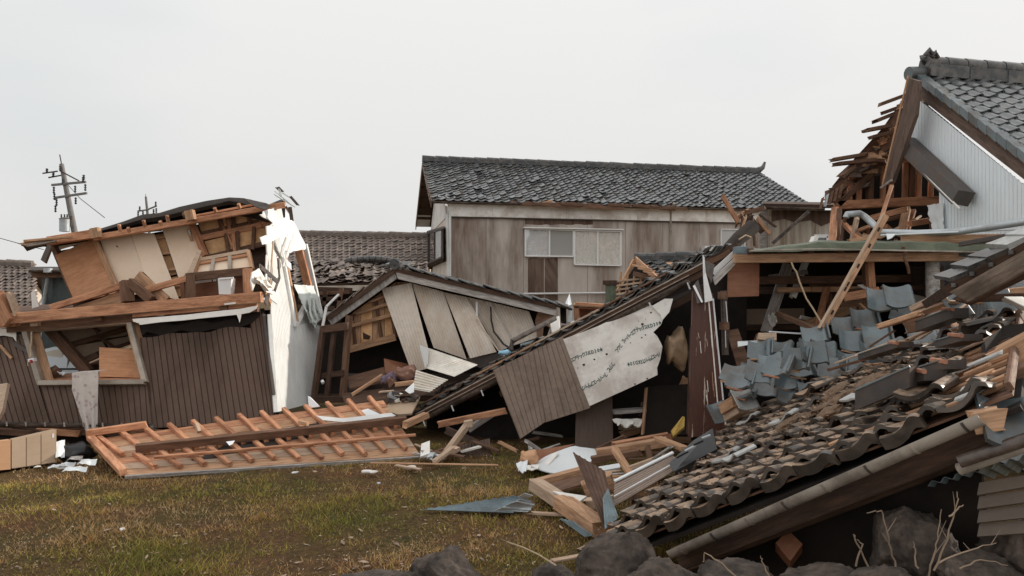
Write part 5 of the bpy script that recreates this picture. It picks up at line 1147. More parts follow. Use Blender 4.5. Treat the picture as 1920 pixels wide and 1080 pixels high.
board_([(1258, 808, 9.6), (1280, 780, 9.7), (1284, 782, 9.7), (1283, 800, 9.6), (1262, 818, 9.5)], .05, yel, 'torn yellow foam piece at the foot of the scraped post', 'foam_piece', 'foam')
plank((1297, 616), (1291, 816), 9.6, 9.4, .05, .05, w_dark, 'thin dark stud just behind the scraped post')

# ================================================================ open shed frame behind the tiles
SH = thing('broken_shed', 'broken open shed with long tan lintel beam over a dark interior', 'shed', V((P(1580, 600, 10).x, 10.5, 0)))
beam('lintel', P(1376, 485, 9.5), P(1792, 481, 9.5), .12, .115, w_tan, SH); beam('lintel', P(1792, 486, 9.6), P(1880, 494, 9.6), .1, .07, w_pale, SH)
for k in range(8): beam('purlin_end', P(1400 + 56 * k, 471 - k * .3, 9.45), P(1411 + 56 * k, 471 - k * .3, 9.45), .1, .07, w_mid, SH)
slab('brown_box_panel', [P(1366, 494, 9.7), P(1424, 492, 9.7), P(1423, 555, 9.65), P(1364, 557, 9.65)], .03, brown_panel, SH)
beam('inner_beam', P(1424, 526, 10.6), P(1705, 522, 10.6), .1, .11, w_mid, SH); beam('hanging_post', P(1630, 490, 9.8), P(1634, 550, 9.8), .09, .09, w_orange, SH); beam('hanging_post', P(1622, 492, 9.95), P(1626, 546, 9.95), .05, .09, w_mid, SH)
beam('bracket_beam', P(1582, 558, 9.8), P(1648, 545, 9.7), .08, .11, w_orange, SH); beam('inner_beam', P(1575, 570, 10.4), P(1682, 563, 10.4), .08, .08, w_mid, SH); beam('inner_post', P(1557, 536, 11), P(1557, 580, 11), .06, .08, w_mid, SH)
beam('brace', P(1611, 568, 10), P(1634, 590, 10), .03, .03, w_tan, SH); beam('inner_post', P(1608, 575, 11), P(1608, 640, 11), .03, .03, w_mid, SH)
tube('round_post', [P(1748, 490, 9.7), P(1750, 585, 9.6), P(1752, 640, 9.6)], .085, w_grey, SH, 14)
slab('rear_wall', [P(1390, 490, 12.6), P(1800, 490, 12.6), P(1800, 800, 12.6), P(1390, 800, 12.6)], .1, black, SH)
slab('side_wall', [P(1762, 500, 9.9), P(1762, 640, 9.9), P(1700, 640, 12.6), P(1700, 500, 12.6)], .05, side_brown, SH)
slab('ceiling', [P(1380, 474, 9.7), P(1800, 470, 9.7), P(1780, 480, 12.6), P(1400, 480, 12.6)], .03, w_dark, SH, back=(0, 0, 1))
slab('rear_board', [P(1376, 580, 12.3), P(1508, 578, 12.3), P(1508, 607, 12.3), P(1376, 609, 12.3)], .03, mat('rear_board_tan', (.36, .27, .20), .8, .1, 6, rnd=0), SH)
slab('rear_shelf', [P(1370, 612, 12.2), P(1500, 610, 12.2), P(1500, 618, 12.2), P(1370, 620, 12.2)], .2, w_dark, SH)
# sheet metal roof over the lintel
g = []
for j, (dd, dy) in enumerate(((9.35, 0), (9.9, -2), (11.4, -4))):
    row = []
    for i in range(22):
        x = 1405 + 21.5 * i; y = 469 - 14 * max(0, min(1, (x - 1440) / 90)) ** 1.0 + (4 if x > 1780 else 0) + 1.2 * math.sin(i * 1.7)
        row.append(P(x, y + dy, dd))
    g.append(row)
g.insert(0, [P(1405 + 21.5 * i, 472 - (2 if i > 4 else 0), 9.3) for i in range(22)])
shell('sheet_roof', g, .006, sheet_gr, SH)
beam('sheet_edge', P(1408, 470, 9.25), P(1535, 467, 9.25), .02, .02, pvc, SH); beam('sheet_edge', P(1535, 467, 9.25), P(1860, 473, 9.25), .02, .02, pvc, SH)
o = thing('leaning_stud', 'long slotted pale stud leaning diagonally against the shed lintel', 'stud', P(1540, 616, 8.6))
d0, d1 = P(1541, 616, 8.6), P(1660, 404, 9.2); ax = (d1 - d0).normalized(); beam('stud', d0, d1, .085, .06, w_tan, o, up=(0, -1, 0), rag=.02); beam('edge_lip', d0 + V((-.05, -.03, 0)), d1 + V((-.05, -.03, 0)), .02, .05, w_pale, o, up=(0, -1, 0))
for q in (.12, .32, .36, .52, .7, .85): c = d0.lerp(d1, q) + V((.0, -.034, 0)); beam('slot', c, c + ax * .06, .022, .012, black, o, up=(0, -1, 0))
o = tube('rope', [P(1484, 492, 9.35), P(1488, 503, 9.3), P(1493, 509, 9.3), P(1499, 528, 9.25), P(1512, 560, 9.2), P(1524, 578, 9.15), P(1541, 607, 9.0)], .011, rope_m, None, 6); tag(o, 'thin tan rope hanging from the shed lintel into the dark', 'rope')
o = tube('frayed_rope', [P(1694, 462, 9.3), P(1698, 476, 9.3), P(1696, 484, 9.3), P(1702, 500, 9.3), P(1704, 512, 9.35)], .018, w_mid, None, 6); tag(o, 'frayed brown rope knotted over the shed lintel', 'rope')
# white and pale boards low in the dark
board_([(1383, 640, 9.2), (1422, 638, 9.2), (1428, 642, 9.2), (1384, 650, 9.15)], .015, white, 'peeling white board in the dark beside the black downpipe'); board_([(1422, 624, 9.2), (1456, 624, 9.2), (1456, 638, 9.15), (1422, 636, 9.15)], .08, w_pale, 'pale timber end above the blue grey tiles', 'timber_end', 'timber')
plank((1444, 622), (1508, 626), 9.4, 9.4, .02, .02, white, 'thin white strip in the dark above the tiles'); plank((1458, 588), (1530, 618), 9.8, 9.0, .07, .06, w_mid, 'brown timber slanting down to the blue grey tiles')
board_([(1362, 620, 9.5), (1384, 616, 9.5), (1410, 690, 9.3), (1384, 692, 9.3)], .03, w_mid, 'brown wall board slanting beside the black downpipe')
o = cloth('plastic_bag', [P(1440, 590, 10), P(1452, 585, 10), P(1458, 606, 9.9), P(1438, 606, 9.9)], .01, mat('clear_plastic', (.45, .42, .38), .25, .2, 6, rnd=0), None, 8, 8, .05, 9, 3); tag(o, 'crumpled clear plastic bag hanging in the dark shed', 'bag')
board_([(1608, 534, 9.9), (1618, 533, 9.9), (1626, 540, 9.85), (1624, 543, 9.85)], .02, plaster, 'curled white scrap on the shed bracket', 'scrap', 'scrap')

rr = random.Random(61)
for k in range(22):
    x, y = rr.uniform(800, 1285), rr.uniform(812, 868); p = G(x, y + 6, .06); p.y = min(p.y, 10.4); m = rr.choice([w_mid, w_dark, w_tan, w_pale, metal_d, plaster, w_grey, w_mid])
    o = beam('splintered_stick', p, p + V((rr.uniform(-.5, .5), rr.uniform(-.25, .25), rr.uniform(-.02, .16))), rr.uniform(.03, .1), rr.uniform(.015, .05), m, None, rag=.03)
    tag(o, 'splintered stick strewn on the ground under the fallen eave', 'stick', 'splintered sticks under the fallen eave')

for k in range(20):                        # snapped members inside the dark shed
    x, y, d = rr.uniform(1385, 1740), rr.uniform(505, 690), rr.uniform(10.6, 12.3); a = P(x, y, d); ang = rr.choice([0, 0, 1.4, .6, -.5]) + rr.gauss(0, .15); l = rr.uniform(.4, 1.5)
    beam('inner_member', a, a + V((l * math.cos(ang), rr.uniform(-.2, .2), l * math.sin(ang))), rr.uniform(.05, .1), rr.uniform(.05, .16), rr.choice([w_mid, w_tan, w_umber, w_orange, plaster, w_grey]), SH, rag=.02)
for k in range(16):                        # broken lining under the eave
    x = rr.uniform(830, 1290); y = rr.uniform(max(690, 800 - (x - 830) * .25), 835); d = rr.uniform(10.7, 11.4); a = P(x, y, d); ang = rr.choice([0, .5, 1.4, -.4]) + rr.gauss(0, .2); l = rr.uniform(.3, .9)
    beam('hanging_lath', a, a + V((l * math.cos(ang), rr.uniform(-.15, .15), l * math.sin(ang) * .6)), rr.uniform(.04, .09), rr.uniform(.03, .12), rr.choice([w_mid, w_tan, w_umber, w_pale, w_grey]), FE, rag=.03)

# ================================================================ tall gabled house on the right
RH = thing('tall_gabled_house', 'tall house with pale blue ribbed gable wall, black tiles and torn rear', 'house', V((7.0, 11, 0)))
GXX = 6.6
def GX(px, py, off=0.0):
    x = GXX - off; d = x * F / (px - 960); return P(px, py, d)
def ribcols(name, x, y0, y1, top, bot, pitch, amp, m, parent, th=.004):
    n = round(abs(y1 - y0) / pitch); cols = []
    for k in range(n):
        for u, hgt in ((0, 1), (.05, 0), (.13, 0), (.18, 1), (.6, 1)): cols.append((y0 + (y1 - y0) * (k + u) / n, hgt))
    cols.append((y1, 1)); grid = []
    for j in range(5):
        grid.append([V((x - h_ * amp, y, top(y) + (bot(y) - top(y)) * j / 4)) for y, h_ in cols])
    return shell(name, grid, th, m, parent)
ztop = lambda y: 5.48 - .715 * (12.05 - y) if y < 12.05 else 5.48 - .9 * (y - 12.05)
ribcols('gable_wall', GXX, 8.9, 12.6, ztop, lambda y: 0 if y < 11.37 else 3.575 + .852 * (y - 10.9), .08, .022, side_blue, RH)
slab('gable_wall_core', [V((GXX + .05, 8.9, 0)), V((GXX + .05, 11.35, 0)), V((GXX + .05, 11.35, 4.0)), V((GXX + .05, 12.5, 4.95)), V((GXX + .05, 12.0, 5.35)), V((GXX + .05, 8.9, 3.1))], .08, w_dark, RH, back=(1, 0, 0))
ribbed('front_wall', [V((6.62, 9.1, 3.55)), V((11.7, 10.05, 3.55)), V((11.7, 10.05, 0)), V((6.62, 9.1, 0))], .08, .02, side_blue, RH, prof='groove', nv=2)
slab('far_end_wall', [V((11.65, 10.1, 0)), V((11.65, 15.6, 0)), V((11.65, 15.6, 3.4)), V((11.65, 13, 5.6)), V((11.65, 10.1, 3.4))], .1, side_blue, RH, back=(-1, 0, 0))
# roof: front slope
RS, RE = V((6.55, 12.02, 5.80)), V((11.7, 13.0, 5.80)); ES, EE = V((6.55, 8.75, 3.50)), V((11.7, 9.7, 3.50))
slab('roof_deck', [ES, EE, RE, RS], .08, w_dark, RH, back=(0, 0, -1))
tile_roof(RH, [ES + V((.12, 0, .02)), EE, RE, RS + V((.12, 0, .02))], t_grey, jit=.007, rot=.015, seed=41, cap=300)
for k in range(16):
    a, b = RS.lerp(ES, k / 16), RS.lerp(ES, (k + .97) / 16)
    slab('verge_tile', [a + V((-.02, 0, .09)), b + V((-.02, 0, .07)), b + V((-.02, 0, -.06)), a + V((-.02, 0, -.04))], .14, tile_blue, RH, back=(1, 0, 0))
slab('bargeboard', [RS + V((.03, 0, -.05)), ES + V((.03, 0, -.05)), ES + V((.03, 0, -.30)), RS + V((.03, -.02, -.32))], .05, w_umber, RH, back=(1, 0, 0))
slab('verge_soffit', [RS + V((.08, 0, -.12)), ES + V((.08, 0, -.12)), ES + V((.35, 0, -.12)), RS + V((.35, 0, -.12))], .02, w_dark, RH, back=(0, 0, 1))
# ridge with ornament tile
n_ = 7
for k in range(n_): beam('ridge_course', (RS + V((.15, 0, .08))).lerp(RE, k / n_), (RS + V((.15, 0, .08))).lerp(RE, (k + .98) / n_), .3, .2, tile_blk, RH)
for k in range(14): tube('ridge_tile', [(RS + V((.15, 0, .22))).lerp(RE + V((0, 0, .2)), k / 14), (RS + V((.15, 0, .21))).lerp(RE + V((0, 0, .19)), (k + .96) / 14)], .13, tile_blk, RH, 10)
tube('ridge_end_roll', [RS + V((-.12, -.02, .05)), RS + V((.14, .03, .07))], .11, tile_blue, RH, 14)
orn = rock('ridge_ornament', RS + V((.24, .03, .27)), (.17, .12, .15), tile_blk, 3, 4, .7); orn.parent = RH; orn.matrix_basis = world(RH).inverted() @ world(orn)
for k in range(2): tube('ornament_curl', [RS + V((.12 + .1 * k, -.08, .33 - .03 * k)), RS + V((.17 + .1 * k, -.11, .41 - .04 * k)), RS + V((.25 + .08 * k, -.08, .33 - .04 * k))], .038, tile_blk, RH, 8)
# detached bargeboards
o = slab('fallen_bargeboard', [GX(1703, 146, .32), GX(1722, 152, .32), GX(1716, 215, .34), GX(1672, 342, .4), GX(1655, 346, .4), GX(1690, 215, .34)], .06, w_umber, None, grain=1); tag(o, 'long brown bargeboard hanging down from the roof peak of the tall house', 'bargeboard')
beam('edge', GX(1703, 142, .38), GX(1655, 346, .46), .02, .03, w_tan, o)
tube('strap', [GX(1652, 352, .42), GX(1672, 338, .42)], .02, w_grey, o, 6)
t = thing('fallen_box_gutter', 'dark box shaped bargeboard fallen across the pale blue gable wall', 'bargeboard', GX(1750, 330, .3))
beam('box', GX(1697, 268, .18), GX(1806, 372, .22), .22, .26, metal_d, t, up=(-1, 0, .2)); beam('pale_edge', GX(1690, 282, .3), GX(1800, 392, .36), .02, .03, plaster, t, up=(-1, 0, 0))
plank((1672, 348), (1652, 410), 12.0, 11.6, .05, .05, w_orange, 'thin orange strip hanging below the fallen bargeboard')
# exposed frame of the torn rear part
EF = PD(13.3)
def ef(x, y, off=0): return EF(x, y, off)
beam('frame_beam', ef(1566, 385, .1), ef(1765, 376, .1), .14, .15, w_orange, RH)
for x, y0, w in ((1610, 322, .05), (1630, 315, .14), (1655, 308, .06), (1670, 300, .05), (1696, 303, .07), (1706, 300, .16), (1721, 318, .06), (1744, 330, .05), (1592, 340, .05)): beam('frame_stud', ef(x + 2, y0, 0), ef(x, 380, 0), w, .09, w_orange if w < .1 else w_mid, RH)
beam('frame_beam', ef(1652, 308, .08), ef(1712, 298, .08), .08, .09, w_orange, RH); beam('frame_brace', ef(1572, 384, .14), ef(1668, 292, .14), .06, .10, w_mid, RH); slab('frame_infill', [ef(1718, 306, .02), ef(1736, 318, .02), ef(1733, 328, .02), ef(1718, 328, .02)], .02, w_pale, RH)
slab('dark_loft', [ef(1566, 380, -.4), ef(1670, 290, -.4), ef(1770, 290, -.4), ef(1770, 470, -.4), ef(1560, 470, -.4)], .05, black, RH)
slab('frame_block', [ef(1553, 356, .2), ef(1576, 356, .2), ef(1574, 378, .2), ef(1554, 380, .2)], .15, w_mid, RH)
# broken eave boards and tiles of the torn rear slope
rr = random.Random(9)
for k in range(80):
    q = rr.random(); x = 1705 - 150 * q + rr.uniform(-10, 14); y = 190 + 175 * (q ** .82) + rr.uniform(-8, 14)
    if 1650 < x and y > 300: continue
    l = rr.uniform(18, 46); d = 12.4 + 1.2 * q
    beam('broken_roof_board', P(x, y, d), P(x + l, y - l * rr.uniform(-.1, .55), d + rr.uniform(-.2, .3)), rr.uniform(.1, .26), rr.uniform(.03, .13), rr.choice([w_mid, w_tan, w_umber, tile_weath, w_tan, w_orange]), RH, rag=.06)
for a, b in (((1622, 245), (1690, 232)), ((1650, 196), (1704, 176)), ((1640, 228), (1694, 206)), ((1655, 212), (1700, 196)), ((1632, 258), (1688, 244)), ((1560, 300), (1620, 290)), ((1566, 308), (1640, 300)), ((1578, 330), (1600, 310))): beam('broken_roof_board', P(*a, 12.6), P(*b, 12.7), .16, .06, w_mid, RH, rag=.05)
slab('torn_roof_underside', [P(1712, 150, 12.5), P(1700, 250, 12.4), P(1640, 300, 13), P(1566, 370, 13.4), P(1560, 350, 13.4), P(1600, 300, 13), P(1655, 240, 12.7), P(1690, 190, 12.5)], .06, w_mid, RH)
for k in range(5): slab('hanging_metal_scrap', [P(1540 + 9 * k, 372 - 6 * k, 13), P(1546 + 9 * k, 368 - 6 * k, 13), P(1540 + 9 * k, 392 - 5 * k, 12.9), P(1535 + 9 * k, 392 - 5 * k, 12.9)], .01, metal_l if k == 1 else w_mid, RH)
# torn wrap on the wall edge
c = [GX(1738, 385, .06), GX(1768, 380, .06), GX(1772, 440, .06), GX(1748, 436, .06)]
o = cloth('torn_wrap', c, .005, white, RH, 12, 12, .02, 6, 8, .04)
# tangle of broken studs below the beam
rr = random.Random(15)
tang = [((1566, 392), (1560, 462), .12, w_orange), ((1574, 392), (1570, 462), .08, w_mid), ((1578, 415), (1612, 450), .08, w_orange), ((1586, 400), (1576, 460), .05, w_mid), ((1594, 425), (1614, 445), .07, w_tan), ((1607, 408), (1596, 458), .08, w_pale), ((1612, 432), (1632, 424), .07, w_tan), ((1630, 410), (1700, 392), .12, w_orange), ((1640, 418), (1705, 402), .08, w_mid), ((1700, 392), (1690, 440), .12, w_tan), ((1712, 394), (1700, 432), .09, w_orange), ((1704, 420), (1752, 412), .12, w_orange), ((1614, 450), (1650, 436), .08, w_mid), ((1620, 440), (1640, 455), .1, w_tan), ((1650, 445), (1690, 425), .06, w_pale), ((1628, 455), (1628, 425), .06, w_mid), ((1660, 425), (1675, 440), .1, w_orange), ((1716, 412), (1726, 405), .04, w_pale), ((1745, 400), (1748, 440), .06, w_mid)]
t = thing('broken_stud_tangle', 'tangle of snapped orange studs jammed under the torn frame beam', 'broken timber', P(1650, 462, 12.4))
for a, b, w, m in tang: beam('snapped_stud', P(*a, 12.4 + rr.uniform(-.3, .4)), P(*b, 12.4 + rr.uniform(-.3, .4)), w, w * .8, m, t, rag=.03)
for k in range(10): a = P(rr.uniform(1605, 1690), rr.uniform(440, 460), 12.2); beam('splinter', a, a + V((rr.uniform(-.3, .3), rr.uniform(-.1, .1), rr.uniform(-.05, .1))), .04, .04, rr.choice([w_pale, w_tan]), t, rag=.04)
# pipes and flashing lying over the shed roof
o = tube('grey_pipe', [P(1586, 408, 11.6), P(1588, 402, 11.6), P(1612, 400, 11.6), P(1620, 405, 11.6), P(1648, 430, 11.3)], .05, metal_l, None, 12); tag(o, 'bent grey pipe hooked over the snapped studs', 'pipe')
o = tube('grey_pipe', [P(1653, 435, 10.6), P(1720, 437, 10.2), P(1800, 434, 9.8), P(1850, 427, 9.4), P(1960, 410, 9.0)], .045, metal_l, None, 12); tag(o, 'long grey pipe lying along the top of the shed roof', 'pipe')
plank((1652, 441), (1960, 428), 10.4, 9.2, .06, .02, white, 'thin white flashing strip below the long grey pipe', 'flashing_strip', 'flashing'); plank((1690, 449), (1960, 447), 10.3, 9.4, .1, .12, w_tan, 'tan board lying along the green shed roof')
o = slab('white_scrap', [P(1662, 438, 10.1), P(1680, 438, 10.1), P(1672, 446, 10), P(1664, 449, 10)], .01, white); tag(o, 'torn white scrap beside the long grey pipe', 'scrap')
plank((1800, 458), (1960, 430), 9.2, 8.6, .08, .06, metal_d, 'dark metal rail slanting over the tan board'); plank((1590, 452), (1650, 444), 10.6, 10.5, .1, .05, w_tan, 'loose tan board beside the leaning stud')

# ================================================================ near roof edge at the right border
NR = thing('hanging_roof_edge', 'dark roof edge with stacked tile ends jutting in from the border', 'roof', P(1900, 600, 5.2))
n0, n1 = P(1768, 538, 5.6), P(2000, 410, 4.9)
slab('barge', [P(1785, 560, 5.4), P(1925, 482, 5.0), P(2000, 440, 4.85), P(2000, 500, 4.8), P(1925, 512, 4.95), P(1812, 568, 5.3)], .06, w_dark, NR)
slab('barge_face', [P(1780, 548, 5.36), P(1990, 430, 4.8), P(1990, 470, 4.75), P(1815, 566, 5.25)], .03, mat('barge_weathered', (.16, .115, .085), .85, .4, 5, (1, 9, 9), .5, (.06, .045, .035), .7, 3, rnd=0), NR)
slab('deck', [n0, n1, n1 + V((.5, 1.2, -.12)), n0 + V((.5, 1.2, -.12))], .07, w_dark, NR, back=(0, 0, -1))
for k in range(6):
    a, b = n0.lerp(n1, .04 + k / 6.2), n0.lerp(n1, .04 + (k + 1.08) / 6.2); zz = .03 + .01 * (k % 2)
    slab('edge_tile', [a + V((0, -.03, zz + .02)), b + V((0, -.03, zz)), b + V((.05, .28, zz + .02)), a + V((.05, .28, zz + .05))], .035, tile_pale if k > 2 else tile_blk, NR, back=(0, 0, -1))
    beam('tile_nib', a + V((.02, -.05, zz - .02)), a + V((.02, -.05, zz - .05)), .03, .03, tile_blk, NR)

# ================================================================ fallen tiled roof in front
FR = thing('fallen_tiled_roof', 'fallen roof slope of muddy pantiles with beige gutter along its lower edge', 'roof', V((1.9, 5.4, 0)))
E0, E1, R1, R0 = P(1090, 1042, 6.0), P(1845, 748, 4.0), P(1888, 590, 6.6), P(1392, 782, 9.0)
RQ = [E0, E1, R1, R0]; rn2 = (E1 - E0).cross(R0 - E0).normalized(); rn2 = rn2 if rn2.z > 0 else -rn2
# deck boards and battens
for k in range(14):
    a, b = k / 14 + .004, (k + 1) / 14 - .004
    q = [bil(RQ, -.02, a), bil(RQ, 1.04, a), bil(RQ, 1.04, b), bil(RQ, -.02, b)]; dz = -.03 + .004 * (k % 2)
    slab('deck_board', [p + rn2 * dz for p in q], .014, [w_mid, w_tan, w_grey][k % 3], FR, back=-rn2)
for k in range(14): beam('tile_batten', bil(RQ, -.01, (k + .8) / 14) - rn2 * .004, bil(RQ, 1.03, (k + .8) / 14) - rn2 * .004, .035, .03, w_tan, FR, up=rn2)
slab('underside', [p - rn2 * .1 for p in (bil(RQ, -.02, 0), bil(RQ, 1.04, 0), bil(RQ, 1.04, 1), bil(RQ, -.02, 1))], .03, black, FR, back=-rn2)
rr0 = random.Random(77)
def skipf(u, v, i, j):
    if u > .93 and v > .1: return rr0.random() < .5
    if u > .8 and .15 < v < .8: return rr0.random() < .25
    return rr0.random() < .04
def dropf(M, u, v, rr):
    s_ = .12 + 1.15 * u * u
    M = M @ Matrix.Translation((rr.gauss(0, .014) * s_, rr.gauss(0, .02) * s_ , abs(rr.gauss(0, .013)))) @ Matrix.Rotation(rr.gauss(0, .06) * s_, 4, 'Z') @ Matrix.Rotation(rr.gauss(0, .05) * s_, 4, 'Y') @ Matrix.Rotation(rr.gauss(-.03, .05) * s_, 4, 'X')
    if v > .05 and rr.random() < .02 + .42 * u * u * (.4 + v):
        M = M @ Matrix.Translation((rr.uniform(-.06, .06), rr.uniform(-.14, .02), rr.uniform(.01, .055))) @ Matrix.Rotation(rr.uniform(-.4, .4), 4, 'Z') @ Matrix.Rotation(rr.uniform(-.25, .15), 4, 'X') @ Matrix.Rotation(rr.uniform(-.3, .3), 4, 'Y')
    return M
t_mud2 = tile_mesh('roof_tile_muddy_big', tile_mud, w=.292, l=.31, h=.06, th=.03, nx=14, m2=tile_edge)
tile_roof(FR, RQ, t_mud2, jit=.006, rot=.03, seed=51, skip=skipf, drop=dropf, lift=.05, tilt=.2)
# eave course: thick curved end tiles hanging over the gutter
for k in range(8):
    u = .24 + k * .088; c = bil(RQ, u, .0) + rn2 * .01
    x = (E1 - E0).normalized(); y = (bil(RQ, u, .1) - bil(RQ, u, 0)).normalized(); M = Matrix.Identity(4)
    for q, a in enumerate((x, rn2.cross(x), rn2)):
        for j in range(3): M[j][q] = a[j]
    vs, fs = [], []; nx = 12; jy, jz, jr = R.uniform(-.02, .02), R.uniform(-.012, .012), R.uniform(-.05, .05)
    for i in range(nx + 1):
        uu = i / nx; z = -.03 * math.sin(math.pi * uu / .62) if uu < .62 else .05 * math.sin(math.pi * (uu - .62) / .38)
        for (yy, zz) in ((-.03, .045), (.02, .05), (.02, -.05), (-.03, -.045)): vs.append(M @ V(((uu - .5) * .268, yy + jy, z * .55 + zz * .8 - .01 + jz + jr * (uu - .5))) + c)
    for i in range(nx):
        for q in range(4): fs.append((i * 4 + q, i * 4 + (q + 1) % 4, i * 4 + 4 + (q + 1) % 4, i * 4 + 4 + q))
    fs += [(0, 1, 2, 3), (nx * 4 + 3, nx * 4 + 2, nx * 4 + 1, nx * 4)]
    o = mesh('eave_end_tile', vs, fs, tile_mud, FR, smooth=50); o.data.materials.append(tile_edge)
    for i, p in enumerate(o.data.polygons): p.material_index = 0 if i % 4 == 0 and i < 4 * nx else 1
# right verge: batten with broken tile stubs
beam('verge_board', bil(RQ, 1.04, .02), bil(RQ, 1.04, 1.0), .035, .05, w_mid, FR, up=rn2)
for k in range(16):
    q = bil(RQ, 1.0 + R.uniform(-.03, .02), .04 + k / 17) + rn2 * R.uniform(.02, .06); e = (E1 - E0).normalized() * R.uniform(.06, .22) 
    beam('broken_verge_stub', q - e, q + (E1 - E0).normalized() * .04, R.uniform(.04, .08), .02, R.choice([w_pale, tile_pale, w_tan, w_mid]), FR, up=rn2, rag=.02)
# gutter
gq0, gq1 = P(1258, 1032, 5.25), P(1838, 777, 3.93)
gutter('gutter', gq0, gq1, .058, pvc, FR, nv=12)
gd = (gq1 - gq0).normalized()
beam('gutter_front_lip', gq0 + V((-.05, -.03, .012)), gq1 + V((-.05, -.03, .012)), .012, .014, pvc, FR) if False else None
for k in range(8):
    c = gq0.lerp(gq1, .05 + k * .13); up_ = (V((0, 0, 1)) - gd * gd.z).normalized(); s_ = gd.cross(up_)
    g = [[c + gd * w_ + (s_ * math.cos(a) - up_ * math.sin(a)) * .061 for a in [math.pi * i / 10 for i in range(11)]] for w_ in (-.008, .008)]
    shell('gutter_bracket', g, -.003, metal_d if k % 2 else pvc, FR)
beam('fascia', gq0 + V((.07, .09, -.09)), gq1 + V((.10, .10, -.12)), .04, .17, w_dark, FR); beam('under_eave_rail', gq0 + V((.2, .3, -.2)), gq1 + V((.2, .3, -.25)), .08, .1, w_dark, FR)
beam('fascia_end', gq1 + V((.0, .05, -.05)), gq1 + V((.13, .02, -.02)), .09, .12, w_tan, FR, rag=.03)
slab('under_shade_sheet', [gq0 + V((.25, .4, -.12)), gq1 + V((.3, .45, -.18)), V((gq1.x + .3, gq1.y + .5, -.1)), V((gq0.x + .25, gq0.y + .4, -.1))], .06, black, FR)  # added black sheet, paints the deep shade below the gutter
# soil caked on the tiles
def crumbs():
    rr = random.Random(19); vs, fs = [], []
    octa = [V((1, 0, 0)), V((-1, 0, 0)), V((0, 1, 0)), V((0, -1, 0)), V((0, 0, 1)), V((0, 0, -.3))]; of = [(0, 2, 4), (2, 1, 4), (1, 3, 4), (3, 0, 4), (2, 0, 5), (1, 2, 5), (3, 1, 5), (0, 3, 5)]
    for k in range(1500):
        u, v = rr.uniform(0, .98), rr.uniform(.06, .98)
        den = noise.noise(V((u * 5, v * 5, 3))) + .9 * math.exp(-((u - .62) ** 2 + (v - .55) ** 2) * 9)
        if den + rr.gauss(0, .25) < .18: continue
        s_ = rr.uniform(.003, .009) * (1 + 1.3 * max(0, den)); p = bil(RQ, u, v) + rn2 * (.052 + rr.uniform(0, .03)); o = len(vs)
        a = rr.uniform(0, 6.28); Mz = Matrix.Rotation(a, 3, 'Z')
        vs += [p + (Mz @ V((q.x * rr.uniform(.6, 1.5), q.y * rr.uniform(.6, 1.5), q.z))) * s_ for q in octa]; fs += [tuple(o + i for i in f) for f in of]
    o = mesh('soil_crumbs', vs, fs, soil, None); tag(o, 'brown soil and straw caked over the fallen pantiles', 'soil', kind='stuff')
crumbs()
# mud heaps filling the troughs in the middle of the slope
for k, (u, v, s_) in enumerate(((.58, .55, .30), (.66, .62, .26), (.52, .70, .22), (.70, .48, .2), (.45, .5, .18), (.60, .40, .17))):
    o = rock('soil_heap', bil(RQ, u, v) + rn2 * .04, (s_, s_ * .8, .055), soil, 60 + k, 4, 1.1, .6); o.matrix_basis = Matrix.Translation(bil(RQ, u, v) + rn2 * .045) @ frame(E1 - E0, rn2); WM[o.name] = o.matrix_basis.copy()
    tag(o, ['largest clod of brown roof soil amid the muddy slope', 'soil clod next to the black ridge tile', 'soil clod nearest the blue grey tile heap', 'soil clod closest to the bare battens', 'small soil clod beside the pale curved tile', 'small soil clod closest to the gutter'][k], 'soil heap', 'soil clods on the fallen roof')
def single(px, py, d, m, rx, ry, rz, s=1.0, label=None, group=None, parent=None, name='roof_tile'):
    M = Matrix.Translation(P(px, py, d)) @ Matrix.Rotation(rz, 4, 'Z') @ Matrix.Rotation(rx, 4, 'X') @ Matrix.Rotation(ry, 4, 'Y') @ Matrix.Diagonal((s, s, s, 1)) @ Matrix.Translation((0, -.15, 0))
    o = link(bpy.data.objects.new(name, m), M, parent)
    if label: tag(o, label, 'roof tile', group)
    return o
# slid tiles below the left edge of the slope
rr = random.Random(23)
for k in range(0):
    x, y = 1150 + (k % 5) * 38 + rr.uniform(-6, 6), 992 - (k % 5) * 30 - (k // 5) * 4 + rr.uniform(-6, 6) + (k // 5) * 18
    d = 6.0 + (k % 5) * .18 - (k // 5) * .2
    M = Matrix.Translation(P(x, y, d)) @ frame(E1 - E0, rn2) @ Matrix.Rotation(rr.gauss(0, .1), 4, 'Z') @ Matrix.Rotation(rr.gauss(-.05, .08), 4, 'X')
    link(bpy.data.objects.new('slid_tile', t_mud2), M, FR)
RPL = Pl(E0, E1, R0)
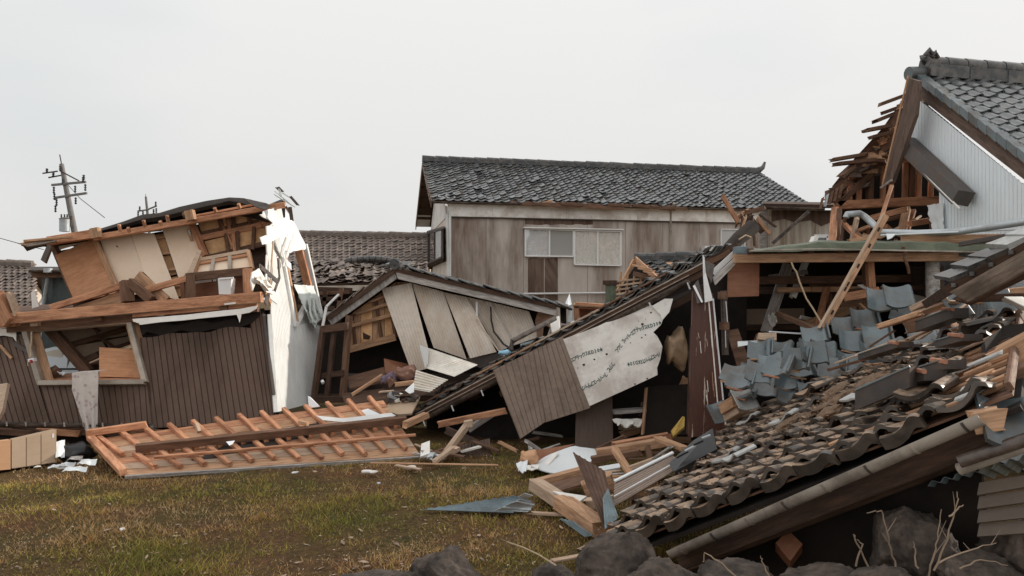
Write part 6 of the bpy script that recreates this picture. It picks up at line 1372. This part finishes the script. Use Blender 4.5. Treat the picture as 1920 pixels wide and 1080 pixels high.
# loose pale and odd tiles lying over the slope
t_pale2 = tile_mesh('loose_tile_pale', tile_pale, w=.28, l=.26, h=.05, th=.018, nx=10)
for k, (x, y, d, rz, m, lab) in enumerate(((1410, 796, 6.5, .5, t_pale2, 'pale tile lying on the muddy pantiles near the scraped post'), (1478, 796, 6.2, .35, t_pale2, 'pale curved tile beside the first soil clod'), (1640, 748, 5.5, .3, t_pale2, 'broad white tile lying on top of the muddy slope'), (1695, 735, 5.2, .3, t_pale2, 'whitish tile overlapping near the bare battens'), (1395, 866, 6.0, -.2, t_pale2, 'broken pale crescent tile in the middle of the muddy slope'), (1370, 868, 6.0, .6, t_pale2, 'small pale tile tilted beside the broken crescent tile'), (1620, 752, 5.6, .1, t_pale2, 'pale tile half buried in the roof soil'))):
    M = Matrix.Translation(RPL(x, y) + rn2 * .07) @ frame(E1 - E0, rn2) @ Matrix.Rotation(rz - .3, 4, 'Z') @ Matrix.Rotation(-.1, 4, 'X') @ Matrix.Diagonal((.85, .8, .8, 1)) @ Matrix.Translation((0, -.13, .02))
    tag(link(bpy.data.objects.new('loose_tile', m), M), lab, 'roof tile')
def flat_tile(a, b, hgt, m, lab, endm=None, th=.02):
    a, b = RPL(a[0], a[1]) + rn2 * (.10 + hgt), RPL(b[0], b[1]) + rn2 * (.10 + hgt); o = slab('ridge_tile_slab', [a, b, b + V((.0, .0, -hgt)), a + V((.0, .0, -hgt))], .16, m); tag(o, lab, 'roof tile')
    if endm: beam('broken_end', b + V((0, -.005, -.012)), b + V((.001, .15, -.012)), .03, .03, endm, o)
    return o
for k, (a, b, hgt, m, lab) in enumerate((((1644, 762, 4.7), (1762, 737, 4.4), .07, metal_d, 'flat black ridge tile with red clay end lying on the slope'), ((1640, 790, 4.5), (1745, 748, 4.2), .13, metal_d, 'upright black ridge tile leaning near the gutter'), ((1738, 636, 5.8), (1810, 612, 5.6), .09, metal_d, 'black ridge tile across the top of the battens'), ((1700, 742, 5.0), (1800, 716, 4.7), .06, metal_d, 'black ridge tile between the bare battens and the pale tiles'), ((1775, 672, 5.3), (1826, 660, 5.1), .05, metal_d, 'short dark ridge tile with clay end on the battens'), ((1625, 690, 6.0), (1700, 668, 5.8), .05, metal_d, 'dark tile strip below the blue grey tiles'))):
    o = flat_tile(a, b, hgt, m, lab, tile_raw if k != 1 else None); beam('pale_top_edge', RPL(a[0], a[1]) + rn2 * (.10 + hgt) + V((0, -.003, .006)), RPL(b[0], b[1]) + rn2 * (.10 + hgt) + V((0, -.003, .006)), .012, .012, tile_blue, o)
# black plastic ridge capping at the left of the slope
o = slab('black_sheet', [P(1254, 868, 7.2), P(1300, 826, 7.4), P(1336, 803, 7.4), P(1344, 842, 7.1), P(1264, 884, 7.0)], .03, bagm); tag(o, 'glossy black ridge capping piece at the edge of the muddy slope', 'ridge capping')
for k in range(4): beam('edge_ridge', P(1268 + 16 * k, 858 - 12 * k, 7.1), P(1290 + 14 * k, 846 - 10 * k, 7.1), .03, .02, metal_l if k % 2 else bagm, o)

# ================================================================ blue grey tiles heaped behind the slope
HE = []
rr = random.Random(33)
spots0 = [(1375, 700, 7.3), (1410, 690, 7.3), (1447, 680, 7.2), (1395, 735, 7.1), (1437, 725, 7.0), (1478, 712, 7.0), (1425, 655, 7.5), (1462, 648, 7.5), (1500, 690, 6.95), (1520, 668, 7.1), (1546, 660, 7.0), (1560, 690, 6.8), (1598, 640, 7.1), (1600, 678, 6.75), (1640, 665, 6.7), (1528, 628, 7.4), (1582, 612, 7.4), (1622, 598, 7.3), (1645, 630, 6.95), (1668, 648, 6.6), (1695, 585, 7.1), (1712, 655, 6.4), (1732, 630, 6.4), (1660, 700, 6.3), (1690, 690, 6.2), (1485, 740, 6.8), (1525, 735, 6.7)]
spots0 += [(1388 + 35 * k, 712 - 13 * k, 6.75 - .05 * k) for k in range(5)]
spots = [(x, y, d + 1.15) for x, y, d in spots0]
desc = ['leftmost', 'upright', 'tilted', 'flat lying', 'overlapping', 'half buried']
t_big = tile_mesh('blue_tile_large', tile_blue, w=.31, l=.30, h=.065, th=.032, nx=14)
ordn = 'first second third fourth fifth sixth seventh eighth ninth tenth eleventh twelfth thirteenth fourteenth fifteenth sixteenth seventeenth eighteenth nineteenth twentieth'.split()
hrow = [0 if y + (x - 1375) * .42 < 712 else (1 if y + (x - 1375) * .42 < 752 else 2) for x, y, _ in spots]
def heap_label(k):
    same = sorted([q for q in range(len(spots)) if hrow[q] == hrow[k]], key=lambda q: spots[q][0])
    return '%s blue grey tile from the scraped post in the %s row of the tile heap' % (ordn[same.index(k)], ['top', 'middle', 'lowest'][hrow[k]])
for k, (x, y, d) in enumerate(spots):
    M = Matrix.Translation(P(x, y, d)) @ Matrix.Rotation(rr.gauss(-.3, .22), 4, 'Z') @ Matrix.Rotation(.72 + rr.gauss(0, .2), 4, 'X') @ Matrix.Rotation(rr.gauss(.1, .14), 4, 'Y') @ Matrix.Diagonal((.92, .92, .95, 1)) @ Matrix.Translation((0, -.13, 0))
    o = link(bpy.data.objects.new('roof_tile', t_big if k % 4 else t_blue), M); tag(o, heap_label(k), 'roof tile', 'heap of blue grey tiles')
    if k % 3 != 1:                          # interlocking flange of the tile
        beam('tile_flange', M @ V((.155, .0, .03)), M @ V((.155, .28, .03)), .02, .07, tile_blue, o); beam('clay_edge', M @ V((-.13, -.004, -.035)), M @ V((.05, -.004, -.05)), .012, .02, tile_raw if k % 2 else w_tan, o)
for k, (x, y, d, rx, rz, lab) in enumerate(((1655, 566, 8.3, .9, -.35, 'blue grey tile standing on edge at the top of the tile heap'), (1688, 560, 8.2, .85, -.25, 'tall blue grey cover tile at the top of the tile heap'), (1798, 574, 7.0, .9, .35, 'blue grey tile wedged under the hanging roof edge'), (1880, 580, 6.6, 1.1, .1, 'curved blue tile standing by the border under the hanging roof edge'), (1905, 800, 3.9, .8, -.3, 'blue grey tile lying beyond the gutter end'))):
    M = Matrix.Translation(P(x, y, d)) @ Matrix.Rotation(rz, 4, 'Z') @ Matrix.Rotation(rx, 4, 'X') @ Matrix.Rotation(.15, 4, 'Y') @ Matrix.Diagonal((1, 1, 1, 1)) @ Matrix.Translation((0, -.1, 0))
    tag(link(bpy.data.objects.new('roof_tile', t_big), M), lab, 'roof tile')
single(1397, 745, 8.2, t_pale2, .75, .1, .25, 1.0, 'pale blue tile propped at the foot of the scraped post')
single(1350, 772, 8.4, t_blue, .9, -.3, .5, .8, 'broken grey tile beside the foot of the scraped post')
for k, (a, b, m) in enumerate((((1358, 768), (1384, 752), w_tan), ((1366, 780), (1392, 764), w_pale))): plank(a, b, 8.4, 8.2, .16, .12, m, ['tan wood block under the propped pale tile', 'pale wood block next to the broken grey tile'][k], 'wood_block', 'wood block')
# rubble bed that carries the heap
bed = rock('rubble_mound', V((3.3, 7.6, .25)), (1.9, 1.5, 1.25), mat('rubble_earth', (.11, .08, .06), .95, .4, 9, bump=.8, col2=(.05, .035, .027), dirt=.8, dscale=5, rnd=0), 91, 5, .6); bed.matrix_basis = Matrix.Translation((4.0, 9.9, -.1)); tag(bed, 'dark mound of earth and rubble under the tile heap', 'rubble mound')
for k in range(20):                         # splinters and stacked laths among the tiles
    x, y = rr.uniform(1490, 1830), 0; y = 735 - (x - 1490) * .40 + rr.uniform(-30, 40); d = 7.9 - (x - 1490) / 340 * 1.2
    a = P(x, y, d); e = V((rr.uniform(.15, .4), rr.uniform(-.25, .1), rr.uniform(.0, .16)))
    o = beam('splintered_lath', a, a + e, rr.uniform(.03, .07), rr.uniform(.015, .03), rr.choice([w_pale, w_tan, w_mid, w_grey]), None, rag=.03); tag(o, 'splintered lath strip jammed among the fallen tiles', 'lath', 'splintered laths among the tiles')
for k, (a, b, w, h_, m, lab) in enumerate((((1715, 580), (1768, 555), .12, .06, w_pale, 'pale split board at the top of the tile heap'), ((1722, 588), (1790, 565), .2, .03, w_pale, 'wide pale board under the hanging roof edge'), ((1650, 612), (1725, 588), .08, .05, w_tan, 'tan batten behind the blue tiles'), ((1700, 612), (1780, 600), .06, .14, w_mid, 'brown curved board above the bare battens'), ((1760, 598), (1812, 622), .16, .05, w_tan, 'tan plank sloping below the hanging roof edge'))): plank(a, b, 7.4, 7.0, w, h_, m, lab, rag=.04)

# ================================================================ timber and debris at the right border
for k, (a, b, da, db, w, h_, m, lab) in enumerate((
    ((1862, 690), (1960, 640), 5.0, 4.9, .2, .2, w_tan, 'thick squared beam end sticking out behind the verge'), ((1850, 742), (1990, 700), 4.6, 4.5, .16, .24, w_mid, 'brown beam below the squared beam end'),
    ((1855, 790), (1985, 765), 4.3, 4.2, .10, .14, w_mid, 'dark beam beside the gutter end'), ((1868, 648), (1980, 606), 5.6, 5.3, .12, .12, w_dark, 'dark timber under the squared beam'), ((1870, 655), (1990, 668), 5.2, 4.9, .04, .08, w_pale, 'pale board edge lying on the dark timber'),
    ((1800, 560), (1960, 556), 6.6, 6.3, .1, .07, w_dark, 'black beam under the hanging roof edge'), ((1860, 550), (1960, 540), 6.8, 6.7, .08, .06, w_tan, 'small tan board beyond the black beam'), ((1820, 565), (1930, 562), 6.9, 6.7, .1, .06, w_tan, 'tan board behind the curved blue tile'), ((1898, 560), (1940, 580), 6.2, 6.0, .2, .04, plaster, 'cream board piece near the curved blue tile'))): plank(a, b, da, db, w, h_, m, lab, 'timber', 'timber', rag=.01)
slabw = board_([(1846, 640, 5.1), (1880, 612, 5.3), (1960, 600, 5.2), (1960, 700, 5.0), (1860, 730, 4.8)], .05, black, 'dark panel behind the stacked border timbers', 'dark_board', 'board')
board_([(1856, 724, 4.75), (1890, 700, 4.8), (1925, 760, 4.5), (1870, 790, 4.4)], .04, w_mid, 'broken brown board leaning on the verge')
# corrugated sheets and siding low at the border
o = ribbed('corrugated_sheet', [P(1738, 908, 4.3), P(1960, 846, 3.95), P(1980, 868, 4.8), P(1775, 915, 5.2)], .076, .011, sheet_bl, None, prof='wave', th=.002); tag(o, 'bluish corrugated metal sheet jutting from under the roof', 'metal sheet')
for k in range(4):
    o = slab('siding_plank', [P(1836, 905 + 26 * k, 4.1), P(1985, 880 + 30 * k, 3.9), P(1985, 902 + 31 * k, 3.88), P(1832, 928 + 26 * k, 4.08)], .03, mat('siding_tan%d' % k, (.13, .10, .078), .7, .15, 8, rnd=0) if k == 0 else MATS['siding_tan0']); tag(o, ['topmost tan siding plank at the border under the corrugated sheet', 'second tan siding plank at the border', 'third tan siding plank at the border', 'lowest tan siding plank at the border'][k], 'siding plank', 'tan siding planks at the border')
for k in range(2):
    o = tube('broken_gutter_piece', [P(1798, 880 - 14 * k, 4.1 - .1 * k), P(1960, 822 - 10 * k, 3.8)], .035, pvc if k == 0 else gut_dark, None, 10); tag(o, ['beige pipe lying above the corrugated sheet', 'dark pipe lying above the beige pipe'][k], 'pipe')
o = ribbed('corrugated_sheet', [P(1560, 945, 4.9), P(1650, 915, 4.8), P(1640, 928, 5.6), P(1575, 948, 5.7)], .076, .011, rust, None, prof='wave', th=.002); tag(o, 'rusty corrugated sheet edge in the shade under the gutter', 'metal sheet')
board_([(1700, 880, 4.7), (1840, 850, 4.4), (1850, 960, 4.5), (1720, 990, 4.7)], .05, black, 'black panel added to fill the shade behind the big boulder', 'dark_board', 'board')  # black slab paints the dark void under the roof edge
board_([(1454, 1018, 5.0), (1478, 994, 5.05), (1505, 1020, 4.95), (1482, 1052, 4.9)], .12, brown_panel, 'reddish broken brick block in the shade under the gutter', 'brick_block', 'brick')

# ================================================================ plank pile, sheets and scraps in the middle
board_([(968, 870, 9.6), (982, 848, 9.8), (1078, 832, 10), (1000, 868, 9.7), (985, 884, 9.5)], .03, brown_panel, 'orange board curling up behind the white sheet'); pillow('carpet_roll', P(992, 858, 9.6), .12, .12, .09, cardo, .2, 'rolled orange carpet end beside the white sheet')['category'] = 'carpet'
g = []
for j in range(9):
    v = j / 8; row = []
    for i in range(15):
        u = i / 14; x = 996 + 128 * u; yt = 872 - 40 * min(1, u / .62) + 12 * max(0, u - .62) / .38; yb = 876 + 12 * math.sin(u * 3.1) * .9 - 14 * max(0, u - .6) / .4
        row.append(P(x, yt + (yb - yt) * v, 9.75 - .5 * v + .1 * u) + V((0, 0, .02 * math.sin(u * 7 + v * 2) + .012 * noise.noise(V((u * 4, v * 4, 1))))))
    g.append(row)
o = shell('white_board', g, .012, white); tag(o, 'big bright white sheet lying at the edge of the grass', 'sheet')
o = cloth('white_rag', [P(968, 868, 9.4), P(990, 862, 9.5), P(986, 886, 9.1), P(972, 884, 9.2)], .008, white, None, 10, 10, .012, 8, 6, .003); tag(o, 'crumpled white rag at the corner of the white sheet', 'rag'); 
o = cloth('white_rag', [P(986, 872, 9.3), P(1012, 872, 9.4), P(1008, 880, 9.2), P(984, 882, 9.2)], .008, plaster, None, 8, 6, .01, 8, 7, .002); tag(o, 'flat cream rag under the edge of the white sheet', 'rag')
pile = [((1004, 908), (1120, 985), 8.2, 7.0, .15, .13, w_pale, 'heavy pale beam along the near side of the plank pile'), ((1052, 940), (1128, 992), 7.6, 6.8, .18, .14, w_tan, 'second heavy beam end of the plank pile'), ((1010, 906), (1090, 884), 8.4, 8.8, .1, .1, w_tan, 'tan beam forming the far side of the plank pile'),
    ((1150, 838), (1255, 820), 9.2, 9.3, .1, .12, w_orange, 'orange timber lying across the back of the plank pile'), ((1120, 850), (1250, 828), 9.0, 9.0, .14, .1, w_tan, 'long tan timber in front of the orange timber'), ((1110, 862), (1200, 848), 8.9, 8.9, .1, .08, w_mid, 'brown timber under the long tan timber'),
    ((1152, 842), (1184, 892), 8.5, 8.2, .09, .05, w_tan, 'tan stud leaning across the plank pile'), ((1232, 822), (1285, 842), 8.6, 8.3, .12, .05, w_tan, 'short tan plank near the black ridge capping'), ((1180, 878), (1225, 862), 8.3, 8.2, .08, .05, w_pale, 'pale slat in the middle of the plank pile'), ((1214, 838), (1220, 866), 8.6, 8.5, .06, .06, w_mid, 'upright brown stub in the plank pile'),
    ((1225, 860), (1258, 838), 8.4, 8.3, .14, .03, w_grey, 'grey board tilted behind the ribbed wall sheet'), ((1120, 842), (1172, 818), 9.6, 9.6, .05, .05, w_mid, 'thin dark stick behind the white sheet'), ((1250, 855), (1272, 872), 7.9, 7.7, .1, .04, w_pale, 'pale plank end by the black ridge capping'), ((1180, 905), (1190, 942), 7.8, 7.6, .06, .06, w_mid, 'brown upright stake behind the rusty sheet'),
    ((1095, 918), (1150, 900), 7.9, 7.9, .16, .16, w_tan, 'split log inside the plank pile'), ((1100, 945), (1148, 940), 7.6, 7.5, .16, .1, w_pale, 'pale log in front of the split log'), ((1000, 962), (1068, 966), 7.55, 7.5, .05, .03, w_pale, 'white pine stick on the grass beside the plank pile')]
for a, b, da, db, w, h_, m, lab in pile: plank(a, b, da, db, w, h_, m, lab, 'timber', 'timber', rag=.025)
board_([(1015, 912, 8.2), (1090, 890, 8.7), (1100, 905, 8.2), (1030, 925, 7.8)], .03, w_mid, 'brown board lying flat inside the plank pile'); board_([(1035, 920, 7.7), (1100, 930, 7.5), (1080, 945, 7.4)], .02, plaster, 'torn white paperboard on the heavy pale beam')
board_([(1122, 875, 8.6), (1163, 868, 8.7), (1163, 876, 8.6), (1122, 884, 8.5)], .02, white, 'white strip board beside the rusty upright sheet')
for k in range(9):
    o = beam('lath', P(1128, 886 + 4.5 * k, 8.3 - .05 * k), P(1172 + R.uniform(-8, 8), 882 + 5 * k, 8.35 - .05 * k), .05, .014, [w_pale, w_grey, w_tan][k % 3], None, rag=.02); tag(o, ['topmost', 'second', 'third', 'fourth', 'fifth', 'sixth', 'seventh', 'eighth', 'lowest'][k] + ' thin lath in the small stack behind the rusty sheet', 'lath', 'lath stack behind the rusty sheet')
q = [P(1262, 852, 7.7), P(1268, 880, 7.2), P(1150, 950, 7.0), P(1152, 906, 7.6)]
o = ribbed('ribbed_wall_sheet', q, .06, .01, side_mid, None, prof='rib'); tag(o, 'brown ribbed wall sheet lying between the plank pile and the muddy tiles', 'metal sheet'); beam('pale_edge', q[0] + V((0, 0, .02)), q[3] + V((0, 0, .02)), .05, .02, white, o); beam('pale_edge', q[1].lerp(q[0], .35) + V((0, -.02, .02)), q[2].lerp(q[3], .35) + V((0, -.02, .02)), .014, .014, lamp_w, o)
o = ribbed('upright_sheet', [P(1074, 848, 7.2), P(1134, 883, 7.3), P(1158, 982, 6.7), P(1132, 990, 6.6)], .05, .008, rust, None, prof='bead'); tag(o, 'rusty brown corrugated sheet standing upright by the muddy tiles', 'metal sheet')
o = ribbed('upright_sheet', [P(1130, 934, 6.75), P(1140, 915, 6.9), P(1160, 970, 6.65), P(1134, 992, 6.55)], .04, .008, sheet_bl, None, prof='bead'); tag(o, 'blue grey corrugated offcut at the foot of the rusty upright sheet', 'metal sheet')
# scraps on the grass
o = ribbed('metal_offcut', [G(788, 956, .02), G(960, 930, .12), G(998, 940, .05), G(960, 962, .03)], .07, .008, sheet_bl, None, prof='wave'); tag(o, 'long pointed blue grey metal offcut lying on the grass', 'metal sheet')
o = ribbed('metal_offcut', [G(925, 958, .05), G(975, 936, .16), G(1004, 944, .08), G(990, 960, .02)], .09, .012, metal_l, None, prof='rib'); tag(o, 'folded bright metal offcut on the grass beside the plank pile', 'metal sheet')
o = slab('metal_offcut', [G(970, 932, .05), G(984, 924, .12), G(1000, 929, .1), G(990, 934, .05)], .004, metal_alu, None, back=(0, 0, -1)); tag(o, 'small curled metal scrap above the folded offcut', 'metal scrap')
o = ribbed('metal_offcut', [G(1050, 972, .05), G(1075, 978, .12), G(1112, 1004, .06), G(1098, 1006, .02)], .06, .008, sheet_bl, None, prof='wave'); tag(o, 'narrow blue metal strip beside the heavy beam end', 'metal scrap')
tube_ = tube('bare_wire', [G(932, 1003, .25), G(936, 1010, .12), G(950, 1016, .04), G(980, 1026, .03), G(1010, 1040, .04), G(1045, 1062, .05)], .007, rope_m, None, 6); tag(tube_, 'bare pale wire curving over the grass towards the boulders', 'wire')
labs = ['small white plaster lump on the grass by the rafter panel', 'broken white plaster piece on the grass below the dark void', 'grey slate flake on the grass', 'white curled card on the grass under the eave', 'tiny brick red crumb on the grass', 'white tile chip beside the plaster lump', 'cream tube on the grass', 'pale chip near the tan cabinet']
for k, (x, y, s_, m) in enumerate(((688, 884, .09, plaster), (700, 885, .08, plaster), (710, 906, .05, metal_l), (770, 876, .11, plaster), (553, 886, .06, lamp_w), (230, 992, .05, plaster), (590, 884, .04, w_pale), (70, 875, .05, plaster))):
    p = G(x, y, .02); o = rock('debris_chip', p, (s_, s_ * .6, s_ * .3), m, 100 + k, 2, .6, k); tag(o, labs[k], 'debris chip')
for a, b, w, lab in (((696, 868), (932, 872), .03, 'long thin stick lying at the far edge of the grass'), ((742, 872), (788, 880), .05, 'pale bark strip on the grass below the rafter panel corner'), ((1034, 1052), (1100, 1040), .06, 'pale broken lath beside the boulders')):
    o = beam('stick', G(*a, .04), G(*b, .05), w, .02, w_tan if w < .05 else w_pale, None, rag=.02); tag(o, lab, 'stick')
o = slab('papers_scrap', [P(790, 832, 10.2), P(806, 826, 10.3), P(806, 850, 10), P(788, 856, 9.9)], .03, plaster); tag(o, 'pile of torn white plasterboard by the corner of the rafter panel', 'plasterboard')
for k in range(7):
    a = G(792 + 7 * k, 852 + 3 * (k % 3), .08); o = beam('plaster_bit', a, a + V((R.uniform(-.12, .12), R.uniform(-.1, .1), R.uniform(-.03, .06))), .08, .03, R.choice([plaster, w_grey, metal_l]), None, rag=.03); tag(o, 'broken plasterboard bit on the ground under the pale stud', 'plasterboard', 'plasterboard bits under the pale stud')

# ================================================================ boulders and twigs
for k, (x, y, d, s_, lab) in enumerate((
    (832, 1116, 4.75, (.3, .3, .34), 'rounded dark boulder standing at the edge of the grass'), (705, 1134, 4.5, (.42, .3, .26), 'low grey boulder beside the rounded dark boulder'), (1160, 1092, 4.6, (.40, .36, .36), 'broad dark boulder in front of the lowest pantiles'), (1250, 1140, 4.3, (.38, .34, .3), 'flat topped boulder under the gutter'), (1050, 1138, 4.3, (.24, .25, .22), 'small boulder between grass and broad dark boulder'),
    (1708, 1042, 4.4, (.34, .3, .38), 'large leaning boulder under the gutter with dry twigs'), (1390, 1128, 4.2, (.42, .3, .22), 'flat dark boulder along the lower border'), (1540, 1120, 4.2, (.36, .3, .2), 'low boulder beside the leaning boulder'), (1850, 1112, 4.0, (.3, .28, .22), 'dark boulder near the lower corner'), (1930, 1065, 4.2, (.34, .3, .3), 'boulder cut by the border below the siding planks'), (1800, 1075, 4.9, (.4, .3, .25), 'dark boulder behind the leaning boulder and the siding planks'), (1640, 1122, 3.9, (.3, .25, .2), 'rounded stone in front of the leaning boulder'))):
    c = P(x, y, d); o = rock('boulder', c, s_, stone, 40 + k * 3, 6, .5, k * .8); tag(o, lab, 'boulder', 'boulders along the near edge')
    # ground every boulder on a buried foot
tw = [[(1605, 1062), (1618, 1020), (1606, 1012)], [(1628, 1062), (1600, 1000), (1607, 1020)], [(1752, 1070), (1775, 1010), (1796, 935), (1794, 922)], [(1680, 1062), (1668, 1020), (1660, 990), (1654, 956), (1636, 960), (1625, 962)], [(1740, 1080), (1752, 1040), (1760, 1000), (1765, 955)], [(1760, 1055), (1820, 1030), (1868, 1018)], [(1720, 1066), (1716, 1035), (1712, 1015)], [(1380, 1080), (1345, 1050), (1322, 1037), (1318, 1054)], [(1440, 1078), (1430, 1055), (1426, 1042)], [(1780, 970), (1800, 950), (1806, 946)], [(1870, 800), (1900, 748), (1918, 730)], [(1850, 745), (1915, 735), (1935, 733)], [(1798, 1068), (1840, 1048), (1890, 1060)]]
twl = ['short forked dry twig at the foot of the leaning boulder', 'thin dry twig crossing the leaning boulder', 'tall dry stalk rising beside the leaning boulder', 'arched dry twig over the leaning boulder', 'slender dry stalk behind the tall stalk', 'dry branch pointing to the border', 'tiny dry stem in front of the leaning boulder', 'looped dry vine on the flat boulder', 'small dry stem by the brick block', 'side sprig of the tall dry stalk', 'dry vine beside the border timbers', 'straight dry vine across the border timbers', 'bent dry branch on the low boulder']
for k, pts in enumerate(tw):
    dd = 3.85 if pts[0][1] > 900 else 4.3
    sm = []
    for a, b in zip(pts, pts[1:]):
        for q in range(4): t_ = q / 4; sm.append(P(a[0] + (b[0] - a[0]) * t_ + R.uniform(-2, 2), a[1] + (b[1] - a[1]) * t_ + R.uniform(-2, 2), dd))
    sm.append(P(*pts[-1], dd)); o = tube('dry_twig', sm, .0055, twig, None, 5, .002); tag(o, twl[k], 'twig')
    if k in (2, 3, 4, 5):
        for q in (4, 7): 
            if q < len(sm): tube('side_shoot', [sm[q], sm[q] + V((R.uniform(-.08, .08), 0, R.uniform(.04, .1)))], .003, twig, o, 4, .001)
